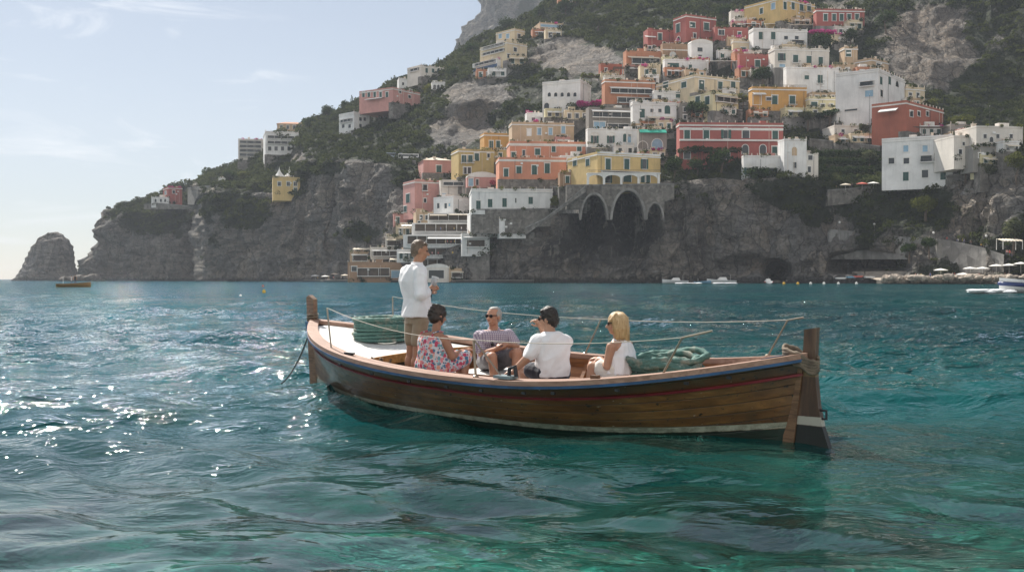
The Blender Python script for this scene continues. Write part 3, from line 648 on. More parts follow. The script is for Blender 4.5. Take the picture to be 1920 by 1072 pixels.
mb.add(V, Fs); bpart(mb, 'deck_beam', M_BEAM)
mb = MB(); mb.span(0.285 * BL, 0.295 * BL, -0.72, 0.72, 0.0, 0.52); mb.span(0.2851 * BL, 0.2949 * BL, -1.0, 1.0, 0.34, 0.519); bpart(mb, 'bulkhead', plain('grey bulkhead', (0.16, 0.14, 0.12), 0.8, 0.3))
deck_mesh(0.955, 0.995, -0.03, 0.10, M_BLUE, 'stern_deck')
mb = MB()
for i, s in enumerate(np.linspace(0.31, 0.89, 22)[:-1]):
    s2 = s + 0.026; h = min(float(hbf(s)), float(hbf(s2))) * 0.43 ** (0.40 + 0.75 * abs(2 * s2 - 1) ** 3.2) - .10; mb.span(s * BL, s2 * BL - .008, -h, h, 0.05, 0.08)
bpart(mb, 'floor_boards', wood('floor boards', (0.16, 0.09, 0.05), (0.28, 0.17, 0.10), (0.38, 0.25, 0.16), 0.7))
# ribs inside, each a part
def rib(s, sg):
    S_, T_, x, w, z = hull_grid(0.055, ns=3, nt=16, s0=s, s1=s + 0.0065); mb = MB(); V = []
    for j in range(4, 16):
        y = w[0, j]; V += [(s * BL, sg * y, z[0, j] - .03), (s * BL, sg * (y - 0.05), z[0, j] - .03), (s * BL + .055, sg * (y - 0.05), z[0, j] - .03), (s * BL + .055, sg * y, z[0, j] - .03)]
    Fs = [(i * 4 + j, (i + 1) * 4 + j, (i + 1) * 4 + (j + 1) % 4, i * 4 + (j + 1) % 4) for i in range(11) for j in range(4)] + [(0, 1, 2, 3), (47, 46, 45, 44)]
    mb.add(V, Fs); bpart(mb, 'rib', M_INNER)
for s in np.arange(0.345, 0.87, 0.062): rib(float(s), 1); rib(float(s), -1)
strip('inwale', M_INNER, lambda s: [(-0.155, shf(s) - 0.05), (-0.155, shf(s) - 0.15), (-0.125, shf(s) - 0.15), (-0.125, shf(s) - 0.05)], np.linspace(0.31, 0.95, 60))
def bench(x0, x1, y0, y1, z, top, name='bench'):
    mb = MB(); mb.span(x0, x1, y0, y1, z - 0.035, z); b = bpart(mb, name, top)
    mb = MB(); mb.span(x0 - .012, x1 + .012, y0 - .02, y0 - .001, z - .09, z + .008); mb.span(x0 - .012, x1 + .012, y1 + .001, y1 + .02, z - .09, z + .008)
    mb.span(x0 - .02, x0 - .001, y0 - .02, y1 + .02, z - .09, z + .006); mb.span(x1 + .001, x1 + .02, y0 - .02, y1 + .02, z - .09, z + .006); bpart(mb, 'bench_edge', M_INNER, b)
    for a in (x0 + .06, x1 - .06):
        for c in (max(y0 + .05, -.66), min(y1 - .05, .66)): mb = MB(); mb.span(a - .03, a + .03, c - .03, c + .03, 0.08, z - .036); bpart(mb, 'bench_leg', M_INNER, b)
M_BENCH = plain('pale blue white bench paint', (0.55, 0.62, 0.70), 0.5, 0.12)
bench(0.41 * BL, 0.60 * BL, -0.98, -0.42, 0.36, M_BENCH)
bench(0.60 * BL + .06, 0.78 * BL, -0.86, -0.10, 0.36, M_BENCH)
bench(0.375 * BL, 0.475 * BL, -0.05, 0.72, 0.40, M_WHITE)
bench(0.64 * BL, 0.72 * BL, 0.30, 0.92, 0.30, plain('blue bench paint', (0.05, 0.16, 0.38), 0.5, 0.2))
# stanchions and lines
def side_pt(px, py, y): x, z = cpl(px, py, y); return (x, y, z)
def stanch(p, q, r=0.014, mid=None):
    mb = MB(); mb.tube([p] + ([mid] if mid else []) + [q], r, 8); mb.lathe([(0.032, -0.01), (0.032, 0.012), (0.018, 0.02)], p, 10); return bpart(mb, 'stanchion', M_STEEL)
def line(P, r=0.0045, sag=0.02):
    out = []
    for a, b in zip(P[:-1], P[1:]):
        a, b = np.array(a, float), np.array(b, float)
        for k in range(8):
            f = k / 8; p = a * (1 - f) + b * f; p[2] -= sag * 4 * f * (1 - f); out.append(p)
    out.append(np.array(P[-1], float)); mb = MB(); mb.tube(out, r, 6); return bpart(mb, 'safety_line', M_LINE)
def yside(px, sg, off=0.06):
    y = sg * 1.2
    for _ in range(12):
        s, D = onboat(px, y); y = sg * max(float(hbf(np.clip(s, 0, 1))) - off, 0.02)
    return y
n0 = side_pt(622, 662, yside(622, -1)); n1 = (n0[0] - .02, n0[1], cpl(613, 577, n0[1])[1]); n1 = side_pt(613, 577, n0[1])
stanch(n0, n1, 0.011)
y2 = yside(892, -1); m0 = side_pt(892, 706, y2); m1 = side_pt(888, 637, y2); st = stanch(m0, m1, 0.014)
b0 = side_pt(942, 708, yside(942, -1)); stanch(b0, (m1[0] + .02, m1[1], m1[2] - .01), 0.010)
y3 = yside(1240, -1); r0 = side_pt(1240, 706, y3); r1 = side_pt(1279, 633, y3); r2 = side_pt(1336, 620, y3 + .1); stanch(r0, r2, 0.011, r1)
f0y = yside(737, 1); f0 = side_pt(737, 612, f0y); f1 = side_pt(736, 556, f0y); stanch(f0, f1, 0.009)
f2y = yside(1097, 1); g0 = side_pt(1097, 663, f2y); g1 = side_pt(1127, 598, f2y); stanch(g0, g1, 0.010)
h0y = yside(1440, 1); h0 = side_pt(1440, 667, h0y); h1 = side_pt(1477, 600, h0y); h2 = side_pt(1507, 595, h0y); stanch(h0, h2, 0.010, h1)
line([n1, m1], sag=0.10); line([m1, r1], sag=0.05); line([f1, g1], sag=0.06); line([g1, h1], sag=0.03)
# fittings on the near rail
mb = MB(); q = side_pt(948, 708, yside(948, -1)); mb.box((q[0], q[1], q[2] + .01), (.26, .12, .03)); bpart(mb, 'rowlock_plate', plain('grey blue fitting', (0.20, 0.26, 0.28), 0.5, 0.2))
mb = MB(); mb.tube([(q[0] + .05, q[1], q[2] + .02), (q[0] + .06, q[1], q[2] + .10), (q[0] + .14, q[1], q[2] + .13), (q[0] + .16, q[1], q[2] + .02)], 0.022, 8); bpart(mb, 'rowlock', M_DARKST)
for px in (1116, 1213): q = side_pt(px, 711, yside(px, -1)); mb = MB(); mb.box((q[0], q[1], q[2] + .02), (.09, .05, .045)); bpart(mb, 'thole_block', M_POST)
mb = MB(); q = side_pt(655, 667, yside(655, -1)); mb.box((q[0], q[1], q[2] + .012), (.12, .04, .03)); mb.tube([(q[0] - .1, q[1], q[2] + .035), (q[0] + .1, q[1], q[2] + .035)], .014, 8); bpart(mb, 'cleat', M_DARKST)
for i, px in enumerate((640, 700, 770, 840, 905, 985, 1040, 1160, 1290, 1370)):
    mb = MB(); q = side_pt(px, 700, yside(px, -1, -0.02)); mb.box((q[0], -float(hbf(q[0] / BL)) - .045, shf(q[0] / BL) - .115), (.05, .02, .025)); bpart(mb, 'hook', M_DARKST)

# ropes
def rope_mat(name, lo, hi, worn):
    t = NT(name); n = t.noise(t.pos((1, 1, 1)), 5.0, 4, 0.6); n2 = t.noise(t.pos((1, 1, 1)), 40.0, 3)
    c = t.mix(n2, lo, hi); c = t.mix(t.ramp(n, [(0.52, 0.0), (0.68, 0.85)]), c, worn); return t.fin(c, 0.8, t.bump(n2, 0.004))
M_ROPE = rope_mat('green mooring rope', (0.035, 0.110, 0.095), (0.13, 0.245, 0.215), (0.34, 0.31, 0.25))
M_TAN = rope_mat('tan old rope', (0.13, 0.10, 0.07), (0.24, 0.19, 0.14), (0.07, 0.055, 0.045))
def rope_mesh(P, r, m, name, pitch=0.09, step=0.018, loc=None, parent=None):
    P = np.asarray(P, float); seg = np.linalg.norm(np.diff(P, axis=0), axis=1); L = np.r_[0, np.cumsum(seg)]
    u = np.linspace(0, L[-1], max(4, int(L[-1] / step))); Q = np.stack([np.interp(u, L, P[:, k]) for k in range(3)], 1)
    T = np.gradient(Q, axis=0); T /= np.linalg.norm(T, axis=1)[:, None] + 1e-9
    up = np.array([0.13, 0.2, 0.97]); A = np.cross(T, up); A /= np.linalg.norm(A, axis=1)[:, None] + 1e-9; B = np.cross(A, T); n = 9
    a = np.arange(n) / n * 2 * math.pi; ph = u / pitch * 2 * math.pi
    rr = r * (1 + 0.20 * np.cos(3 * (a[None] + 0 * ph[:, None]) + ph[:, None]))
    V = Q[:, None] + rr[..., None] * (np.cos(a)[None, :, None] * A[:, None] + np.sin(a)[None, :, None] * B[:, None]); V = V.reshape(-1, 3)
    if loc is not None: V = V - np.asarray(loc)
    k = len(Q); I = np.arange(k * n).reshape(k, n); J = np.roll(I, -1, 1)
    Fq = np.stack([I[:-1], J[:-1], J[1:], I[1:]], -1).reshape(-1, 4)
    o = link_mesh(name, V, Fq, m, parent, True)
    if loc is not None: o.location = tuple(loc)
    return o
rr_ = random.Random(8)
def coil(center, R0, R1, layers, turns, r, sx=1.0, sy=1.0, yaw=0.0, tilt=0.0, wob=0.02):
    P = []; n = 40
    for L in range(layers):
        for tnum in range(turns):
            Rb = R0 + (R1 - R0) * (tnum if L % 2 == 0 else turns - 1 - tnum) / max(1, turns - 1); ox, oy = rr_.uniform(-wob, wob), rr_.uniform(-wob, wob); tl = rr_.uniform(-.4, .4)
            for k in range(n):
                a = 2 * math.pi * k / n; x = (Rb + .008 * math.sin(3 * a + L)) * math.cos(a) * sx + ox; y = Rb * math.sin(a) * sy + oy
                z = L * r * 1.62 + r * math.sin(a + tl + L) * 0.5 + r + tilt * x
                c, s_ = math.cos(yaw), math.sin(yaw); P.append((center[0] + c * x - s_ * y, center[1] + s_ * x + c * y, center[2] + z))
    return P
D1 = onboat(713, 0.12)[1]; c1 = at(713, 645, D1)
s1_, _ = onboat(713, 0.12); c1 = bw(s1_ * BL, 0.12, float(shf(s1_)) - 0.045)
o = rope_mesh(coil(c1, 0.22, 0.36, 8, 3, 0.025, wob=0.030), 0.0235, M_ROPE, 'rope_coil', loc=c1)
tag(o, 'tall round coil of green mooring rope on the white foredeck', 'rope', 'green ropes aboard the boat')
s2_, _ = onboat(1250, 0.02); c2 = bw(s2_ * BL, 0.02, 0.44)
P = []
for L in range(11):
    ph = rr_.uniform(-.3, .3); a0 = 0.40 + rr_.uniform(-.06, .06); b0_ = 0.20 + rr_.uniform(-.05, .05); ox = rr_.uniform(-.05, .05)
    for k in range(44):
        a = 2 * math.pi * k / 44; x = a0 * math.cos(a) + ox; y = b0_ * math.sin(a) + .04 * math.sin(2 * a + L); zz = 0.03 + 0.026 * L + 0.09 * max(0, -math.cos(a + .3 + .2 * L)) * (L / 10) + .012 * math.sin(5 * a + L)
        c, s_ = math.cos(BYAW + ph + .35), math.sin(BYAW + ph + .35); P.append((c2[0] + c * x - s_ * y, c2[1] + s_ * x + c * y, c2[2] + zz))
o = rope_mesh(P, 0.034, M_ROPE, 'rope_coil', pitch=0.12, step=0.022, loc=c2)
tag(o, 'loose oblong heap of thick green rope behind the blonde woman', 'rope', 'green ropes aboard the boat')
s3_, _ = onboat(738, -0.45); c3 = bw(0.345 * BL, -0.42, 0.09)
P = []
for L in range(16):
    a0 = rr_.uniform(.06, .2); ox, oy = rr_.uniform(-.12, .12), rr_.uniform(-.28, .28)
    for k in range(16): a = 2 * math.pi * k / 16; P.append((c3[0] + ox + a0 * math.cos(a), c3[1] + oy + a0 * math.sin(a) * .8, c3[2] + .03 + .026 * L + .03 * math.sin(a + L)))
o = rope_mesh(P, 0.02, M_ROPE, 'rope_pile', loc=c3); tag(o, 'tangled green rope pile down in the boat under the foredeck edge', 'rope', 'green ropes aboard the boat')
# lashing round the rudder head and rail end
P = []; rx, rz = cpl(1519, 676)
for k in range(150):
    a = 2 * math.pi * k / 25; j = k / 150; P.append(bw(rx - 0.10 + 0.18 * math.cos(a), 0.075 * math.sin(a), rz + .075 - .13 * j - .06 * math.cos(a) + .01 * math.sin(k * 1.7) + .012 * math.sin(3 * a)))
o = rope_mesh(P, 0.020, M_TAN, 'rope_lashing', pitch=.06, loc=P[0]); tag(o, 'brown rope wound round the dark stern post head', 'rope')
P = [bw(0.0 + .09 * math.cos(k * .5), .075 * math.sin(k * .5), 1.0 + .003 * k) for k in range(30)]
o = rope_mesh(P, 0.012, M_TAN, 'stem_lashing', loc=P[0]); tag(o, 'thin tan cord tied round the bow stem post', 'rope')
e0, e1 = at(577, 632, 15.6), at(527, 719, 16.3); P = []
for k in range(30): f = k / 29; p = e0 * (1 - f) + e1 * f; p[2] -= .25 * f * (1 - f) * 1.6; P.append(p)
o = rope_mesh(P, 0.010, plain('dark wet rope', (0.07, 0.06, 0.05), 0.6), 'mooring_rope', loc=P[0]); tag(o, 'thin dark line hanging from the bow into the sea', 'rope')
P = [bw(0.302 * BL + .03, -0.95 + .05 * math.cos(k * .55), .60 + .02 * math.sin(k * 2.2) + .0 * k) + np.array([-.05 + .010 * k, -.004 * k, .035 * math.sin(k * .55)]) for k in range(36)]
o = rope_mesh(P, 0.012, M_TAN, 'rope_hank', loc=P[0]); tag(o, 'small tan rope hank tied at the near end of the deck beam', 'rope')
# odds and ends aboard
s4, _ = onboat(1002, 0.0); q = bw(s4 * BL, 0.0, 0.40)
mb = MB(); mb.lathe([(0.085, 0.0), (0.10, 0.17), (0.105, 0.175), (0.095, 0.172), (0.08, 0.01)], (0, 0, 0), 20)
mb.tube([(-.10, 0, .16), (-.07, .02, .24), (.07, .02, .24), (.10, 0, .16)], .006, 6)
o = mb.build('bucket', plain('red plastic', (0.62, 0.02, 0.025), 0.35, 0.05), None, True); o.location = tuple(q); tag(o, 'small red bucket beside the man in the white polo', 'bucket')
s5, _ = onboat(1325, -0.1); q = bw(s5 * BL, -0.15, 0.50); mb = MB(); mb.ball((0, 0, 0.0), (0.26, 0.15, 0.075), 20, 10)
mb.tube([(.2, 0, .04), (.26, 0, .10), (.3, 0, .05)], .01, 6)
o = mb.build('fender', plain('white vinyl', (0.72, 0.69, 0.63), 0.45, 0.08), None, True); o.location = tuple(q); o.rotation_euler = (0, 0, BYAW); tag(o, 'white padded fender lying near the stern', 'fender')
q = bw(0.66 * BL, 0.78, 0.305); P = [(q[0] + .20 * math.cos(k * .7) * (1 + .4 * math.sin(k * 1.7)), q[1] + .12 * math.sin(k * .7), q[2] + .02 + .0022 * k) for k in range(40)]
o = rope_mesh(P, 0.016, M_TAN, 'rope_heap', loc=P[0]); tag(o, 'small tan rope heap on the far blue bench', 'rope')
# ------------------------------------------------------------------ plants
def leaf_mat(name, lo, hi, trans=0.35):
    t = NT(name); tint = t.attr('tint').outputs['Fac']; n = t.noise(t.pos(), 0.5, 3)
    c = t.ramp(t.math('ADD', tint, t.math('MULTIPLY', t.math('SUBTRACT', n, .5), .5)), [(0.1, lo), (0.9, hi)])
    d = t.n('ShaderNodeBsdfDiffuse', {'Color': c}).outputs[0]; tr = t.n('ShaderNodeBsdfTranslucent', {'Color': t.mix(0.5, c, hi)}).outputs[0]
    t.l(t.n('ShaderNodeMixShader', {0: trans, 1: d, 2: tr}).outputs[0], t.out.inputs[0]); return t.m
M_SCRUB = leaf_mat('scrub leaves', (0.020, 0.032, 0.014), (0.085, 0.100, 0.036))
M_LEAFD = leaf_mat('dark leaves', (0.012, 0.026, 0.012), (0.055, 0.085, 0.028))
M_LEAFY = leaf_mat('yellow green leaves', (0.050, 0.065, 0.018), (0.17, 0.18, 0.045))
M_LEAFG = leaf_mat('grey green leaves', (0.050, 0.062, 0.034), (0.15, 0.165, 0.085))
M_MAG = leaf_mat('magenta flowers', (0.32, 0.02, 0.14), (0.62, 0.08, 0.32), 0.3)
M_PINKF = leaf_mat('pink flowers', (0.45, 0.06, 0.10), (0.70, 0.20, 0.24), 0.3)
M_BARK = plain('bark', (0.10, 0.075, 0.055), 0.9, 0.3, 1.0)
NR = np.random.default_rng(12)
def leaves(cent, rad, n, size, tint, flat=0.75, shell=0.55, up=True):
    """quads scattered through ellipsoids; cent (k,3), rad (k,3)"""
    k = len(cent); N = k * n; d = NR.normal(size=(N, 3)); d /= np.linalg.norm(d, axis=1)[:, None]
    if up: d[:, 2] = np.abs(d[:, 2]) * 1.0 - 0.25 * (NR.random(N) < .4)
    rr = shell + (1 - shell) * NR.random(N) ** .6; c = np.repeat(cent, n, 0) + d * rr[:, None] * np.repeat(rad, n, 0)
    nm = d * .8 + NR.normal(size=(N, 3)) * .55; nm /= np.linalg.norm(nm, axis=1)[:, None]
    a = np.cross(nm, NR.normal(size=(N, 3))); a /= np.linalg.norm(a, axis=1)[:, None]; b = np.cross(nm, a); s = (np.broadcast_to(size, (N,)) * NR.uniform(.6, 1.4, N))[:, None] * .5
    V = np.stack([c - a * s - b * s * flat, c + a * s - b * s * flat * .6, c + a * s * .8 + b * s * flat, c - a * s * .7 + b * s * flat], 1).reshape(-1, 3)
    tt = np.clip(np.repeat(np.repeat(tint, n) + NR.normal(size=N) * .13, 4), 0, 1)
    return V, tt
def stone_mat(name, c, scale=0.9):
    t = NT(name); v = t.pos(); vo = t.n('ShaderNodeTexVoronoi', {'Vector': v, 'Scale': scale}); n = t.noise(v, 0.3, 6, .65); n2 = t.noise(t.pos((1, 1, .12)), .7, 5)
    k = t.mix(t.n('ShaderNodeSeparateXYZ', {0: vo.outputs['Color']}).outputs[0], tuple(x * .65 for x in c), tuple(x * 1.35 for x in c)); k = t.mix(t.ramp(n, [(.4, 0.), (.65, .7)]), k, tuple(x * .55 for x in c)); k = t.mix(t.ramp(n2, [(.55, 0.), (.75, .6)]), k, (.05, .048, .042))
    return t.fin(k, .95, t.bump(t.math('ADD', vo.outputs['Distance'], n), .25))
M_STONE = stone_mat('rubble masonry', (.20, .185, .165)); M_CONC = stone_mat('old concrete', (.26, .25, .235), .25)
# ------------------------------------------------------------------ people
def unit(v): v = np.asarray(v, float); return v / (np.linalg.norm(v) + 1e-9)
class Fig:
    """overlapping closed shapes that are fused into one skin"""
    def __init__(s): s.mb = MB()
    def cone(s, a, b, ra, rb, n=14):
        a, b = np.asarray(a, float), np.asarray(b, float); P, r = [], []; d = b - a; L = np.linalg.norm(d); u = d / (L + 1e-9)
        for k in range(5): t = math.pi / 2 * (k / 5); P.append(a - u * ra * math.cos(t)); r.append(max(ra * math.sin(t), ra * .05))
        for k in range(7): f = k / 6; P.append(a + d * f); r.append(ra + (rb - ra) * f)
        for k in range(1, 6): t = math.pi / 2 * (k / 5); P.append(b + u * rb * math.sin(t)); r.append(max(rb * math.cos(t), rb * .05))
        s.mb.tube(P, r, n); return s
    def limb(s, pts, rad):
        for i in range(len(pts) - 1): s.cone(pts[i], pts[i + 1], rad[i], rad[i + 1])
        return s
    def ell(s, c, r, M=None, n=18, m=12): s.mb.ball(c, r, n, m, 0, M); return s
    def loft(s, rings, n=24):
        """rings: centre, side unit, depth unit, half width, half depth"""
        V = []; Fs = []
        for c, ax, ay, rx, ry in rings:
            for k in range(n):
                a = 2 * math.pi * k / n; ca, sa = math.cos(a), math.sin(a); q = 0.86
                ca = math.copysign(abs(ca) ** q, ca); sa = math.copysign(abs(sa) ** q, sa); V.append(np.asarray(c) + rx * ca * ax + ry * sa * ay)
        m = len(rings)
        for i in range(m - 1):
            for k in range(n): Fs.append((i * n + k, i * n + (k + 1) % n, (i + 1) * n + (k + 1) % n, (i + 1) * n + k))
        Fs += [tuple(range(n - 1, -1, -1)), tuple((m - 1) * n + k for k in range(n))]
        s.mb.add(V, Fs); return s
    def fuse(s, name, m, parent, loc, voxel=0.007, smooth=3, wr=0.0, wscale=0.10, wdir=None, seed=0):
        me = bpy.data.meshes.new(name); me.from_pydata([tuple(np.asarray(v) - loc) for v in s.mb.v], [], s.mb.f); me.update()
        bm = bmesh.new(); bm.from_mesh(me); bmesh.ops.recalc_face_normals(bm, faces=bm.faces); bm.to_mesh(me); bm.free()
        o = bpy.data.objects.new(name, me); COL.objects.link(o)
        md = o.modifiers.new('r', 'REMESH'); md.mode = 'VOXEL'; md.voxel_size = voxel
        if smooth: ms = o.modifiers.new('s', 'SMOOTH'); ms.iterations = smooth; ms.factor = 0.5
        dg = bpy.context.evaluated_depsgraph_get(); me2 = bpy.data.meshes.new_from_object(o.evaluated_get(dg)); o.modifiers.clear(); o.data = me2; bpy.data.meshes.remove(me); me2.name = name
        if wr:
            n = len(me2.vertices); co = np.zeros(n * 3, np.float32); me2.vertices.foreach_get('co', co); co = co.reshape(-1, 3).astype(float); nr = np.zeros(n * 3, np.float32); me2.vertices.foreach_get('normal', nr); nr = nr.reshape(-1, 3)
            q = co.copy()
            if wdir is not None: d = unit(wdir); q = q - np.outer(q @ d, d) * 0.72
            w = 1 - np.abs(vnoise(q / wscale + 5.1, seed)) * 2; w2 = vnoise(q / (wscale * .45), seed + 3)
            co = co + nr * ((w * 0.7 + w2 * 0.4) * wr)[:, None]; me2.vertices.foreach_set('co', co.astype(np.float32).ravel()); me2.update()
        me2.polygons.foreach_set('use_smooth', np.ones(len(me2.polygons), bool)); me2.materials.clear(); me2.materials.append(m); o.parent = parent
        return o
def frame(fwd, up=(0, 0, 1)):
    f = unit(fwd); r = unit(np.cross(f, up)); u = np.cross(r, f); return r, f, u
def head(F_, c, fwd, k=1.0, up=(0, 0, 1), female=False):
    """skull, jaw, nose, brow, ears, lips; c is the centre of the head, k = size"""
    r, f, u = frame(fwd, up); M = np.c_[r, f, u]; P = lambda x, y, z: c + k * (x * r + y * f + z * u)
    F_.ell(P(0, -.012, .028), np.array([.074, .094, .090]) * k, M); F_.ell(P(0, .020, -.035), np.array([.062, .070, .075]) * k, M)
    F_.ell(P(0, .048, -.085), np.array([.036, .034, .028]) * k, M); F_.cone(P(.035, .0, -.075), P(0, .055, -.09), .026 * k, .022 * k); F_.cone(P(-.035, .0, -.075), P(0, .055, -.09), .026 * k, .022 * k)
    F_.cone(P(0, .078, .012), P(0, .108, -.026), .011 * k, .016 * k); F_.ell(P(.012, .095, -.032), np.array([.010] * 3) * k, M); F_.ell(P(-.012, .095, -.032), np.array([.010] * 3) * k, M)
    F_.cone(P(.034, .074, .030), P(-.034, .074, .030), .013 * k, .013 * k); F_.cone(P(.022, .080, -.062), P(-.022, .080, -.062), .009 * k, .009 * k)
    F_.ell(P(.040, .060, -.02), np.array([.024, .022, .024]) * k, M); F_.ell(P(-.040, .060, -.02), np.array([.024, .022, .024]) * k, M)
    for sg in (-1, 1): F_.ell(P(sg * .078, -.012, -.008), np.array([.012, .024, .034]) * k, M)
    return P, M
def hand(F_, w, d, palm, k=1.0, curl=0.6, spread=0.14, thumb=1):
    """w wrist, d direction of the palm, palm = the way the palm faces, curl bends the fingers towards it"""
    d = unit(d); pn = unit(np.asarray(palm, float) - d * (np.asarray(palm) @ d)); sd = np.cross(d, pn) * thumb
    M = np.c_[sd, d, pn]; F_.ell(w + d * .048 * k, np.array([.040, .054, .017]) * k, M); F_.cone(w - d * .02, w + d * .02 * k, .026 * k, .026 * k)
    for i, (o, L) in enumerate(((.030, .072), (.010, .082), (-.011, .076), (-.031, .058))):
        p = w + d * (.088 - abs(i - 1.3) * .004) * k + sd * o * k; dirv = unit(d + sd * (1.3 - i) * spread * 0.6); c = curl * (1 + .12 * i); P = [p - dirv * .02 * k]; P.append(p)
        for j, fL in enumerate((.45, .32, .26)):
            ang = c * (.55 + .55 * j); dv = dirv * math.cos(ang) + pn * math.sin(ang); P.append(P[-1] + dv * L * k * fL)
        F_.limb(P, [.0095 * k, .0095 * k, .0088 * k, .0080 * k, .0068 * k])
    b = w + d * .022 * k + sd * .028 * k; t1 = b + (unit(d * .6 + sd * .8 + pn * .35)) * .036 * k; t2 = t1 + unit(d * .85 + sd * .15 + pn * .6) * .030 * k; t3 = t2 + unit(d * .8 - sd * .25 + pn * .7) * .024 * k
    F_.limb([b, t1, t2, t3], [.014 * k, .0115 * k, .0105 * k, .008 * k])
def foot(F_, a, d, k=1.0):
    d = unit(np.array([d[0], d[1], 0.0])); sd = np.array([-d[1], d[0], 0]); M = np.c_[sd, d, np.array([0, 0, 1.0])]
    F_.ell(a - d * .02 + np.array([0, 0, -.045]), np.array([.034, .040, .034]) * k, M); F_.cone(a + np.array([0, 0, -.02]), a + d * .10 + np.array([0, 0, -.055]), .034 * k, .028 * k); F_.ell(a + d * .135 + np.array([0, 0, -.062]), np.array([.042, .060, .020]) * k, M)
    for i in range(5): F_.cone(a + d * (.16) + sd * (i - 2) * .017 + np.array([0, 0, -.064]), a + d * (.195 - abs(i - 1) * .008) + sd * (i - 2) * .018 + np.array([0, 0, -.066]), .010, .009)
def skin(name, c, fleck=0.12):
    t = NT(name); v = t.pos(obj=True); n = t.noise(v, 9.0, 5, 0.6); cc = t.ramp(n, [(0.3, tuple(x * (1 - fleck) for x in c)), (0.7, tuple(x * (1 + fleck) for x in c))])
    return t.fin(cc, 0.48, t.bump(t.noise(v, 160.0, 2), 0.0006), Subsurface_Weight=0.12, Subsurface_Radius=(0.02, 0.008, 0.004), Subsurface_Scale=0.3)
def cloth(name, c, var=0.06, weave=900.0, rough=0.85, trans=0.0):
    t = NT(name); v = t.pos(obj=True); n = t.noise(v, 6.0, 4, 0.6); cc = t.ramp(n, [(0.3, tuple(x * (1 - var) for x in c)), (0.7, tuple(min(.95, x * (1 + var)) for x in c))])
    return t.fin(cc, rough, t.bump(t.noise(v, 60.0, 3), 0.002), Sheen_Weight=0.15)
def hairmat(name, lo, hi, scale=(60, 60, 6), rough=0.5):
    t = NT(name); v = t.pos(scale, obj=True); n = t.noise(v, 1.0, 4, 0.6, 0.4); n2 = t.noise(t.pos(obj=True), 12.0, 3)
    c = t.mix(n2, t.ramp(n, [(0.3, lo), (0.7, hi)]), lo); return t.fin(c, rough, t.bump(n, 0.006))
def shades(P, k, parent, loc, r, f, u):
    mb = MB(); M = np.c_[r, f, u]
    for sg in (-1, 1): mb.ball(P(sg * .034, .088, .012), (.029 * k, .009 * k, .021 * k), 12, 8, 0, M); mb.bar(P(sg * .060, .082, .018), P(sg * .083, -.01, .012), .006, .010)
    mb.bar(P(-.012, .096, .018), P(.012, .096, .018), .006, .006)
    mb.v = [tuple(np.asarray(v) - loc) for v in mb.v]; mb.build('sunglasses', MATS.get('lens') or plain('lens', (0.012, 0.012, 0.015), 0.12, 0.0), parent)
def eyes(P, k, parent, loc, M):
    for sg in (-1, 1):
        mb = MB(); mb.ball(P(sg * .031, .078, .010), np.array([.014, .010, .008]) * k, 10, 7, 0, M); mb.v = [tuple(np.asarray(v) - loc) for v in mb.v]; mb.build('eye', plain('eye dark', (0.05, 0.04, 0.035), 0.25, 0.1), parent, True)
def lips(P, k, parent, loc, c=(0.42, 0.16, 0.13)):
    mb = MB(); mb.tube([P(-.024, .078, -.060), P(-.01, .088, -.057), P(0, .089, -.059), P(.01, .088, -.057), P(.024, .078, -.060)], [.003 * k, .006 * k, .0065 * k, .006 * k, .003 * k], 8)
    mb.v = [tuple(np.asarray(v) - loc) for v in mb.v]; mb.build('lips', plain('lips', c, 0.4, 0.05), parent, True)
def short_hair(c, fwd, up, k, m, parent, loc, thick=0.012, back=-.05, temple=True, top=0.0, seed=1, tuft=0.004, recede=0.0, name='hair'):
    r, f, u = frame(fwd, up); M = np.c_[r, f, u]; P = lambda x, y, z: c + k * (x * r + y * f + z * u); G = Fig()
    G.ell(P(0, -.022 - recede * .02, .036 + top), np.array([.078 + thick * .5, .092 + thick * .5, .088 + thick]) * k, M); G.ell(P(0, -.050, -.005), np.array([.073 + thick * .4, .062 + thick, .075]) * k, M); G.ell(P(0, -.055, back), np.array([.058, .048, .045]) * k, M)
    for sg in (-1, 1): G.ell(P(sg * .070, -.028, .0), np.array([.014, .036, .045]) * k, M)
    if recede < .5:
        for i in range(9): a = -1 + i / 4; G.cone(P(a * .05, .035, .092 + top), P(a * .055, .066 - abs(a) * .012, .082 + top), .016 * k, .011 * k)
    return G.fuse(name, m, parent, loc, 0.006, 2, tuft, 0.02, None, seed)
M_WSHIRT = cloth('white linen', (0.82, 0.82, 0.84))
def sub(o, loc): return o

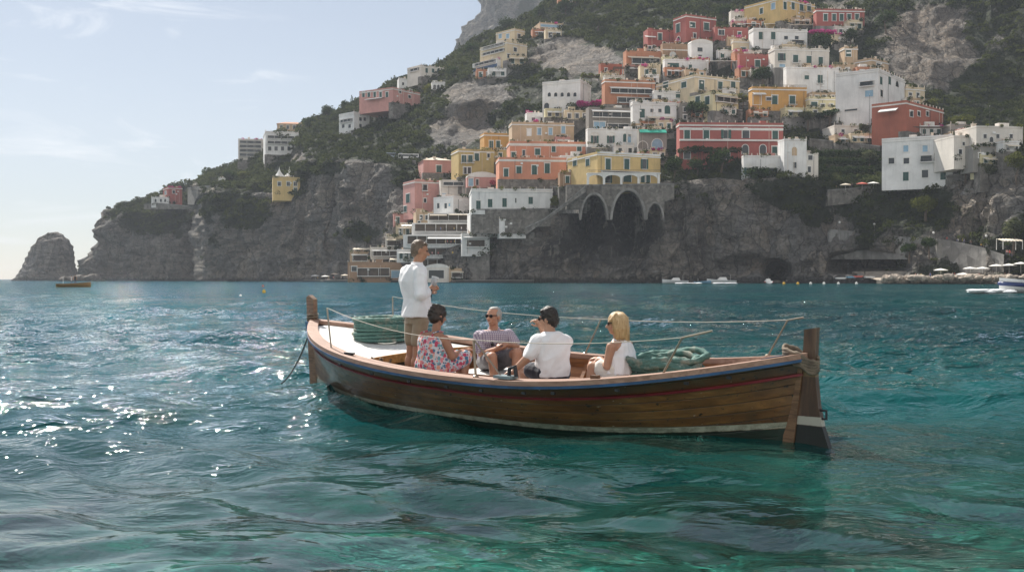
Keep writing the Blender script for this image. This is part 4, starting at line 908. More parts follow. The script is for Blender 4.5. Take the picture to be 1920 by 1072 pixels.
# --- the man standing with cup and bottle ---------------------------------
def man_standing():
    D0 = 13.8; J = lambda px, py, d=0.0: at(px, py, D0 + d)
    fwd = unit((.80, .60, 0)); r, f, u = frame(fwd); zf = bw(0.395 * BL, -0.5, 0.08)[2]
    loc = np.array([J(770, 700)[0], D0, zf])
    t = thing('person', 'standing man in loose white shirt and khaki shorts holding a cup', 'person', loc)
    pel = J(782, 592); chest = J(774, 521); neck = J(782, 493); hd = J(788, 470, .0)
    shN = chest + r * .180 + u * .085; shF = chest - r * .150 + u * .075
    elN = J(789, 553, -.24); wrN = J(803, 546, -.02); elF = J(778, 552, .33); wrF = J(806, 545, .14)
    B = Fig(); hfwd = unit((.97, .16, -.22)); P, M = head(B, hd, hfwd, 1.06); sk = skin('tanned skin', (0.42, 0.22, 0.14))
    B.cone(neck - u * .06, hd - u * .06 - f * .02, .062, .056)
    B.loft([(pel - u * .06, r, f, .16, .115), (pel + u * .05, r, f, .17, .12), (pel + u * .20, r, f, .165, .12), (chest - u * .04, r, f, .185, .125), (chest + u * .08, r, f, .19, .11), (chest + u * .15, r, f, .12, .08), (neck - u * .03, r, f, .065, .062)])
    B.limb([shN, elN, wrN], [.058, .045, .031]); B.limb([shF, elF, wrF], [.058, .045, .031])
    hand(B, wrN, (.70, .45, .55), (-.3, .9, -.2), 1.05, 0.95, thumb=-1); hand(B, wrF, (.85, -.2, .45), (.1, -.95, .1), 1.05, 0.95, thumb=1)
    hipN, hipF = pel + r * .09 - u * .05, pel - r * .09 - u * .05
    knN, knF = J(783, 645, -.06), J(771, 643, .10); anN, anF = np.array([*J(777, 700, -.04)[:2], zf + .085]), np.array([*J(765, 700, .14)[:2], zf + .085])
    for h, kn, an in ((hipN, knN, anN), (hipF, knF, anF)):
        B.limb([h, kn, an], [.092, .060, .040]); B.ell(kn * .62 + an * .38 - f * .018, (.054, .058, .11)); foot(B, an, f)
    B.fuse('body', sk, t, loc, 0.007, 4)
    lips(P, 1.06, t, loc); eyes(P, 1.06, t, loc, M)
    short_hair(hd, hfwd, (0, 0, 1), 1.06, hairmat('grey brown hair', (0.10, 0.07, 0.05), (0.30, 0.23, 0.17), (40, 40, 40)), t, loc, 0.004, -.05, tuft=0.003, seed=3, recede=0.3)
    G = Fig()
    G.loft([(pel - u * .01 - f * .01, r, f, .200, .160), (pel + u * .10, r, f, .195, .158), (pel + u * .22, r, f, .190, .150), (chest - u * .04, r, f, .200, .148), (chest + u * .06, r, f, .205, .132), (chest + u * .125, r, f, .165, .105), (chest + u * .165, r, f, .095, .085), (neck - u * .035, r, f, .072, .07)])
    G.limb([shN - u * .01, elN * .97 + shN * .03, elN * .35 + wrN * .65], [.080, .074, .062]); G.limb([shF - u * .01, elF * .97 + shF * .03, elF * .35 + wrF * .65], [.080, .074, .062])
    G.ell(shN - u * .005, (.082, .082, .08)); G.ell(shF - u * .005, (.082, .082, .08))
    sh = G.fuse('shirt', M_WSHIRT, t, loc, 0.008, 3, 0.017, 0.11, u + .5 * r, 11)
    G = Fig(); G.loft([(neck - u * .055, r, f, .085, .080), (neck - u * .0, r, f, .072, .072), (neck + u * .012, r, f, .069, .070)]); G.fuse('collar', M_WSHIRT, sh, loc, 0.006, 2)
    G = Fig(); G.loft([(pel - u * .10, r, f, .17, .125), (pel + u * .04, r, f, .175, .13), (pel + u * .09, r, f, .17, .125)])
    for h, kn in ((hipN, knN), (hipF, knF)): G.limb([h, h * .12 + kn * .88], [.105, .088])
    G.fuse('shorts', cloth('khaki cotton', (0.30, 0.235, 0.165), 0.12), t, loc, 0.008, 3, 0.007, 0.09, u, 12)
    # what he holds
    cu = J(812, 536, .05); mb = MB(); mb.lathe([(.034, 0), (.046, .115), (.048, .118), (.044, .115), (.032, .006)], (0, 0, 0), 20)
    tt = NT('clear cup plastic'); gl = tt.n('ShaderNodeBsdfGlass', {'Color': (0.95, 0.96, 0.97, 1), 'Roughness': 0.08, 'IOR': 1.2}).outputs[0]; df = tt.n('ShaderNodeBsdfDiffuse', {'Color': (0.75, 0.78, 0.8, 1)}).outputs[0]
    tt.l(tt.n('ShaderNodeMixShader', {0: 0.45, 1: gl, 2: df}).outputs[0], tt.out.inputs[0])
    o = mb.build('plastic_cup', tt.m, None, True); o.location = tuple(cu); o.rotation_euler = (0.1, 0.25, 0); tag(o, 'clear plastic cup in the hand of the standing man', 'cup')
    mb = MB(); mb.lathe([(.016, -.15), (.020, -.14), (.021, -.02), (.018, .0), (.018, .02)], (0, 0, 0), 14)
    o = mb.build('microphone_handle', plain('black plastic', (0.02, 0.02, 0.024), 0.35, 0.1), None, True); o.location = tuple(J(808, 545, -.05)); o.rotation_euler = (0, 0.15, 0); tag(o, 'short black handle gripped below the cup', 'handle')
man_standing()

# --- woman in the floral dress -----------------------------------------------
def woman_floral():
    D0 = 13.3; J = lambda px, py, d=0.0: at(px, py, D0 + d)
    fwd = unit((.62, .78, 0)); r, f, u = frame(fwd); loc = np.array([J(812, 700)[0], D0, bw(0.44 * BL, -.7, .36)[2]])
    t = thing('person', 'seated woman with short dark curly hair in a floral summer dress', 'person', loc)
    pel = J(813, 684); chest = J(811, 641); neck = J(817, 618); hd = J(822, 592)
    hfwd = unit((.80, .55, -.22)); B = Fig(); P, M = head(B, hd, hfwd, 0.98, female=True); sk = skin('warm brown skin', (0.36, 0.18, 0.115))
    B.cone(neck - u * .05, hd - u * .05 - f * .02, .055, .050)
    shR = J(833, 637, -.12); shL = J(792, 634, .08)
    B.loft([(pel - u * .04, r, f, .20, .15), (pel + u * .10, r, f, .185, .145), (chest - u * .02, r, f, .185, .135), (chest + u * .06, r, f, .185, .115), (chest + u * .115, r, f, .135, .085), (neck - u * .025, r, f, .06, .058)])
    elR, wrR = J(848, 668, -.10), J(870, 657, .12); elL, wrL = J(822, 668, .35), J(868, 660, .34)
    B.limb([shR, elR, wrR], [.062, .050, .030]); B.limb([shL, elL, wrL], [.060, .048, .030])
    hand(B, wrR, (.85, .35, .15), (-.2, .3, -.9), .95, 0.7, thumb=1); hand(B, wrL, (.8, .1, -.1), (0, -.2, -.95), .95, 0.6, thumb=-1)
    hR, hL = pel + r * .10 - u * .03, pel - r * .10 - u * .03; kR, kL = J(873, 670, .06), J(866, 668, .32)
    zf = bw(0.47 * BL, -.3, 0.08)[2]; aR, aL = np.array([*J(866, 700, .12)[:2], zf + .08]), np.array([*J(860, 700, .38)[:2], zf + .08])
    for h, kn, an in ((hR, kR, aR), (hL, kL, aL)): B.limb([h, kn, an], [.095, .062, .040]); B.ell(kn * .65 + an * .35 - f * .02, (.052, .054, .10)); foot(B, an, (.9, .3, 0), .92)
    B.fuse('body', sk, t, loc, 0.007, 4); lips(P, .98, t, loc); eyes(P, .98, t, loc, M)
    rr, ff, uu = frame(hfwd); hm = hairmat('dark brown curls', (0.012, 0.008, 0.006), (0.060, 0.035, 0.022), (30, 30, 30), 0.42); G = Fig(); MM = np.c_[rr, ff, uu]; Q = lambda x, y, z: hd + x * rr + y * ff + z * uu
    G.ell(Q(0, -.022, .035), (.092, .105, .098), MM); G.ell(Q(0, -.055, -.03), (.088, .070, .075), MM); G.ell(Q(.0, -.085, .05), (.055, .045, .05), MM)
    rg = random.Random(5)
    for i in range(70):
        a = rg.uniform(-2.6, 2.6) - math.pi / 2; z = rg.uniform(-.08, .10); e = math.sqrt(max(0, 1 - (z / .12) ** 2)); G.ell(Q(.088 * e * math.cos(a), -.025 + .10 * e * math.sin(a), .02 + z), (.019, .019, .019))
    hr = G.fuse('hair', hm, t, loc, 0.006, 1, 0.004, 0.02, None, 8)
    mb = MB(); mb.ball(Q(-.03, -.115, .055) - loc, (.016, .012, .010), 8, 6); mb.build('hair_clip', plain('pearl clip', (0.7, 0.55, 0.4), 0.3, 0.1), hr)
    tt = NT('floral print'); v = tt.pos(obj=True)
    vo = tt.n('ShaderNodeTexVoronoi', {'Vector': v, 'Scale': 21.0, 'Randomness': 1.0}); vo2 = tt.n('ShaderNodeTexVoronoi', {'Vector': v, 'Scale': 38.0}); dn = tt.noise(v, 30.0, 3)
    colr = tt.n('ShaderNodeSeparateXYZ', {0: vo.outputs['Color']}).outputs[0]; colr2 = tt.n('ShaderNodeSeparateXYZ', {0: vo2.outputs['Color']}).outputs[1]
    fl = tt.ramp(colr, [(0.0, (0.50, 0.07, 0.13)), (0.18, (0.68, 0.24, 0.26)), (0.36, (0.08, 0.19, 0.30)), (0.50, (0.72, 0.36, 0.26)), (0.64, (0.16, 0.33, 0.38)), (0.78, (0.70, 0.32, 0.38)), (0.9, (0.55, 0.12, 0.12))], 'CONSTANT')
    fl2 = tt.ramp(colr2, [(0.0, (0.05, 0.12, 0.20)), (0.3, (0.20, 0.38, 0.42)), (0.55, (0.60, 0.16, 0.17)), (0.8, (0.72, 0.46, 0.42))], 'CONSTANT')
    d1 = tt.ramp(tt.math('ADD', vo.outputs['Distance'], tt.math('MULTIPLY', tt.math('SUBTRACT', dn, .5), .35)), [(0.50, 1.0), (0.56, 0.0)]); d2 = tt.ramp(tt.math('ADD', vo2.outputs['Distance'], tt.math('MULTIPLY', tt.math('SUBTRACT', dn, .5), .4)), [(0.42, 1.0), (0.50, 0.0)])
    cc = tt.mix(d2, (0.60, 0.60, 0.64), fl2); cc = tt.mix(d1, cc, fl); dm = tt.fin(cc, 0.85, tt.bump(tt.noise(v, 60, 3), .002))
    G = Fig(); wst = pel + u * .15
    G.loft([(pel - u * .075, r, f, .235, .185), (pel - u * .0, r, f, .235, .185), (pel + u * .08, r, f, .215, .170), (wst + u * .03, r, f, .195, .152), (wst + u * .10, r, f, .205, .155), (chest + u * .02, r, f, .195, .142), (chest + u * .075, r, f, .165, .118)])
    G.limb([hR, hR * .25 + kR * .75, kR * .99 + hR * .01], [.12, .10, .085]); G.limb([hL, hL * .25 + kL * .75, kL * .99 + hL * .01], [.12, .10, .085]); G.cone(hR * .3 + kR * .7 - u * .02, hL * .3 + kL * .7 - u * .02, .075, .075); G.cone(hR * .6 + kR * .4 - u * .03, hL * .6 + kL * .4 - u * .03, .09, .09)
    dr = G.fuse('dress', dm, t, loc, 0.008, 3, 0.016, 0.08, u, 15)
    mb = MB(); mb.tube([(wst + u * .035) + .200 * math.cos(a) * r + .156 * math.sin(a) * f - loc for a in np.linspace(0, 2 * math.pi, 40)], .008, 6); mb.build('waist_seam', dm, dr)
    for sg, s_ in ((1, shR), (-1, shL)):
        mb = MB(); top = neck + r * sg * .085 - u * .015 - f * .01; mb.tube([chest + r * sg * .10 + u * .075 - f * .118 - loc, chest + r * sg * .095 + u * .115 - f * .098 - loc, top - f * .035 - loc, top + f * .05 - u * .01 - loc, chest + r * sg * .10 + u * .07 + f * .118 - loc], .008, 6); mb.build('strap', dm, dr)
woman_floral()

# --- man in the checked shirt facing the camera --------------------------------
def man_checked():
    D0 = 14.2; J = lambda px, py, d=0.0: at(px, py, D0 + d)
    fwd = unit((-.10, -.99, 0)); r, f, u = frame(fwd); loc = np.array([J(922, 690)[0], D0, bw(0.43 * BL, .35, .40)[2]])
    t = thing('person', 'smiling grey haired man in sunglasses and checked shirt facing the camera', 'person', loc)
    pel = J(922, 676, .05); chest = J(926, 634, -.05); neck = J(926, 615, -.06); hd = J(925, 593, -.12)
    hfwd = unit((-.62, -.78, -.06)); B = Fig(); P, M = head(B, hd, hfwd, 1.02); sk = skin('sunburnt skin', (0.47, 0.25, 0.165))
    B.cone(neck - u * .06, hd - u * .05 - f * .02, .060, .056)
    shR, shL = J(899, 630, -.02), J(952, 628, -.04)
    B.loft([(pel - u * .03, r, f, .165, .13), (pel + u * .10, r, f, .165, .135), (chest - u * .05, r, f, .18, .13), (chest + u * .06, r, f, .19, .115), (chest + u * .11, r, f, .13, .085), (neck - u * .03, r, f, .066, .062)])
    elR, wrR = J(903, 664, -.14), J(932, 654, -.42); elL, wrL = J(968, 648, -.10), J(949, 645, -.42)
    B.limb([shR, elR, wrR], [.060, .046, .032]); B.limb([shL, elL, wrL], [.060, .046, .032])
    hand(B, wrR, (.9, -.30, .10), (.1, .2, .9), 1.05, 0.7, thumb=1); hand(B, wrL, (-.85, -.30, .0), (-.2, .1, -.9), 1.05, 0.9, thumb=1)
    hR, hL = pel + r * .09 - u * .02, pel - r * .09 - u * .02; kR, kL = J(923, 669, -.46), J(970, 661, -.42)
    zf = bw(0.46 * BL, -.2, 0.08)[2]; aR, aL = np.array([*J(930, 700, -.46)[:2], zf + .085]), np.array([*J(962, 700, -.46)[:2], zf + .085])
    for h, kn, an in ((hR, kR, aR), (hL, kL, aL)): B.limb([h, kn, an], [.095, .064, .042]); B.ell(kn * .65 + an * .35 - f * .02, (.054, .056, .11)); foot(B, an, f)
    B.fuse('body', sk, t, loc, 0.007, 4); rr, ff, uu = frame(hfwd); shades(P, 1.02, t, loc, rr, ff, uu); lips(P, 1.02, t, loc)
    mb = MB(); mb.tube([P(-.026, .079, -.058) - loc, P(-.01, .089, -.064) - loc, P(.01, .089, -.064) - loc, P(.026, .079, -.058) - loc], [.002, .005, .005, .002], 8); mb.build('teeth', plain('teeth', (0.75, 0.72, 0.66), 0.3, 0.03), t)
    G = Fig(); MM = np.c_[rr, ff, uu]; Q = lambda x, y, z: hd + 1.02 * (x * rr + y * ff + z * uu)
    G.ell(Q(0, -.050, .035), (.083, .075, .080), MM); G.ell(Q(0, -.055, -.02), (.078, .058, .065), MM)
    for sg in (-1, 1): G.ell(Q(sg * .072, -.02, .025), (.016, .045, .045), MM)
    G.ell(Q(0, -.02, .098), (.055, .07, .022), MM); G.fuse('hair', hairmat('grey hair', (0.30, 0.28, 0.26), (0.62, 0.60, 0.56), (40, 40, 40)), t, loc, 0.006, 2, 0.003, 0.02, None, 5)
    tt = NT('checked shirt'); v = tt.n('ShaderNodeSeparateXYZ', {0: tt.n('ShaderNodeTexCoord').outputs['Object']})
    def lines(s, per, w): return tt.ramp(tt.math('FRACT', tt.math('MULTIPLY', s, 1 / per)), [(0.0, 1.0), (w, 1.0), (w + .02, 0.0)])
    lx = tt.math('MAXIMUM', lines(tt.math('ADD', v.outputs[0], tt.math('MULTIPLY', v.outputs[1], .6)), .026, .34), lines(v.outputs[2], .026, .34)); n = tt.noise(tt.pos(obj=True), 5, 3)
    cc = tt.mix(lx, (0.60, 0.56, 0.60), (0.25, 0.20, 0.30)); cm = tt.fin(tt.mix(tt.math('MULTIPLY', n, .2), cc, (0.5, 0.42, 0.45)), 0.85)
    G = Fig(); G.loft([(pel - u * .03, r, f, .185, .155), (pel + u * .10, r, f, .185, .158), (chest - u * .05, r, f, .195, .148), (chest + u * .055, r, f, .20, .130), (chest + u * .105, r, f, .15, .10), (neck - u * .045, r, f, .085, .08)])
    G.limb([shR, shR * .25 + elR * .75], [.080, .078]); G.limb([shL, shL * .25 + elL * .75], [.080, .078]); sh = G.fuse('shirt', cm, t, loc, 0.008, 3, 0.009, 0.09, u, 21)
    for sg in (-1, 1):
        G = Fig(); G.cone(neck + r * sg * .055 - u * .01 - f * .01, neck + r * sg * .06 - u * .085 + f * .088, .028, .018); G.cone(neck - r * sg * .0 - u * .02 - f * .06, neck + r * sg * .06 - u * .015, .022, .024); G.fuse('collar', cm, sh, loc, .006, 1)
    mb = MB(); a = neck - u * .075 + f * .085; mb.prism([(-.030, .02), (.030, .02), (0, -.11)], -.004, .004, 0, np.c_[r, -f, u], a - loc); mb.build('open_neck', sk, sh)
    G = Fig(); G.loft([(pel - u * .07, r, f, .175, .14), (pel + u * .05, r, f, .175, .14)])
    for h, kn in ((hR, kR), (hL, kL)): G.limb([h, h * .30 + kn * .70], [.112, .092]); G.cone(h * .45 + kn * .55 - u * .03, h * .35 + kn * .65 - u * .03, .092, .088)
    G.fuse('shorts', cloth('grey shorts', (0.17, 0.165, 0.18), 0.12), t, loc, .008, 3, .006, .08, u, 22)
    mb = MB(); a = chest - u * .045 + f * .150; mb.tube([neck + r * .07 - u * .05 + f * .06 - loc, a + r * .005 - loc], .004, 6); mb.tube([neck - r * .07 - u * .05 + f * .06 - loc, a - r * .005 - loc], .004, 6); mb.ball(a - u * .025 - loc, (.022, .012, .022), 10, 6); mb.build('neck_cord', MATS['lens'], t)
man_checked()

# --- man in the white polo, back to the camera -----------------------------------
def man_polo():
    D0 = 12.15; J = lambda px, py, d=0.0: at(px, py, D0 + d)
    fwd = unit((-.50, .86, 0)); r, f, u = frame(fwd); loc = np.array([J(1036, 705)[0], D0, bw(0.66 * BL, -.6, .36)[2]])
    t = thing('person', 'seated dark haired man in white polo shirt with his back turned', 'person', loc)
    pel = J(1036, 696); chest = J(1035, 647, .02); neck = J(1033, 621, .03); hd = J(1027, 599, .06)
    hfwd = unit((-.93, .36, -.05)); B = Fig(); P, M = head(B, hd, hfwd, 1.02); sk = skin('tan skin', (0.45, 0.25, 0.165))
    B.cone(neck - u * .06, hd - u * .05 - f * .02, .064, .060)
    shL, shR = J(1009, 641, -.06), J(1060, 640, .12)
    B.loft([(pel - u * .03, r, f, .175, .13), (pel + u * .10, r, f, .175, .135), (chest - u * .04, r, f, .19, .135), (chest + u * .06, r, f, .195, .115), (chest + u * .12, r, f, .135, .09), (neck - u * .03, r, f, .068, .066)])
    elL, wrL = J(987, 673, -.10), J(964, 694, -.08); elR, wrR = J(1042, 668, .42), J(1014, 612, .30)
    B.limb([shL, elL, wrL], [.064, .050, .033]); B.limb([shR, elR, wrR], [.062, .048, .033])
    hand(B, wrL, (-.85, .05, -.30), (-.1, .05, -.95), 1.05, 0.55, thumb=1); hand(B, wrR, (-.5, -.1, .65), (-.5, -.6, -.3), 1.0, 1.1, thumb=-1)
    hL, hR = pel - r * .10 - u * .02, pel + r * .10 - u * .02; kL, kR = J(982, 690, .20), J(1000, 688, .50)
    zf = bw(0.62 * BL, .1, 0.08)[2]; aL, aR = np.array([*J(985, 705, .34)[:2], zf + .085]), np.array([*J(1003, 705, .62)[:2], zf + .085])
    for h, kn, an in ((hL, kL, aL), (hR, kR, aR)): B.limb([h, kn, an], [.095, .065, .042]); B.ell(kn * .65 + an * .35 - f * .02, (.054, .056, .11)); foot(B, an, f)
    B.fuse('body', sk, t, loc, 0.007, 4); rr, ff, uu = frame(hfwd); shades(P, 1.02, t, loc, rr, ff, uu); lips(P, 1.02, t, loc)
    short_hair(hd, hfwd, (0, 0, 1), 1.02, hairmat('near black hair', (0.010, 0.008, 0.007), (0.045, 0.035, 0.028), (40, 40, 40), 0.4), t, loc, 0.014, -.05, top=.008, tuft=0.009, seed=9)
    G = Fig(); G.loft([(pel - u * .055, r, f, .200, .165), (pel + u * .06, r, f, .200, .165), (pel + u * .14, r, f, .195, .155), (chest - u * .05, r, f, .205, .150), (chest + u * .055, r, f, .208, .130), (chest + u * .11, r, f, .16, .105), (chest + u * .145, r, f, .10, .085)])
    G.limb([shL, shL * .32 + elL * .68], [.086, .082]); G.limb([shR, shR * .32 + elR * .68], [.086, .082]); sh = G.fuse('polo_shirt', M_WSHIRT, t, loc, .008, 3, .015, .10, r + .7 * u, 31)
    G = Fig(); G.loft([(neck - u * .06, r, f, .090, .085), (neck - u * .015, r, f, .080, .080), (neck + u * .0, r, f, .077, .078)]); G.fuse('collar', M_WSHIRT, sh, loc, .006, 2)
    G = Fig(); G.loft([(pel - u * .08, r, f, .185, .145), (pel + u * .03, r, f, .185, .145)])
    for h, kn in ((hL, kL), (hR, kR)): G.limb([h, h * .40 + kn * .60], [.115, .094])
    G.fuse('shorts', cloth('navy shorts', (0.022, 0.026, 0.040), 0.2), t, loc, .008, 3, .006, .08, u, 32)
man_polo()

# --- blonde woman in the white top -------------------------------------------------
def woman_blonde():
    D0 = 11.95; J = lambda px, py, d=0.0: at(px, py, D0 + d)
    fwd = unit((-.85, .52, 0)); r, f, u = frame(fwd); loc = np.array([J(1160, 705)[0], D0, bw(0.74 * BL, -.3, .36)[2]])
    t = thing('person', 'seated blonde woman in sleeveless white top and sunglasses looking left', 'person', loc)
    pel = J(1163, 690); chest = J(1163, 656, .02); neck = J(1160, 633, .02); hd = J(1155, 607, .02)
    hfwd = unit((-.985, .12, -.08)); B = Fig(); P, M = head(B, hd, hfwd, 0.98); sk = skin('light tan skin', (0.46, 0.255, 0.17))
    B.cone(neck - u * .05, hd - u * .05 - f * .01, .052, .048)
    shL, shR = J(1146, 650, -.14), J(1178, 646, .16)
    B.loft([(pel - u * .03, r, f, .17, .14), (pel + u * .09, r, f, .155, .13), (chest - u * .03, r, f, .16, .125), (chest + u * .055, r, f, .17, .11), (chest + u * .10, r, f, .13, .08), (neck - u * .02, r, f, .058, .055)])
    elL, wrL = J(1138, 687, -.14), J(1126, 673, .08); elR, wrR = J(1146, 684, .34), J(1124, 672, .22)
    B.limb([shL, elL, wrL], [.054, .043, .028]); B.limb([shR, elR, wrR], [.052, .042, .028])
    hand(B, wrL, (-.7, .4, .10), (0, .3, -.9), .92, .6, thumb=1); hand(B, wrR, (-.8, -.2, -.10), (0, -.2, -.9), .92, .6, thumb=-1)
    hL, hR = pel - r * .09 - u * .02, pel + r * .09 - u * .02; kL, kR = J(1111, 687, .02), J(1118, 685, .24)
    zf = bw(0.68 * BL, .0, 0.08)[2]; aL, aR = np.array([*J(1100, 712, .06)[:2], zf + .08]), np.array([*J(1108, 712, .28)[:2], zf + .08])
    for h, kn, an in ((hL, kL, aL), (hR, kR, aR)): B.limb([h, kn, an], [.088, .060, .038]); B.ell(kn * .65 + an * .35 - f * .02, (.050, .052, .10)); foot(B, an, f, .92)
    B.fuse('body', sk, t, loc, .007, 4); rr, ff, uu = frame(hfwd); shades(P, .98, t, loc, rr, ff, uu); lips(P, .98, t, loc)
    G = Fig(); MM = np.c_[rr, ff, uu]; Q = lambda x, y, z: hd + .98 * (x * rr + y * ff + z * uu)
    G.ell(Q(0, -.020, .042), (.090, .104, .094), MM); G.ell(Q(0, -.045, -.01), (.094, .088, .09), MM)
    rg = random.Random(3)
    for i in range(60):
        a = -math.pi / 2 + (i / 59 * 2 - 1) * 2.05; z1 = -.155 - .05 * rg.random() - .02 * math.cos(a); ex = .092 + rg.uniform(-.006, .010); p0 = Q(.080 * math.cos(a), -.025 + .09 * math.sin(a), .05); p1 = Q((ex + .006) * math.cos(a), -.028 + (ex + .010) * math.sin(a), -.06); p2 = Q(ex * .98 * math.cos(a + rg.uniform(-.1, .1)), -.028 + ex * math.sin(a), z1)
        G.limb([p0, p1, p2], [.020, .018, .007])
    for i in range(7): a = -1 + i / 3; G.cone(Q(a * .06, -.01, .118 - abs(a) * .012), Q(a * .082, .058, .062 - abs(a) * .02), .018, .012)
    hs_ = MB()
    for i in range(46):
        a = -math.pi / 2 + rg.uniform(-2.0, 2.0); e = rg.uniform(1.0, 1.10); zz = -.17 - .06 * rg.random(); hs_.tube([Q(.050 * math.cos(a) * e, -.02 + .06 * math.sin(a) * e, .125), Q(.092 * math.cos(a) * e, -.025 + .104 * math.sin(a) * e, .06), Q(.102 * math.cos(a) * e, -.028 + .106 * math.sin(a) * e, -.06), Q(.096 * math.cos(a + .12) * e, -.028 + .100 * math.sin(a + .12) * e, zz)], [.003, .0065, .006, .002], 5)
    hs_.v = [tuple(np.asarray(v) - loc) for v in hs_.v]; st_ = hs_.build('hair_strands', hairmat('pale blonde strands', (0.45, 0.30, 0.14), (0.88, 0.70, 0.45), (40, 40, 8), .4), t, True); st_['kind'] = 'stuff'
    G.fuse('hair', hairmat('blonde hair', (0.34, 0.21, 0.085), (0.80, 0.60, 0.34), (70, 70, 5), .42), t, loc, .006, 1, .004, .018, u, 4)
    wm = M_WSHIRT; G = Fig()
    G.loft([(pel - u * .05, r, f, .205, .185), (pel + u * .05, r, f, .190, .165), (pel + u * .13, r, f, .178, .150), (chest - u * .02, r, f, .172, .140), (chest + u * .05, r, f, .150, .118), (chest + u * .085, r, f, .105, .10), (chest + u * .115, r, f, .09, .075)])
    G.fuse('top', wm, t, loc, .007, 2, .016, .08, u, 41)
    G = Fig(); G.loft([(pel - u * .085, r, f, .19, .16), (pel + u * .02, r, f, .19, .16)])
    for h, kn in ((hL, kL), (hR, kR)): G.limb([h, h * .42 + kn * .58], [.112, .096])
    G.fuse('shorts', cloth('cream shorts', (0.72, 0.69, 0.63), .08), t, loc, .008, 3, .006, .07, u, 42)
woman_blonde()
# ------------------------------------------------------------------ the town
PAL = {'white': (.80, .79, .77), 'cream': (.72, .60, .41), 'yellow': (.68, .49, .21), 'orange': (.60, .33, .095), 'salmon': (.66, .28, .17), 'red': (.40, .115, .095), 'brickred': (.42, .13, .08),
       'pink': (.62, .31, .27), 'tan': (.58, .42, .27), 'brick': (.38, .235, .14), 'ochre': (.54, .40, .16), 'grey': (.30, .285, .26), 'paleyel': (.74, .67, .42), 'stone': (.25, .23, .205), 'terra': (.50, .215, .115), 'offwhite': (.74, .69, .62)}
def PM(c): return stucco('stucco ' + c, PAL[c], 0.5 if c in ('grey', 'stone', 'brick') else 0.38)
M_TRIM = stucco('white trim', (.80, .78, .74), 0.25)
M_SHUT = plain('green shutter', (0.016, 0.075, 0.062), 0.55, 0.3, 1.0)
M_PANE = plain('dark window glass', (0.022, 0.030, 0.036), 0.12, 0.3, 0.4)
M_BLUEP = plain('sky blue window', (0.25, 0.40, 0.52), 0.2, 0.2, 0.4)
M_ROOF = plain('terrace tiles', (0.42, 0.30, 0.22), 0.85, 0.25, 0.3)
M_RAILD = plain('dark railing iron', (0.05, 0.05, 0.052), 0.5, 0.2)
M_AWN = plain('cream awning canvas', (0.70, 0.62, 0.50), 0.8, 0.10, 0.4)
M_AWNW = plain('white awning canvas', (0.80, 0.79, 0.76), 0.8, 0.06, 0.4)
M_POT = plain('terracotta pot', (0.42, 0.18, 0.09), 0.8, 0.2)
M_TEAL = plain('green awning cloth', (0.02, 0.42, 0.30), 0.7, 0.2, 0.5)
M_CHIM = plain('pale chimney plaster', (0.66, 0.58, 0.49), 0.9, 0.15)
rh = random.Random(21)
def along(C_, d, px):
    k = (px - CX) / F; return (k * C_[1] - C_[0]) / (d[0] - k * d[1])
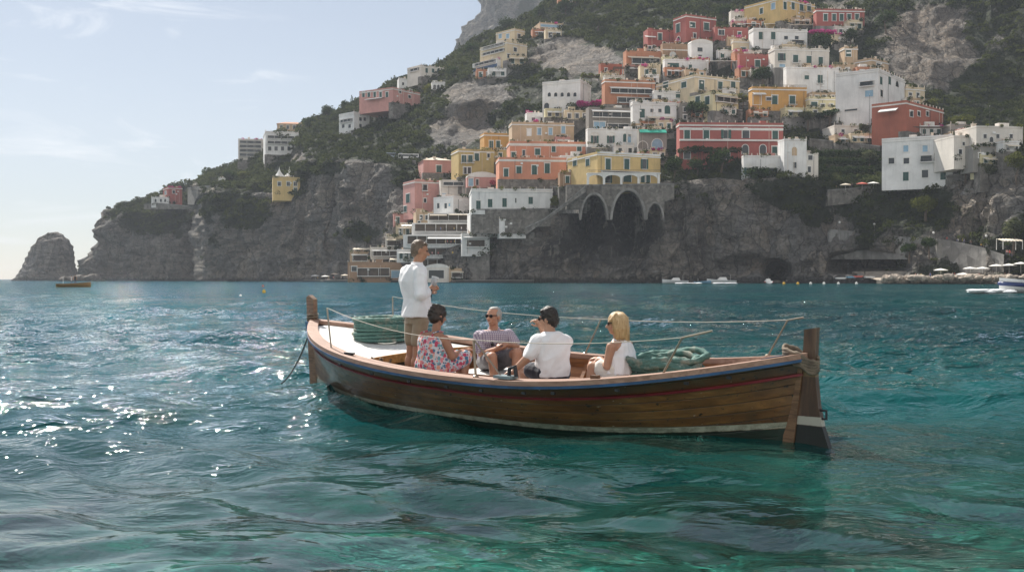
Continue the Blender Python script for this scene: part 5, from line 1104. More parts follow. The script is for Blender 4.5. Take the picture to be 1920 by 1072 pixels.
class House:
    def __init__(s, label, xa, xc, xb, yt, yb, a, col, name='house', cat='house', D=None, dd=-6.0, ext=5.0, depth=None, group=None):
        s.a = a = R(a)
        if D is None:
            D = ground_D(xc, yb); Wm = (xb - xc) / F * D * math.tan(a) if a < R(60) else 0; Dm = (xc - xa) / F * D / max(.2, math.tan(a)) if xc > xa and a > .05 else 0
            D = min(D, ground_D(xb, yb) - Wm, ground_D((xb + xc) / 2, yb) - Wm / 2, ground_D(xa, yb) - min(Dm, 40)) + dd
        s.D = D
        s.C = np.array(at(xc, yb, D)); s.r = np.array([math.cos(a), math.sin(a)]); s.l = np.array([-math.sin(a), math.cos(a)])
        dflt = lambda w: min(14.0, max(6.0, w * .8))
        s.W = along(s.C, s.r, xb) if xb != xc else None; s.Dp = along(s.C, s.l, xa) if xa != xc else None
        if s.W is None: s.W = depth or dflt(s.Dp)
        if s.Dp is None: s.Dp = depth or dflt(s.W)
        if s.Dp < 2.5 or s.Dp > 60: s.Dp = depth or dflt(s.W)
        if s.W < 0.5 or s.Dp < 0.5 or s.W > 90 or s.Dp > 90: print('HOUSE?', label, round(s.W, 1), round(s.Dp, 1))
        s.zt = at(xc, yt, D)[2]; s.H = s.zt - s.C[2]; s.ext = ext; s.col = col
        s.root = thing(name, label, cat, (s.C[0], s.C[1], s.C[2]), a, group)
        mb = MB(); mb.span(0, s.W, 0, s.Dp, -ext, s.H); s.wall = mb.build('wall', PM(col), s.root)
        if ext >= 5: mb = MB(); mb.span(-.5, s.W + .5, -.8, 3, -5 - ext, -.05); mb.build('footing', M_STONE if rh.random() < .7 else M_CONC, s.root)
    def fp(s, face, px, py):
        d = s.r if face == 'F' else s.l; t = along(s.C, d, px); Y = s.C[1] + t * d[1]; return t, CH + (HY - py) / F * Y - s.C[2], Y
    def put(s, face, mb):                                   # face coordinates (along, out, up) -> local
        V = np.array(mb.v)
        mb.v = [tuple(v) for v in (np.c_[V[:, 0], -V[:, 1], V[:, 2]] if face == 'F' else np.c_[-V[:, 1], V[:, 0], V[:, 2]])]
        if face == 'S' or face == 'F': mb.f = [q[::-1] for q in mb.f] if face == 'F' else mb.f
        return mb
    def roof(s, kind='flat', cornice=True, m=None, trim=None, rail=False, over=.25):
        W_, D_, H_ = s.W, s.Dp, s.H
        if kind == 'flat':
            mb = MB(); mb.span(-.02, W_ + .02, -.02, D_ + .02, H_ + .003, H_ + .10); rf = mb.build('roof', m or M_ROOF, s.root)
            p = MB(); t_ = .35; hh = .75
            p.span(-.05, W_ + .05, -.05, t_, H_ + .104, H_ + hh); p.span(-.05, W_ + .05, D_ - t_, D_ + .05, H_ + .104, H_ + hh); p.span(-.05, t_, t_ + .001, D_ - t_ - .001, H_ + .104, H_ + hh); p.span(W_ - t_, W_ + .05, t_ + .001, D_ - t_ - .001, H_ + .104, H_ + hh)
            p.build('parapet', PM(s.col) if trim is None else trim, s.root)
        elif kind == 'hip':
            mb = MB(); e = .5; hh = min(2.2, .22 * min(W_, D_)); k = min(W_, D_) * .42
            V = [(-e, -e, H_), (W_ + e, -e, H_), (W_ + e, D_ + e, H_), (-e, D_ + e, H_), (k, D_ * .5 if W_ > D_ else k, H_ + hh), (W_ - k, D_ * .5 if W_ > D_ else D_ - k, H_ + hh)]
            mb.add(V, [(0, 1, 5, 4), (1, 2, 5), (2, 3, 4, 5), (3, 0, 4), (3, 2, 1, 0)]); rf = mb.build('roof', m or M_ROOF, s.root)
        elif kind == 'vault':
            mb = MB(); n = 12; V = []
            for y in (-.1, D_ + .1):
                for i in range(n + 1): aa = math.pi * i / n; V.append((W_ / 2 - (W_ / 2 + .1) * math.cos(aa), y, H_ + W_ * .18 * math.sin(aa)))
            mb.add(V, [(i, i + 1, n + 2 + i, n + 1 + i) for i in range(n)] + [tuple(range(n, -1, -1)), tuple(range(n + 1, 2 * n + 2))]); rf = mb.build('roof', m or M_TRIM, s.root)
        if cornice:
            c = MB(); o = over; z0, z1 = H_ - .75, H_ - .25
            c.span(-o, W_ + o, -o, -.003, z0, z1); c.span(-o, -.003, .0, D_, z0, z1); c.span(W_ + .003, W_ + o, .0, D_, z0, z1); c.build('cornice', M_TRIM, s.root)
        if rail: s.railing(0, W_, -.02, H_ + .75, 'F')
        for _ in range(rh.randint(1, 3)):
            c = MB(); x, y, w = rh.uniform(.8, max(1, W_ - .8)), rh.uniform(.6, max(.9, D_ * .6)), rh.uniform(.35, .7); h = rh.uniform(.9, 2.0)
            c.span(x - w, x + w, y - w * .8, y + w * .8, H_ + .104, H_ + h); c.span(x - w * 1.2, x + w * 1.2, y - w, y + w, H_ + h + .002, H_ + h + .2); ch = c.build('chimney', M_CHIM, rf)
        return s
    def railing(s, x0, x1, y, z, face, h=1.0, parent=None, m=None):
        mb = MB(); n = max(2, int((x1 - x0) / .55)); y = -y
        for i in range(n + 1): x = x0 + (x1 - x0) * i / n; mb.span(x - .03, x + .03, y - .03, y + .03, z, z + h)
        mb.span(x0, x1, y - .04, y + .04, z + h + .001, z + h + .08); mb.span(x0, x1, y - .033, y + .033, z + h * .45, z + h * .5)
        return s.put(face, mb).build('railing', m or M_RAILD, parent or s.root)
    def win(s, face, style, py, w, h, pxs, c=None):
        w, h = w * (1.18 if style[0] != 'l' else 1), h * (1.08 if style[0] != 'l' else 1)
        for px in pxs:
            t0 = s.fp(face, px - w / 2, py)[0]; t1 = s.fp(face, px + w / 2, py)[0]; t, z, Y = s.fp(face, px, py)
            if t0 > t1: t0, t1 = t1, t0
            hm = h / F * Y; x, wm = (t0 + t1) / 2, t1 - t0; z0, z1 = z - hm / 2, z + hm / 2; b = min(.28, wm * .18)
            st = style[0]; nm = 'door' if st in 'dw' else 'window'
            if st == 'l':                                    # a loggia: panel with the opening's shade in its colour, slab, railing, posts
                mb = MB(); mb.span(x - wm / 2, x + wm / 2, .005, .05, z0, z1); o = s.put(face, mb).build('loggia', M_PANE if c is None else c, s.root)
                mb = MB(); mb.span(x - wm / 2 - .2, x + wm / 2 + .2, .051, 1.3, z0 - .35, z0); s.put(face, mb).build('balcony', M_TRIM, s.root); mb = MB(); mb.span(x - wm / 2 - .3, x + wm / 2 + .3, .051, 1.1, z1 + .02, z1 + .25); s.put(face, mb).build('balcony_roof', M_TRIM, s.root)
                s.railing(x - wm / 2, x + wm / 2, -1.22, z0 + .002, face, min(1.0, hm * .4))
                n = max(1, int(wm / 4.0))
                for i in range(n + 1):
                    mb = MB(); q = x - wm / 2 + wm * i / n; mb.span(q - .12, q + .12, .9, 1.1, z0 + .002, z1 + .018); s.put(face, mb).build('post', M_TRIM, o)
                continue
            if st in 'aA':
                n = 10; zc = z1 - wm / 2; ro = wm / 2 + b; mb = MB()
                pin = [(x - wm / 2, z0)] + [(x - wm / 2 * math.cos(math.pi * i / n), zc + wm / 2 * math.sin(math.pi * i / n)) for i in range(n + 1)] + [(x + wm / 2, z0)]
                pout = [(x - ro, z0)] + [(x - ro * math.cos(math.pi * i / n), zc + ro * math.sin(math.pi * i / n)) for i in range(n + 1)] + [(x + ro, z0)]
                for i in range(len(pin) - 1):
                    q = [pin[i], pin[i + 1], pout[i + 1], pout[i]]; mb.prism(q[::-1], .004, .16)
                o = s.put(face, mb).build(nm, M_TRIM, s.root)
                mb = MB(); mb.prism(pin[::-1], .004, .03); s.put(face, mb).build('pane' if st == 'a' else 'recess', c or (M_PANE if st == 'a' else PM('stone')), o)
            else:
                mb = MB(); mb.span(x - wm / 2 - b, x - wm / 2, .004, .12, z0, z1); mb.span(x + wm / 2, x + wm / 2 + b, .004, .12, z0, z1); mb.span(x - wm / 2 - b * 1.5, x + wm / 2 + b * 1.5, .004, .20, z1 + .002, z1 + b * 1.5)
                if nm == 'window': mb.span(x - wm / 2 - b * 1.3, x + wm / 2 + b * 1.3, .004, .24, z0 - b * .7, z0 - .002)
                o = s.put(face, mb).build(nm, M_TRIM, s.root)
                if st in 'gd':
                    for k in (0, 1):
                        mb = MB(); mb.span(x - wm / 2 + k * wm / 2 + .012, x + k * wm / 2 - .012, .006, .07, z0, z1)
                        n = max(3, int(hm / .35))
                        for i in range(n): zz = z0 + hm * (i + .5) / n; mb.span(x - wm / 2 + k * wm / 2 + wm * .07, x + k * wm / 2 - wm * .07, .071, .10, zz - hm / n * .3, zz + hm / n * .3)
                        s.put(face, mb).build('shutter', c or M_SHUT, o)
                else:
                    mb = MB(); mb.span(x - wm / 2, x + wm / 2, .006, .03, z0, z1); s.put(face, mb).build('pane', c or (M_PANE if st != 'n' else M_BLUEP), o)
                    if st == 'o':
                        for k in (-1, 1): mb = MB(); q = x + k * (wm * .5 + .02 + wm * .25); mb.span(q - wm * .24, q + wm * .24, .125, .19, z0, z1); s.put(face, mb).build('shutter', M_SHUT, o)
            if 'b' in style:
                mb = MB(); e = wm * .6 + .5; mb.span(x - e, x + e, .21, 1.1, z0 - .40, z0 - .16)
                for k in (-1, 1): mb.prism([(0, -.4), (0, -.9), (.6, -.4)], -.1, .1, 0, np.array([[0, 1, 0], [1, 0, 0], [0, 0, 1.]]), (x + k * e * .7, .21, z0 - .003))
                ba = s.put(face, mb).build('balcony', M_TRIM, s.root); s.railing(x - e, x + e, -1.05, z0 - .158, face, 1.0, ba)
        return s
    def band(s, face, py, h=.35, m=None, out=.12):
        z = s.fp(face, CX if False else (CX + F * s.C[0] / s.C[1]), py)[1]; L = s.W if face == 'F' else s.Dp; mb = MB(); mb.span(-.05, L + .05, .004, out, z - h / 2, z + h / 2); s.put(face, mb).build('string_course', m or M_TRIM, s.root); return s
    def awn(s, face, px0, px1, py, drop=.7, out=2.2, m=None, posts=False):
        t0, z, Y = s.fp(face, px0, py); t1 = s.fp(face, px1, py)[0]; t0, t1 = min(t0, t1), max(t0, t1); mb = MB(); n = max(3, int((t1 - t0) / .9)); V = []
        for i in range(n + 1):
            x = t0 + (t1 - t0) * i / n; V += [(x, .05, z), (x, out, z - drop), (x, out, z - drop - .28), (x, out - .04, z - drop - .28), (x, out - .04, z - drop - .05), (x, .05, z - .06)]
        mb.add(V, [(i * 6 + j, i * 6 + (j + 1) % 6, (i + 1) * 6 + (j + 1) % 6, (i + 1) * 6 + j) for i in range(n) for j in range(6)] + [(0, 1, 5), (1, 2, 3, 4), (1, 4, 5)]); a_ = s.put(face, mb).build('awning', m or M_AWN, s.root)
        if posts:
            for x in (t0 + .1, t1 - .1): mb = MB(); mb.span(x - .06, x + .06, out - .18, out - .06, z - drop - 3.0, z - drop - .06); s.put(face, mb).build('awning_post', M_TRIM, a_)
        return s
def clutter(h, n=1.0):
    """roof huts, urns, flower pots with plants, pipes and cooling units, as the hill town has them"""
    W_, D_, H_ = h.W, h.Dp, h.H
    for _ in range(int(rh.uniform(.6, 1.7) * n)):
        if W_ > 7 and D_ > 5: x, w, y = rh.uniform(1.5, W_ - 2.5), rh.uniform(1.2, 2.2), rh.uniform(D_ * .4, D_ * .7); c = MB(); c.span(x - w, x + w, y - 1.2, y + 1.2, H_ + .11, H_ + rh.uniform(1.8, 2.8)); c.build('roof_hut', PM(h.col) if rh.random() < .5 else M_TRIM, h.root)
    k = int(W_ / 3.2)
    if k > 1 and rh.random() < .75:
        for i in range(k + 1): x = .1 + (W_ - .2) * i / k; c = MB(); c.lathe([(.16, 0), (.24, .25), (.12, .5), (.20, .75), (.05, .95)], (x, .12, H_ + .752), 7); c.build('urn', M_CHIM, h.root)
    for _ in range(rh.randint(1, 3)):
        x = rh.uniform(.6, W_ - .6); c = MB(); c.span(x - .055, x + .055, -.14, -.004, 0, H_ - .8); c.build('downpipe', M_RAILD if rh.random() < .4 else M_CHIM, h.root)
    for _ in range(rh.randint(0, 2)):
        x, z = rh.uniform(1, max(1.1, W_ - 1)), rh.uniform(.35, .75) * H_; c = MB(); c.span(x - .5, x + .5, -.45, -.004, z, z + .75); c.build('cooling_unit', M_AWNW, h.root)
    m = rh.randint(2, 5); cs = np.array([(rh.uniform(0, W_), rh.choice([-.35, .4]), H_ + rh.uniform(.6, 1.1)) for _ in range(m)]); rr_k = np.array([rh.uniform(.5, 1.1) for _ in range(m)]); V, tt = leaves(cs, np.stack([rr_k * 1.3, rr_k, rr_k], 1), 44, .4, NR.uniform(.2, .9, m), up=False)
    pl = link_mesh('roof_plants', V, np.arange(len(V)).reshape(-1, 4), rh.choice([M_LEAFD, M_SCRUB, M_LEAFY, M_LEAFG, M_LEAFD, M_MAG]), h.root, False, attrs={'tint': tt}); pl['kind'] = 'stuff'
    m = rh.randint(2, 6); cs = np.array([(rh.uniform(-1, W_ + 1), rh.uniform(-1.6, -.2), rh.uniform(-.8, .6)) for _ in range(m)]); rr_k = np.array([rh.uniform(.6, 1.5) for _ in range(m)]); V, tt = leaves(cs, np.stack([rr_k * 1.4, rr_k, rr_k], 1), 44, .5, NR.uniform(.1, .8, m), up=False)
    pf = link_mesh('foot_plants', V, np.arange(len(V)).reshape(-1, 4), rh.choice([M_LEAFD, M_SCRUB, M_SCRUB, M_LEAFG]), h.root, False, attrs={'tint': tt}); pf['kind'] = 'stuff'
def H(label, xa, xc, xb, yt, yb, a, col, win=(), aw=(), roof='flat', corn=True, rail=False, rm=None, bands=(), **k):
    h = House(label, xa, xc, xb, yt, yb, a, col, **k)
    if roof: h.roof(roof, corn, rm, rail=rail)
    for w in win: h.win(*w)
    for w in aw: h.awn(*w)
    for b in bands: h.band(*b)
    if roof == 'flat': clutter(h)
    HOUSES[label] = h; h.px = (min(xa, xc), xb, yt, yb); return h
HOUSES = {}
def hD(start): return next(v.D for k, v in HOUSES.items() if k.startswith(start))
# --- far left hill
H('white four storey hotel block with open balconies on the left skyline', 446, 447, 494, 262, 300, 12, 'offwhite', [('F', 'l', y, 40, 5, [470]) for y in (267, 275, 283, 291)], corn=False, D=838, ext=5)
H('white hotel wing with orange roof edge beside the balcony block', 494, 498, 560, 248, 290, 16, 'white', [('F', 'l', 258, 50, 5, [527]), ('F', 'l', 268, 50, 5, [527]), ('F', 'p', 279, 5, 7, [506, 518, 530, 542])], rm=M_POT, dd=-10, ext=5)
H('low house with orange tiled roof topping the left hotel', 518, 520, 572, 232, 246, 10, 'tan', [('F', 'p', 239, 4, 6, [528, 540, 552, 563])], 'hip' if False else (), roof='hip', corn=False, rm=M_POT)
H('yellow house under two white tent sails on the cliff edge', 500, 512, 563, 334, 362, 14, 'yellow', [('F', 'p', 345, 5, 7, [524, 541, 554], None), ('F', 'd', 357, 5, 9, [554])], corn=False, ext=4.5, D=656)
H('small red house with white wing at the tip of the headland', 306, 316, 342, 352, 380, 30, 'red', [('F', 'p', 360, 4, 5, [326]), ('S', 'p', 362, 3, 6, [311])], D=850, ext=3)
H('low white house with stepped terrace beside the red headland house', 282, 284, 317, 371, 382, 8, 'white', [('F', 'p', 376, 3, 5, [292, 302, 310])], D=846, ext=3, corn=False)
H('tiny white house under the big tree on the left skyline', 408, 410, 426, 334, 346, 10, 'white', [('F', 'p', 340, 3, 5, [418])], corn=False)
H('white villa with balconies and pale roof on the green slope', 636, 664, 693, 212, 244, 45, 'white', [('S', 'l', 227, 22, 5, [650]), ('S', 'p', 237, 4, 6, [644, 656]), ('F', 'p', 224, 4, 6, [676, 684]), ('F', 'p', 236, 4, 6, [676])])
H('long cream row house with a pink end wall on the skyline', 674, 737, 788, 166, 192, 55, 'pink', [('S', 'd', 178, 4, 9, [682, 692, 703, 714, 726]), ('F', 'p', 172, 4, 6, [750, 770]), ('F', 'p', 182, 4, 5, [768])], aw=[('S', 690, 722, 186, .8, 3.0, M_AWNW)])
H('small white cube house stacked above the pink end wall', 745, 748, 778, 149, 166, 12, 'white', [('F', 'p', 158, 3, 5, [756, 768])], corn=False)
H('grey white terrace house below the cypress', 764, 790, 833, 124, 144, 40, 'offwhite', [('F', 'd', 133, 4, 8, [800, 812, 822]), ('S', 'l', 132, 16, 5, [778])])
H('little white pavilion with arched openings among the bushes', 808, 810, 835, 156, 170, 8, 'white', [('F', 'a', 164, 4, 8, [815, 822, 829])], corn=False)
H('cream hotel with stacked rounded terraces high on the slope', 900, 950, 988, 80, 114, 40, 'cream', [('S', 'l', 88, 40, 5, [926]), ('S', 'l', 99, 40, 5, [926]), ('F', 'p', 94, 5, 7, [966]), ('F', 'p', 106, 5, 7, [966, 954])])
H('upper cream block crowning the terraced hotel', 930, 965, 984, 56, 82, 42, 'cream', [('S', 'n', 69, 5, 8, [938, 952]), ('F', 'p', 69, 5, 8, [973])])
H('lower hotel terrace with a blue band railing', 886, 932, 952, 112, 136, 40, 'white', [('S', 'l', 119, 38, 5, [910]), ('S', 'n', 128, 38, 6, [910], M_BLUE)], corn=False)
H('low pinkish brown house across the bushy slope', 996, 1012, 1056, 45, 62, 14, 'tan', [('F', 'n', 50, 34, 4, [1034]), ('F', 'p', 57, 3, 5, [1030, 1045])], corn=False)
H('orange house cut by the top edge of the hill', 1044, 1046, 1085, -6, 8, 8, 'terra', [('F', 'p', 2, 4, 5, [1058, 1070])], corn=False)
# --- upper town
H('white house with two rows of arches facing left', 1017, 1088, 1108, 152, 212, 66, 'white', [('S', 'a', 178, 5, 7, [1030, 1042, 1054, 1066, 1078], None), ('S', 'A', 196, 11, 20, [1037, 1056, 1075], M_TRIM), ('S', 'a', 200, 8, 12, [1025])])
H('plain red wall house with a pale pergola in front', 1122, 1126, 1166, 122, 142, 14, 'brickred', [('F', 'p', 132, 4, 6, [1136])], corn=False)
H('terracotta house striped by glass balconies and white awnings', 1128, 1134, 1228, 152, 196, 10, 'terra', [('F', 'l', 172, 78, 8, [1184]), ('F', 'l', 189, 66, 9, [1190])], aw=[('F', 1142, 1218, 163, .8, 2.6, M_AWNW)])
H('dark veranda house with long glazed terraces under the magenta flowers', 1098, 1104, 1186, 204, 246, 10, 'stone', [('F', 'l', 216, 70, 9, [1146]), ('F', 'n', 236, 18, 13, [1124]), ('F', 'l', 238, 40, 9, [1158])], aw=[('F', 1108, 1184, 206, .8, 2.4, M_AWNW)], corn=False)
H('white house with a round arched window and green doors', 1182, 1186, 1268, 194, 236, 8, 'white', [('F', 'a', 206, 9, 15, [1251], M_SHUT), ('F', 'd', 213, 8, 15, [1204]), ('F', 'p', 208, 5, 6, [1222, 1237])], aw=[('F', 1212, 1262, 218, 1.0, 3.0, M_AWN, True)])
H('narrow white house with a rooftop terrace below the cream villa', 1222, 1226, 1284, 173, 196, 8, 'white', [('F', 'g', 179, 9, 10, [1272]), ('F', 'p', 183, 6, 7, [1236])])
H('wide cream villa with long iron balcony and green windows', 1230, 1302, 1386, 143, 174, 28, 'cream', [('S', 'g', 160, 8, 10, [1248, 1282]), ('F', 'db', 160, 8, 16, [1315]), ('F', 'db', 161, 7, 13, [1350, 1374])], bands=[('F', 175, .8)])
H('pale yellow lower storey with open verandas under the cream villa', 1290, 1336, 1384, 176, 208, 32, 'paleyel', [('S', 'd', 189, 7, 14, [1308, 1326]), ('F', 'l', 187, 38, 11, [1360])], aw=[('F', 1340, 1383, 179, .6, 2.2, M_AWN)], corn=False)
H('low white terrace house with a dark garage opening', 1242, 1246, 1328, 114, 136, 6, 'white', [('F', 'p', 125, 18, 11, [1262], M_SHUT), ('F', 'g', 127, 5, 9, [1294])], corn=False)
h = H('brown brick house carrying a big white satellite dish', 1238, 1242, 1292, 85, 116, 8, 'brick', bands=[('F', 94, .5, M_TRIM)], corn=False)
H('terracotta veranda house with slanted awnings', 1168, 1174, 1242, 98, 128, 10, 'terra', [('F', 'l', 116, 52, 10, [1210]), ('F', 'p', 111, 5, 7, [1221])], aw=[('F', 1176, 1234, 106, .9, 2.6, M_AWN)], corn=False)
H('tall red house with white roof band and an arched door', 1262, 1286, 1342, 30, 80, 26, 'red', [('S', 'd', 54, 6, 15, [1271]), ('S', 'a', 76, 5, 12, [1272]), ('F', 'g', 48, 8, 9, [1298]), ('F', 'db', 51, 8, 13, [1324]), ('F', 'p', 68, 4, 8, [1302])])
H('red side house stepping down from the tall red house', 1206, 1214, 1264, 58, 96, 12, 'red', [('F', 'd', 70, 6, 12, [1237]), ('F', 'a', 90, 6, 8, [1226]), ('F', 'p', 92, 5, 8, [1206 + 12])], aw=[('F', 1208, 1228, 68, .8, 2.0, M_AWNW)], corn=False)
H('small white house with one dark window under the red house', 1289, 1296, 1336, 81, 114, 14, 'white', [('F', 'p', 94, 8, 7, [1312]), ('F', 'p', 106, 6, 4, [1312])], roof='vault', corn=False)
H('yellow three storey building at the top of the town', 1395, 1462, 1527, -2, 40, 36, 'yellow', [('S', 'n', 13, 6, 11, [1449]), ('S', 'g', 22, 5, 10, [1427]), ('F', 'g', 12, 5, 13, [1471, 1486]), ('F', 'db', 16, 6, 12, [1502, 1516])])
H('long red house with a row of green windows near the summit', 1524, 1530, 1620, 20, 50, -0 + 4, 'red', [('F', 'g', 34, 6, 12, [1547, 1563, 1577, 1591, 1606])], rail=False)
H('long white house with rooftop railing below the yellow building', 1403, 1412, 1513, 56, 92, 8, 'white', [('F', 'g', 68, 7, 13, [1426, 1449]), ('F', 'p', 72, 6, 6, [1473, 1493]), ('F', 'l', 80, 24, 6, [1494])], rail=True)
H('small cream house with two green windows', 1371, 1374, 1431, 78, 104, 6, 'cream', [('F', 'g', 95, 8, 9, [1393]), ('F', 'g', 97, 6, 8, [1418])])
H('white house with four pedimented windows and iron balconies', 1440, 1452, 1554, 92, 128, 8, 'offwhite', [('F', 'ob', 108, 6, 13, [1465]), ('F', 'db', 111, 8, 13, [1491]), ('F', 'd', 114, 8, 15, [1516]), ('F', 'd', 116, 7, 15, [1538]), ('F', 'n', 124, 9, 5, [1466])], rail=True)
H('narrow red house wedged beside the dark stone stair', 1382, 1386, 1441, 104, 136, 6, 'red', [('F', 'g', 120, 8, 12, [1420])], corn=False)
H('small brown house standing alone by the cliff', 1579, 1583, 1607, 91, 124, 8, 'tan', [('F', 'g', 101, 8, 11, [1590])])
H('tan rooftop house behind the big white complex', 1602, 1634, 1665, 112, 132, 40, 'tan', [('F', 'p', 123, 6, 5, [1646])])
H('white house with a balcony and a bare rock face beneath', 1468, 1474, 1572, 129, 184, 6, 'white', [('F', 'g', 146, 7, 7, [1512]), ('F', 'db', 149, 8, 14, [1537]), ('F', 'A', 142, 12, 12, [1510], M_TRIM)], corn=False)
H('huge blank white house wall with a sunlit right front', 1566, 1646, 1696, 132, 222, 52, 'white', [('S', 'lb', 158, 26, 8, [1625]), ('S', 'n', 176, 13, 11, [1629]), ('S', 'p', 207, 20, 3, [1595]), ('F', 'd', 152, 4, 13, [1651, 1667]), ('F', 'a', 158, 5, 10, [1681]), ('F', 'p', 176, 4, 12, [1652])])
H('orange house with white awning and balcony door', 1403, 1410, 1512, 166, 208, 6, 'orange', [('F', 'd', 188, 9, 15, [1452]), ('F', 'db', 188, 9, 14, [1485]), ('F', 'p', 186, 8, 5, [1441]), ('F', 'p', 188, 12, 16, [1419], PM('orange'))], aw=[('F', 1410, 1434, 174, .9, 2.0, M_AWNW)], rail=True)
H('pale yellow cottage beside the orange house', 1510, 1516, 1576, 185, 210, 6, 'paleyel', [('F', 'gb', 196, 10, 8, [1526]), ('F', 'p', 199, 6, 6, [1542]), ('F', 'd', 202, 5, 12, [1558])])
H('red corner house with a slanting white awning', 1634, 1698, 1768, 192, 246, 46, 'brickred', [('F', 'p', 214, 5, 10, [1708]), ('F', 'p', 214, 4, 8, [1722, 1738])], aw=[('S', 1650, 1684, 206, 1.2, 2.4, M_AWNW)])
H('cream upper house with green door on the right shoulder', 1690, 1698, 1733, 166, 194, 20, 'cream', [('F', 'p', 180, 5, 10, [1706, 1720])])
# --- middle and lower town
H('long dark red villa with white window frames and corbelled balcony', 1268, 1274, 1468, 233, 300, 3, 'red', [('F', 'd', 251, 9, 18, [1288, 1324]), ('F', 'o', 252, 8, 15, [1361]), ('F', 'a', 250, 11, 18, [1398]), ('F', 'd', 252, 9, 17, [1453]), ('F', 'a', 281, 10, 17, [1397, 1430]), ('F', 'g', 284, 8, 16, [1452]), ('F', 'p', 292, 10, 12, [1288, 1362])], bands=[('F', 242, 1.0), ('F', 263, .7, M_TRIM, .9)], ext=4)
H('white garden storey with green shutters under the red villa', 1390, 1394, 1470, 295, 330, 4, 'white', [('F', 'o', 321, 8, 12, [1404]), ('F', 'o', 322, 8, 13, [1447]), ('F', 'A', 311, 14, 6, [1404, 1447], M_TRIM)], corn=False, ext=2)
H('weathered white tower house at the end of the red villa', 1466, 1470, 1512, 264, 338, 6, 'white', [('F', 'a', 284, 8, 15, [1489], PM('tan')), ('F', 'p', 310, 5, 10, [1490])], corn=False, ext=2)
H('peeling white annex tapering down beside the white tower', 1510, 1512, 1534, 290, 342, 6, 'offwhite', [('F', 'p', 282 + 14, 7, 8, [1519]), ('F', 'p', 318, 5, 10, [1513 + 4])], corn=False, ext=2)
H('large white seaside hotel with two loggias on the right', 1653, 1786, 1800, 256, 337, 60, 'white', [('S', 'n', 279, 8, 11, [1698, 1734, 1768]), ('S', 'p', 302, 9, 10, [1671, 1699]), ('S', 'l', 298, 22, 11, [1737]), ('S', 'l', 295, 16, 15, [1759]), ('S', 'd', 331, 9, 15, [1698]), ('S', 'p', 326, 10, 13, [1734]), ('S', 'd', 330, 9, 13, [1768])], ext=3, dd=-5)
H('long white rear wing with small windows behind the seaside hotel', 1784, 1788, 1876, 258, 296, 8, 'offwhite', [('F', 'p', 270, 4, 6, [1806, 1820, 1845]), ('F', 'p', 285, 5, 8, [1800])], corn=False, ext=4)
H('grey plastered garage house along the right road', 1820, 1824, 1878, 276, 312, 6, 'grey', [('F', 'p', 292, 6, 8, [1838])], corn=False, ext=2)
H('flat roofed white house at the far right edge of town', 1824, 1830, 1917, 240, 272, 8, 'offwhite', [('F', 'p', 256, 5, 7, [1846, 1870, 1895]), ('F', 'a', 262, 6, 9, [1858])], corn=False, ext=4)
H('small pale house between the pergola and the far right houses', 1800, 1804, 1836, 244, 262, 8, 'pink', [('F', 'p', 253, 5, 6, [1818])], corn=False, ext=4)
H('upper tan house with blue doors above the salmon villa', 954, 960, 1076, 232, 266, 8, 'tan', [('F', 'w', 249, 6, 12, [992], M_AWNW), ('F', 'n', 247, 6, 12, [1011, 1032]), ('F', 'n', 243, 6, 14, [1056])], rail=False)
H('salmon villa upper storey with green shutters', 950, 956, 1098, 268, 298, 6, 'salmon', [('F', 'g', 291, 7, 10, [963]), ('F', 'g', 285, 8, 11, [1008]), ('F', 'g', 280, 6, 10, [1038]), ('F', 'g', 279, 7, 9, [1086]), ('F', 'p', 287, 4, 10, [982])], bands=[('F', 272, .8)])
H('salmon villa lower storey with tall white framed green doors', 930, 936, 1062, 298, 336, 6, 'salmon', [('F', 'd', 324, 7, 14, [949]), ('F', 'd', 319, 8, 12, [973]), ('F', 'd', 319, 8, 16, [1002]), ('F', 'd', 316, 8, 17, [1026])], bands=[('F', 301, .8)])
H('orange tan house with twin doors left of the tan house', 900, 908, 964, 252, 288, 14, 'orange', [('F', 'd', 271, 6, 12, [921, 934])])
H('ochre house with long balcony and weathered walls', 846, 860, 926, 282, 332, 16, 'ochre', [('F', 'db', 298, 7, 12, [870, 882]), ('F', 'd', 295, 7, 13, [894]), ('F', 'p', 320, 5, 11, [872, 880]), ('F', 'p', 292, 4, 7, [916])])
H('pink penthouse with a flat tan roof and green door', 784, 794, 848, 300, 324, 14, 'pink', [('F', 'd', 317, 8, 12, [823])], roof='hip', corn=False, rm=M_AWN)
H('tall pink house with bay balcony and pink flowers', 756, 778, 826, 340, 398, 24, 'pink', [('F', 'lb', 352, 9, 11, [796]), ('F', 'p', 376, 4, 7, [797]), ('S', 'd', 372, 6, 15, [765]), ('S', 'db', 392, 5, 10, [760])], ext=3)
H('small pink house with rounded roof below the ochre house', 872, 876, 932, 332, 352, 8, 'pink', [('F', 'n', 342, 7, 13, [883]), ('F', 'p', 342, 4, 10, [895])], roof='vault', corn=False)
H('white veranda house beside the tall pink house', 822, 826, 878, 340, 370, 8, 'offwhite', [('F', 'l', 345, 38, 6, [850]), ('F', 'n', 366, 6, 6, [833])], corn=False)
H('long low white house with three green doors', 880, 990, 1036, 356, 392, 74, 'white', [('S', 'd', 384, 6, 13, [897]), ('S', 'd', 381, 6, 14, [919]), ('S', 'd', 379, 6, 15, [945]), ('F', 'd', 376, 7, 11, [994 + 2])], ext=2) if False else H('long low white house with three green doors', 880, 884, 1036, 357, 393, 4, 'white', [('F', 'd', 384, 7, 14, [897]), ('F', 'd', 381, 7, 14, [919]), ('F', 'd', 380, 7, 15, [946]), ('F', 'd', 376, 7, 12, [995]), ('F', 'p', 376, 2, 8, [967])], ext=2)
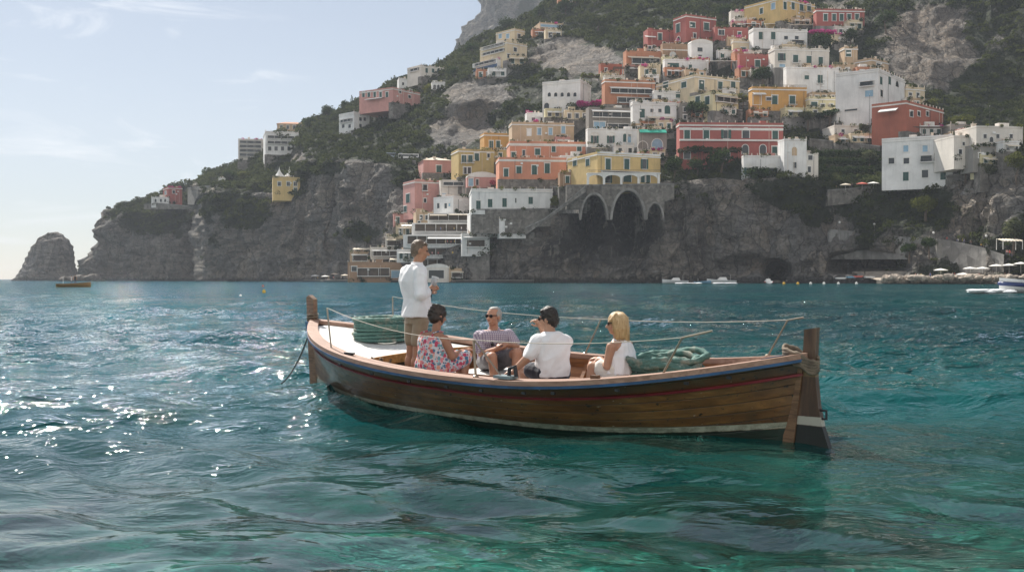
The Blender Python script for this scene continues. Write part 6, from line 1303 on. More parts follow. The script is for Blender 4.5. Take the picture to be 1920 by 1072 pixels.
H('plain white house with a cream flank left of the long white house', 813, 850, 882, 370, 396, 40, 'white', [('S', 'p', 386, 4, 9, [822, 836]), ('S', 'n', 384, 3, 5, [843])], ext=2, corn=False)
H('yellow villa with green shutters above a white arcaded terrace', 1064, 1120, 1238, 288, 346, 22, 'yellow', [('S', 'd', 305, 6, 12, [1078, 1102]), ('F', 'd', 308, 8, 19, [1140]), ('F', 'd', 308, 8, 18, [1175]), ('F', 'o', 308, 6, 17, [1208]), ('F', 'o', 334, 6, 17, [1140]), ('F', 'd', 333, 12, 16, [1176]), ('F', 'd', 334, 6, 16, [1205, 1215]), ('F', 'l', 324, 106, 2, [1180], M_TRIM)], ext=2, bands=[('F', 286, .8)])
H('white house with three fanlight arches behind the yellow villa', 1098, 1102, 1196, 244, 276, 6, 'white', [('F', 'o', 262, 6, 13, [1115, 1145]), ('F', 'd', 259, 5, 14, [1171]), ('F', 'n', 260, 5, 14, [1180]), ('F', 'A', 252, 14, 7, [1115, 1146, 1176], M_TRIM)], corn=False)
H('grey arched house with a bright green awning', 1194, 1198, 1250, 246, 286, 6, 'grey', [('F', 'a', 270, 17, 17, [1232], M_BLUEP), ('F', 'A', 272, 15, 12, [1205], None)], aw=[('F', 1198, 1248, 243, 1.4, 2.0, M_TEAL)], corn=False)
FILL = [('small pale annex squeezed under the plain red wall house', 1130, 1134, 1172, 144, 157, 10, 'offwhite', [('F', 'p', 151, 5, 6, [1144, 1158])]), ('tiny white box house left of the small cream house', 1342, 1346, 1373, 96, 113, 6, 'white', [('F', 'g', 105, 6, 8, [1354])]),
 ('low dark red house behind the round dark tree', 1336, 1340, 1402, 54, 78, 6, 'red', [('F', 'p', 62, 9, 9, [1352]), ('F', 'g', 66, 5, 9, [1386])]), ('pale garden wall house left of the yellow summit building', 1366, 1370, 1406, 24, 42, 6, 'offwhite', [('F', 'p', 33, 4, 6, [1384])]), ('tan roof house between the white houses under the brown house', 1556, 1560, 1602, 124, 140, 6, 'tan', [('F', 'p', 131, 5, 5, [1572, 1588])]),
 ('low brick house left of the yellow villa', 1046, 1050, 1104, 326, 350, 8, 'brick', [('F', 'd', 337, 6, 12, [1064, 1086])]), ('pale low house behind the umbrella pine', 1560, 1564, 1642, 238, 256, 5, 'offwhite', [('F', 'p', 247, 5, 7, [1580, 1604, 1626])]), ('grey little house by the wooden pergola', 1778, 1782, 1824, 236, 256, 6, 'grey', [('F', 'p', 246, 6, 6, [1800])]),
 ('small terracotta veranda right of the dark veranda house', 1196, 1200, 1244, 230, 246, 6, 'terra', [('F', 'l', 238, 30, 7, [1222])]), ('narrow grey stone house at the foot of the cream villa', 1270, 1274, 1296, 196, 230, 6, 'stone', [('F', 'p', 206, 5, 7, [1284]), ('F', 'p', 220, 5, 7, [1284])]), ('pale vaulted house under the arched white house', 984, 988, 1032, 214, 234, 8, 'white', [('F', 'p', 225, 5, 7, [1000, 1016])]),
 ('small pink bay house at the left edge of the lower town', 734, 738, 764, 402, 426, 10, 'pink', [('F', 'd', 413, 5, 11, [746])]), ('cream house tucked right of the terracotta stripes', 1196, 1200, 1238, 126, 150, 6, 'cream', [('F', 'g', 136, 6, 9, [1212, 1226])]), ('ochre block between the tan and salmon villas', 906, 910, 956, 284, 304, 8, 'ochre', [('F', 'd', 293, 6, 11, [922, 938])]),
 ('pale pink house right of the red side house', 1236, 1240, 1290, 66, 88, 6, 'pink', [('F', 'g', 76, 6, 9, [1252, 1272])]), ('white cube house under the long red summit house', 1560, 1564, 1602, 52, 70, 6, 'offwhite', [('F', 'p', 60, 5, 7, [1576, 1590])])]
for a in FILL: H(*a[:9], corn=False)
# low annexes and lean-tos crowding the foot of the larger houses
def short(l):
    w = l.split()[:7]
    while w and w[-1] in ('and', 'with', 'a', 'the', 'on', 'of', 'by', 'in', 'above', 'below', 'at', 'under', 'its', 'two', 'one', 'four', 'three', 'an', 'long', 'white', 'green', 'facing', 'beside', 'left', 'round', 'high', 'framed'): w.pop()
    return ' '.join(w)
KN = [('cream', 'cream'), ('offwhite', 'pale'), ('white', 'white'), ('pink', 'pink'), ('tan', 'tan'), ('terra', 'terracotta'), ('paleyel', 'yellowish')]; seen_l = set()
for lab, h_ in list(HOUSES.items()):
    xa, xb, yt, yb = h_.px
    if xa < 840 or yb > 300 or yb < 40 or xb - xa < 34: continue
    for side in (0, 1):
        c_, cn = rh.choice(KN); w = rh.uniform(24, min(46, (xb - xa) * .55)); x0 = xa + 2 + rh.uniform(0, 6) if side == 0 else xb - w - rh.uniform(2, 8); hh = rh.uniform(11, 17); y1 = yb + rh.uniform(7, 13)
        l2 = 'low %s annex at the %s foot of the %s' % (cn, ('left', 'right')[side], short(lab))
        if l2 in seen_l: continue
        seen_l.add(l2); n = max(1, int(w / 13)); wx = [x0 + w * (i + .6) / n for i in range(n)]
        aw = [('F', x0 + 4, x0 + w - 4, y1 - hh + 3, .6, 2.0, rh.choice([M_AWN, M_AWNW, M_AWN]))] if rh.random() < .45 else []
        H(l2, x0 - 3, x0, x0 + w, y1 - hh, y1, rh.uniform(3, 12), c_, [('F', rh.choice(['d', 'g', 'p', 'l' if n == 1 else 'd']), y1 - hh * .45, 5.5, hh * .55, wx)], aw=aw, corn=False, depth=6, dd=-8)
# white arcade in front of the yellow villa
def arcade():
    D = hD('yellow villa') - 3.6; t = thing('arcade', 'white arched loggia fronting the yellow villa', 'arcade', at(1180, 346, D)); z1 = at(1180, 326, D)[2]; z0 = at(1180, 346, D)[2]; b = at(1180, 346, D)
    X0, X1 = at(1102, 340, D)[0] - b[0], at(1238, 340, D)[0] - b[0]
    for k, (a, c) in enumerate(((1105, 1130), (1135, 1163), (1167, 1196), (1199, 1232))):
        x0, x1 = at(a, 340, D)[0] - b[0], at(c, 340, D)[0] - b[0]; mb = MB(); w = x1 - x0; n = 10; zt = z1 - z0
        for i in range(n):
            a0, a1 = math.pi * i / n, math.pi * (i + 1) / n; q0 = (x0 + w / 2 - w / 2 * math.cos(a0), zt - .5 - w * .22 + w * .22 * math.sin(a0)); q1 = (x0 + w / 2 - w / 2 * math.cos(a1), zt - .5 - w * .22 + w * .22 * math.sin(a1))
            mb.prism([q0, q1, (q1[0], zt), (q0[0], zt)][::-1], 0, .6)
        mb.build('arch', M_TRIM, t)
    for a in (1102.5, 1132.5, 1165, 1197.5, 1235): mb = MB(); x = at(a, 340, D)[0] - b[0]; mb.span(x - .45, x + .45, 0, .62, 0, z1 - z0); mb.build('pillar', M_TRIM, t)
    mb = MB(); mb.span(X0 - .3, X1 + .3, -.2, 5, z1 - z0 + .004, z1 - z0 + .35); mb.build('terrace_slab', M_TRIM, t)
    mb = MB(); n = 60
    for i in range(n + 1): x = X0 + (X1 - X0) * i / n; mb.span(x - .04, x + .04, -.1, -.02, z1 - z0 + .352, z1 - z0 + 1.4)
    mb.span(X0, X1, -.12, 0, z1 - z0 + 1.402, z1 - z0 + 1.5); mb.build('railing', M_RAILD, t)
arcade()
# satellite dish
p = at(1261, 104, h.D - 3); mb = MB(); mb.lathe([(0.02, -.5), (.9, -.35), (1.6, 0), (1.75, .35), (1.70, .36), (1.5, .06), (.8, -.22), (.02, -.3)], (0, 0, 0), 24, np.array([[1, 0, 0], [0, 0, -1], [0, 1, 0.]])); mb.tube([(0, -.3, 0), (0.6, -1.5, -.3)], .06, 6); mb.tube([(0, .3, 0), (0, 2.2, -1.0)], .10, 6)
o = mb.build('satellite_dish', plain('dish grey white', (.62, .62, .60), .5, .1)); o.location = tuple(p); tag(o, 'big round white satellite dish on the brick wall', 'satellite dish')
def scatter_scrub(name, P, vg, PX, PY, PD, Nn, count, label, boost=None, rr=(1.6, 4.2), per=64, lsize=.75):
    m = (PX > PX.min() + 3) & (PX < 1980) & (PY > -60) & (PY < 522) & (vg > .40)
    lv = np.zeros_like(m); lv[3:-4] = True; m &= lv
    area = np.linalg.norm(np.cross(np.gradient(P, axis=1), np.gradient(P, axis=0)), axis=-1)
    w = np.where(m, area * np.clip((vg - .35) * 2, 0, 1) * (430 / PD) ** .9, 0).ravel()
    if boost is not None: w *= boost(PX.ravel(), PY.ravel())
    idx = NR.choice(len(w), count, replace=False, p=w / w.sum()); p = P.reshape(-1, 3)[idx]; dd = PD.ravel()[idx]
    tint = np.clip(0.42 + fbm(p, 40, 3, 91) * .35 + NR.normal(size=count) * .17, 0, 1)
    r = (rr[0] + (rr[1] - rr[0]) * NR.random(count) ** 2) * (dd / 520) ** .5; rad = np.stack([r, r, r * NR.uniform(.6, 1.0, count)], 1)
    nn = Nn.reshape(-1, 3)[idx]; c = p + nn * (r * .15)[:, None]
    V, tt = leaves(c, rad, per, np.repeat(lsize * (dd / 480) ** .6 * (r / 2.6) ** .5, per), tint)
    Fq = np.arange(len(V)).reshape(-1, 4); o = link_mesh(name, V, Fq, M_SCRUB, None, False, attrs={'tint': tt}); tag(o, label, 'scrub', kind='stuff')
def town_boost(x, y):
    e = np.minimum(np.minimum(((x - 1250) / 200) ** 2 + ((y - 200) / 110) ** 2, ((x - 1480) / 160) ** 2 + ((y - 150) / 95) ** 2), ((x - 1010) / 150) ** 2 + ((y - 300) / 60) ** 2)
    return np.where(e < 1, .22, 1.0)
scatter_scrub('hillside_scrub', HP, HV, HPX, HPY, HPD, HN, 6600, 'dark green scrub covering the steep hillside', town_boost)
scatter_scrub('headland_scrub', P_HD, V_HD, X_HD, Y_HD, D_HD, N_HD, 420, 'bushy green scrub on the left headland', per=50)
TREES = 'trees on the hillside'
def tree(px, py, h, w, kind, label, name='tree', D=None, mat=None, dd=-7.0, group=None, seed=0):
    D = (ground_D(px, py) + dd) if D is None else D; k = D / F; b = at(px, py, D); hm, wm = h * k, w * k; rg = np.random.default_rng(int(px * 7 + py) + seed)
    t = thing(name, label, 'bush' if kind == 'bush' else 'tree', b, 0, group); mat = mat or {'round': M_LEAFD, 'loose': M_LEAFG, 'cypress': M_LEAFD, 'flat': M_LEAFD, 'bush': M_SCRUB}[kind]
    if kind == 'cypress':
        n = 9; z = np.linspace(.12, .97, n) * hm; r = wm * .5 * np.sin(np.linspace(.75, 3.0, n)) + .1; c = np.stack([rg.normal(size=n) * .1, rg.normal(size=n) * .1, z], 1); rad = np.stack([r, r, np.full(n, hm / n * .9)], 1); per = 40; tr = .15
    elif kind == 'flat':
        n = 16; a = rg.random(n) * 6.28; q = np.sqrt(rg.random(n)); c = np.stack([np.cos(a) * q * wm * .42, np.sin(a) * q * wm * .25, hm * .80 + rg.normal(size=n) * hm * .05], 1); r = wm * .14 * rg.uniform(.7, 1.2, n); rad = np.stack([r, r, np.full(n, hm * .13)], 1); per = 60; tr = .75
    else:
        lo = .08 if kind == 'bush' else .30; n = 20 if kind != 'loose' else 17; d = rg.normal(size=(n, 3)); d /= np.linalg.norm(d, axis=1)[:, None]; q = rg.random(n) ** .5
        zc = hm * (lo + 1) / 2; c = np.stack([d[:, 0] * q * wm * .36, d[:, 1] * q * wm * .36, zc + d[:, 2] * q * hm * (1 - lo) * .36], 1); r = wm * (.20 if kind != 'loose' else .155) * rg.uniform(.65, 1.3, n); rad = np.stack([r, r, r * .8], 1); per = 70; tr = lo + .25
    V, tt = leaves(c, rad, per, max(.42, wm * .055), rg.uniform(.15, .85, n), up=False, shell=.35); link_mesh('crown', V, np.arange(len(V)).reshape(-1, 4), mat, t, False, attrs={'tint': tt})
    mb = MB(); lean = rg.normal(size=2) * .05 * hm; top = np.array([lean[0], lean[1], hm * tr]); tw = max(.14, wm * .035); mb.tube([(0, 0, -3), (0, 0, 0), top * .55 + np.array([.1, 0, 0]), top], [tw * 1.4, tw * 1.2, tw, tw * .75], 7)
    if kind not in ('cypress',):
        for i in range(0, min(n, 7)): mb.tube([top * .8, (top * .8 + c[i]) / 2 + np.array([0, 0, -.1 * hm * .2]), c[i]], [tw * .6, tw * .4, tw * .2], 5)
    mb.build('stem' if kind == 'bush' else 'trunk', M_BARK, t); return t
T_ = [(398, 346, 32, 42, 'round', 'broad dark tree over the tiny white house on the left skyline', 'tree', 905), (613, 230, 32, 38, 'round', 'round dark tree on the skyline left of the white villa'),
 (582, 246, 26, 34, 'round', 'low dark tree on the skyline behind the left hotel'), (528, 303, 70, 62, 'loose', 'big pale open tree in front of the left hotel'), (457, 346, 26, 30, 'round', 'yellowish round tree left of the tent sails', 'tree', None, M_LEAFY), (476, 362, 26, 36, 'loose', 'small sparse tree on the cliff edge by the yellow house'),
 (430, 350, 30, 34, 'round', 'dark bushy tree below the balcony hotel'), (660, 206, 26, 9, 'cypress', 'dark cypress beside the white villa'), (648, 212, 22, 30, 'round', 'leafy tree clump left of the skyline cypress'), (735, 206, 36, 38, 'loose', 'pale green tree before the pink end wall', 'tree', None, M_LEAFY),
 (778, 172, 34, 36, 'loose', 'yellow green tree right of the pink end wall', 'tree', None, M_LEAFY), (862, 112, 30, 11, 'cypress', 'spire shaped conifer on the ridge left of the terraced hotel', 'conifer_tree'), (822, 130, 20, 6, 'cypress', 'thin cypress above the grey white terrace house'), (806, 182, 24, 30, 'round', 'bright leafy tree above the rock cave', 'tree', None, M_LEAFY),
 (884, 110, 34, 34, 'round', 'dark tree left of the cream terraced hotel'), (852, 150, 24, 30, 'round', 'dark green tree on the slope below the conifer'), (950, 60, 26, 40, 'round', 'tree behind the cream hotel top block'), (1012, 40, 26, 36, 'round', 'tree on the ridge above the low pinkish house'), (1060, 30, 30, 44, 'round', 'wide tree on the upper ridge under the orange house'), (1120, 60, 30, 46, 'round', 'leafy tree on the dark slope left of the red house', 'tree', None, M_SCRUB),
 (1356, 40, 30, 34, 'round', 'round dark tree beside the tall red house'), (1221, 151, 30, 34, 'round', 'rounded green tree over the wide cream villa', 'tree', None, M_SCRUB), (1429, 160, 36, 46, 'round', 'large dark tree above the orange house'), (1378, 76, 34, 26, 'round', 'dark tree right of the tall red house'), (1391, 206, 32, 26, 'loose', 'yellowish tree left of the orange house', 'tree', None, M_LEAFY), (1514, 234, 28, 40, 'loose', 'silvery tree below the pale yellow cottage'),
 (1556, 236, 28, 68, 'flat', 'umbrella pine spreading below the pale yellow cottage', 'pine_tree'), (1621, 262, 34, 26, 'loose', 'small pale tree beside the red corner house'), (1630, 310, 28, 42, 'loose', 'pale bushy tree in the dark garden terraces'), (1900, 462, 56, 56, 'loose', 'grey green olive tree above the far right umbrellas'),
 (1350, 332, 52, 62, 'round', 'dark tree mass in front of the red villa base'), (1306, 334, 40, 40, 'round', 'dark tree at the left foot of the red villa'), (1262, 344, 50, 46, 'round', 'dark tree between the yellow villa and the red villa'), (1538, 98, 34, 52, 'round', 'dark tree below the magenta hedge'), (1660, 60, 40, 44, 'round', 'dark tree right of the summit red house'), (1596, 92, 40, 36, 'round', 'dark tree above the small brown house')]
for a in T_: tree(a[0], a[1], a[2], a[3], a[4], a[5], a[6] if len(a) > 6 else 'tree', a[7] if len(a) > 7 else None, a[8] if len(a) > 8 else None, group=TREES)
BUSH = [(1045, 392, 28, 34, 'green bush at the end of the long low white house', M_LEAFY), (910, 478, 26, 52, 'dark bush on the stone quay terrace', M_LEAFD), (692, 458, 20, 26, 'bright yellow green bush beside the beach bar', M_LEAFY), (726, 446, 24, 22, 'small yellowish bush above the stone block', M_LEAFY), (1742, 204, 18, 34, 'yellow green bush by the red corner house', M_LEAFY), (1800, 240, 20, 60, 'long hedge like bush behind the far right houses', M_LEAFY), (1838, 268, 16, 30, 'dark bush on the grey garage house', M_LEAFD), (1810, 330, 22, 44, 'grey bush on the promenade wall', M_LEAFG), (1850, 330, 20, 40, 'pale bush right of the seaside hotel', M_LEAFG),
 (1735, 400, 30, 60, 'sunlit ivy bush hanging over the right cliff', M_LEAFY), (1742, 470, 28, 34, 'dark shrub with yellow tips above the lower road', M_LEAFD), (1705, 478, 24, 36, 'dark shrub on the lower retaining wall', M_LEAFD), (1905, 330, 60, 40, 'dry yellowish shrub on the right cliff edge', M_LEAFY), (1120, 286, 14, 44, 'low round bush on the roof behind the yellow villa', M_SCRUB), (1125, 234, 20, 24, 'green bush beside the tan house with blue doors', M_LEAFD), (1000, 236, 12, 40, 'low bushes below the arched white house', M_SCRUB), (1080, 214, 22, 50, 'grey green bush under the arched white house', M_LEAFG), (1268, 322, 30, 34, 'ivy bush climbing near the stone gap', M_LEAFD), (845, 352, 10, 30, 'clipped green hedge on the pink terrace', M_LEAFY), (930, 350, 12, 26, 'red flowering bush beside the small pink house', M_PINKF), (742, 408, 14, 16, 'pink flower bush on the tall pink house balcony', M_PINKF), (1305, 215, 14, 80, 'low ivy bush above the red villa roof', M_LEAFD), (1420, 330, 8, 60, 'trimmed hedge below the white garden storey', M_LEAFD)]
for px, py, h_, w_, lab, m_ in BUSH: tree(px, py, h_, w_, 'bush', lab, 'bush', None, m_, dd=-11, group='garden bushes')
def pergola(xa, xb, y, yg, label, m, D, depth=6.0, thick=1.6, tilt=0.0):
    b = at((xa + xb) / 2, yg, D); t = thing('pergola', label, 'pergola', b); k = D / F; w = (xb - xa) * k; h = (yg - y) * k
    for sx in (-.48, -.16, .16, .48):
        for sy in (0, depth): mb = MB(); mb.span(sx * w - .1, sx * w + .1, sy - .1, sy + .1, -1.5, h + sx * tilt * w); mb.build('post', M_BARK, t)
    for i in range(7): mb = MB(); y_ = depth * i / 6; mb.bar((-w / 2, y_, h - tilt * w / 2), (w / 2, y_, h + tilt * w / 2), .14); mb.build('beam', M_BARK, t)
    if m is not None:
        n = 26; rg = np.random.default_rng(int(xa)); x = rg.uniform(-.5, .5, n) * w; c = np.stack([x, rg.uniform(-.5, depth, n), h + .4 + x * tilt + rg.normal(size=n) * .3], 1); r = rg.uniform(.9, 1.7, n); V, tt = leaves(c, np.stack([r, r, np.full(n, thick)], 1), 70, .5, rg.uniform(.2, .9, n), up=False); link_mesh('climber', V, np.arange(len(V)).reshape(-1, 4), m, t, False, attrs={'tint': tt})
pergola(1084, 1128, 194, 210, 'magenta bougainvillea tumbling over a pergola', M_MAG, ground_D(1106, 204) - 16, 4, 1.2, .06)
pergola(1520, 1566, 62, 78, 'magenta bougainvillea hedge near the summit', M_MAG, ground_D(1545, 78) - 12, 3, 1.0, -.03)
pergola(1092, 1142, 143, 156, 'green vine pergola beside the plain red wall house', M_LEAFY, ground_D(1116, 156) - 12, 5, .7)
pergola(1150, 1214, 126, 146, 'bare timber pergola in front of the plain red wall house', None, ground_D(1180, 146) - 12, 6)
pergola(1274, 1388, 282, 306, 'dark vine pergola across the front of the red villa', M_LEAFD, ground_D(1330, 306) - 16, 4, 1.2)
pergola(1700, 1796, 238, 254, 'wooden pergola in front of the red corner house', None, ground_D(1750, 254) - 14, 6)
# terraced garden hedges in the dark slope
for i, (xa, xb, y) in enumerate(((1532, 1650, 288), (1534, 1652, 304), (1536, 1654, 320), (1540, 1654, 336))):
    D = ground_D((xa + xb) / 2, y) - 12; k = D / F; n = 40; x = np.linspace(-.5, .5, n) * (xb - xa) * k; c = np.stack([x, NR.normal(size=n) * .4, NR.normal(size=n) * .4], 1); r = NR.uniform(1.0, 1.8, n); V, tt = leaves(c, np.stack([r, r, r], 1), 50, .6, NR.uniform(.1, .6, n), up=False)
    o = link_mesh('hedge', V, np.arange(len(V)).reshape(-1, 4), M_LEAFD, None, False, attrs={'tint': tt}); o.location = tuple(at((xa + xb) / 2, y, D)); tag(o, ['topmost', 'upper', 'lower', 'lowest'][i] + ' long hedge row in the dark terraced garden', 'hedge', 'hedge rows of the terraced garden')
# ------------------------------------------------------------------ walls, quay, beach, boats
def wall(label, pts, ybot, D=None, dd=-9, th=2.5, name='stone_wall', m=None, arches=(), cap=True, cat='wall'):
    """pts: (px, top row, distance or None) along the crest"""
    P = [(px, py, (ground_D(px, py) + dd) if d is None else d) for px, py, d in pts]; b = at(P[0][0], ybot(P[0][0]) if callable(ybot) else ybot, P[0][2]); t = thing(name, label, cat, b); mb = MB(); cp = MB()
    for (x0, y0, d0), (x1, y1, d1) in zip(P[:-1], P[1:]):
        n = max(1, int(abs(x1 - x0) / 2.0)) if arches else max(1, int(abs(x1 - x0) / 14))
        for i in range(n):
            f0, f1 = i / n, (i + 1) / n; q = []
            for f in (f0, f1):
                x, y, d = x0 + (x1 - x0) * f, y0 + (y1 - y0) * f, d0 + (d1 - d0) * f; yb = ybot(x) if callable(ybot) else ybot
                for cx, cy, r, asp in arches:
                    if abs(x - cx) < r: yb = min(yb, cy - r * asp * math.sqrt(max(0, 1 - ((x - cx) / r) ** 2)))
                q.append((at(x, y, d) - b, at(x, yb, d) - b))
            (a1, a0), (c1, c0) = q; o = np.array([0, th, 0]); V = [a0, c0, c1, a1, a0 + o, c0 + o, c1 + o, a1 + o]
            mb.add(V, [(0, 1, 2, 3), (5, 4, 7, 6), (3, 2, 6, 7), (1, 0, 4, 5)] + ([(4, 0, 3, 7)] if i == 0 else []) + ([(1, 5, 6, 2)] if i == n - 1 else []))
            if cap: cp.add([a1 + (0, -.25, .004), c1 + (0, -.25, .004), c1 + (0, -.25, .5), a1 + (0, -.25, .5), a1 + (0, .5, .004), c1 + (0, .5, .004), c1 + (0, .5, .5), a1 + (0, .5, .5)], [(0, 1, 2, 3), (5, 4, 7, 6), (3, 2, 6, 7), (1, 0, 4, 5), (4, 0, 3, 7), (1, 5, 6, 2)])
    mb.build('masonry', m or M_STONE, t)
    if cap: cp.build('coping', M_CONC, t)
    return t, b, P
DA = hD('yellow villa') - 4.2
tA, bA, PA = wall('rubble stone wall on tall blind arches beneath the yellow villa', [(1062, 349, DA + 5), (1200, 347, DA), (1264, 346.5, DA - 2)], lambda x: 392 if x < 1088 else (412 if x < 1246 else 378 - (x - 1246) * .25), arches=[(1114, 412, 23, 2.0), (1178, 412, 29, 1.85), (1228, 412, 14, 2.1)], th=5.0, name='arched_wall')
for cx, cy, r, asp in ((1114, 412, 24, 2.0), (1178, 412, 30, 1.85), (1228, 412, 15, 2.1)):
    mb = MB(); n = 16
    for i in range(n):
        q = []
        for j in (i, i + 1):
            a = math.pi * j / n
            for rr_k in (1.0, 1.13): q.append(at(cx - r * rr_k * math.cos(a), cy - r * asp * (1 + (rr_k - 1) * .55) * math.sin(a), DA + (1140 - cx) * .03) - bA)
        o = np.array([0, -.7, 0]); V = [q[0] + o, q[1] + o, q[3] + o, q[2] + o, q[0] + (0, .6, 0), q[1] + (0, .6, 0), q[3] + (0, .6, 0), q[2] + (0, .6, 0)]
        mb.add(V, [(0, 1, 2, 3), (5, 4, 7, 6), (3, 2, 6, 7), (1, 0, 4, 5)])
    mb.build('arch_ring', M_CONC, tA)
wall('sloping stone stair wall left of the tall arches', [(1098, 350, DA - 1), (1060, 382, DA + 2), (1020, 412, DA + 8), (985, 428, DA + 14)], lambda x: 360 + (1098 - x) * .72, th=3)
wall('grey retaining wall behind the long low white house', [(1030, 352, None), (1100, 348, DA + 2)], lambda x: 400, dd=-10)
wall('grey stone wall under the long low white house', [(884, 394, hD('long low white') + .4), (985, 393.5, hD('long low white') + .4), (1050, 392, hD('long low white') + 1)], lambda x: 438 if x < 1000 else 425)
wall('tall stone wall below the small white terrace', [(912, 438, None), (985, 436, None), (1002, 438, None)], 482, dd=-10)
wall('high rubble quay wall at the waterline', [(834, 484, 490), (880, 480, 479), (918, 478, 472)], 531, th=8)
wall('stone promenade wall along the right cliff top', [(1552, 358, None), (1600, 355, None), (1660, 347, None), (1730, 339, None), (1790, 329, None), (1850, 312, None), (1884, 300, None)], lambda x: 386 - (x - 1552) * .10, dd=-9.5, th=4)
wall('grey stone terrace wall under the wide cream villa', [(1262, 202, None), (1330, 204, None), (1392, 208, None)], 234, dd=-10)
wall('mossy stone terrace wall under the orange house', [(1402, 209, None), (1460, 209, None), (1512, 211, None)], 236, dd=-10)
wall('garden stone wall above the hedge rows', [(1518, 262, None), (1580, 268, None), (1650, 276, None)], 288, dd=-10)
wall('long concrete retaining wall of the lower road', [(1555, 432, None), (1620, 438, None), (1690, 446, None), (1762, 452, None)], lambda x: 486, dd=-9, m=M_CONC)
wall('curved concrete wall below the beach path', [(1756, 450, None), (1795, 456, None), (1840, 466, None), (1882, 480, None)], 512, dd=-10, m=M_CONC)
wall('grey parapet of the cliff road on the left hill', [(556, 290, None), (600, 286, None), (640, 285, None), (690, 290, None), (735, 298, None), (780, 303, None)], lambda x: 300 + (x - 556) * .05, dd=-8, name='road_wall')
tB, bB, PB = wall('old stone road bridge with one arch on the left hill', [(352, 353, 838), (388, 350, 752), (412, 347, 722)], 384, arches=[(384, 384, 19, 1.05)], th=6, name='road_bridge', cat='bridge')
wall('low stone wall on the left headland', [(270, 384, 848), (300, 382, 846), (345, 386, 842), (400, 392, 838)], 392, th=3)
wall('brown stone block above the beach bar', [(716, 448, None), (752, 446, None)], 500, dd=-12)
# --- waterfront terraces
DR = ground_D(830, 440) - 14; M_INT = plain('shaded terrace interior', (.10, .075, .055), .8, .5, .25)  # dark panel colour holding the shade inside the open terraces
for lab, xa, xb, yt, yb, lw, dk, aw in (('uppermost dining terrace of the white restaurant with cream awnings', 802, 880, 400, 417, 74, 10, [('F', 806, 838, 402, .5, 3.0, M_AWN), ('F', 842, 876, 401, .5, 3.0, M_AWN)]), ('second dining terrace of the white restaurant with blue flower boxes', 772, 882, 418, 438, 98, 6, []), ('third dining terrace of the white restaurant under a striped awning', 756, 880, 440, 462, 108, 2, [('F', 802, 868, 443, 1.0, 3.2, M_AWNW)]), ('glazed fourth terrace of the white restaurant beside the stone quay wall', 792, 862, 464, 482, 60, -2, []), ('lowest glazed terrace of the white restaurant behind the standing man', 780, 842, 484, 505, 52, -6, [])):
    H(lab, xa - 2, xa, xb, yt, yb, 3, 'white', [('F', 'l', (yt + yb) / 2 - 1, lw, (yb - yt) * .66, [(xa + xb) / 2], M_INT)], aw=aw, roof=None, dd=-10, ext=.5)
H('bare white block beside the stacked terraces', 876, 882, 936, 402, 440, 8, 'white', [('F', 'p', 424, 14, 9, [892]), ('F', 'p', 420, 10, 14, [920])], corn=False, dd=-14, ext=1)
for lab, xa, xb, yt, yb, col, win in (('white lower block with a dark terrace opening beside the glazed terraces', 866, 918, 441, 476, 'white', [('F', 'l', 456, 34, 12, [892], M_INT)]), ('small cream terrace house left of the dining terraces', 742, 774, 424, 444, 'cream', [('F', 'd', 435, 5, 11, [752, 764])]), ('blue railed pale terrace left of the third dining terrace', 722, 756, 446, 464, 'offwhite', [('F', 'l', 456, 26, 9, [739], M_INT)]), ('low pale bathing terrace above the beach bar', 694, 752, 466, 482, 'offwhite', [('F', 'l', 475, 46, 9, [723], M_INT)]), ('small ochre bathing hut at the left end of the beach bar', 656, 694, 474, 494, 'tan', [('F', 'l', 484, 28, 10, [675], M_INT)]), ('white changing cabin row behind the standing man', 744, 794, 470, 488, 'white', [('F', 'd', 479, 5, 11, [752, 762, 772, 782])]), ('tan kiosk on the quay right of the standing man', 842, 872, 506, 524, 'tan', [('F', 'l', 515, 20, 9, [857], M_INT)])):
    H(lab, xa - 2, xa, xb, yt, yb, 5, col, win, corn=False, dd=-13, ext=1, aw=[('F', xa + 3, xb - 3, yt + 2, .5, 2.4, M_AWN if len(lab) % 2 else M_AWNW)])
H('small white house with a green door on the sea wall', 932, 936, 986, 414, 438, 6, 'white', [('F', 'd', 428, 7, 13, [960])], corn=False, dd=-13, ext=2)
H('little tan house among the upper terraces left of the restaurant', 775, 780, 812, 400, 424, 10, 'tan', [('F', 'p', 408, 4, 8, [790, 800]), ('F', 'p', 418, 4, 6, [786])], corn=False, dd=-16, ext=3)
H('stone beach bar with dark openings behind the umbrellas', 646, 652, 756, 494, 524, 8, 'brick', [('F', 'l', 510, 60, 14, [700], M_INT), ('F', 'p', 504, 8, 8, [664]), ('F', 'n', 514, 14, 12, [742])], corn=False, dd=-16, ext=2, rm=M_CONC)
H('pale lower kiosk with a curved white front on the quay', 796, 800, 842, 502, 525, 8, 'offwhite', [('F', 'p', 514, 24, 14, [818])], roof='vault', corn=False, dd=-22, ext=1)
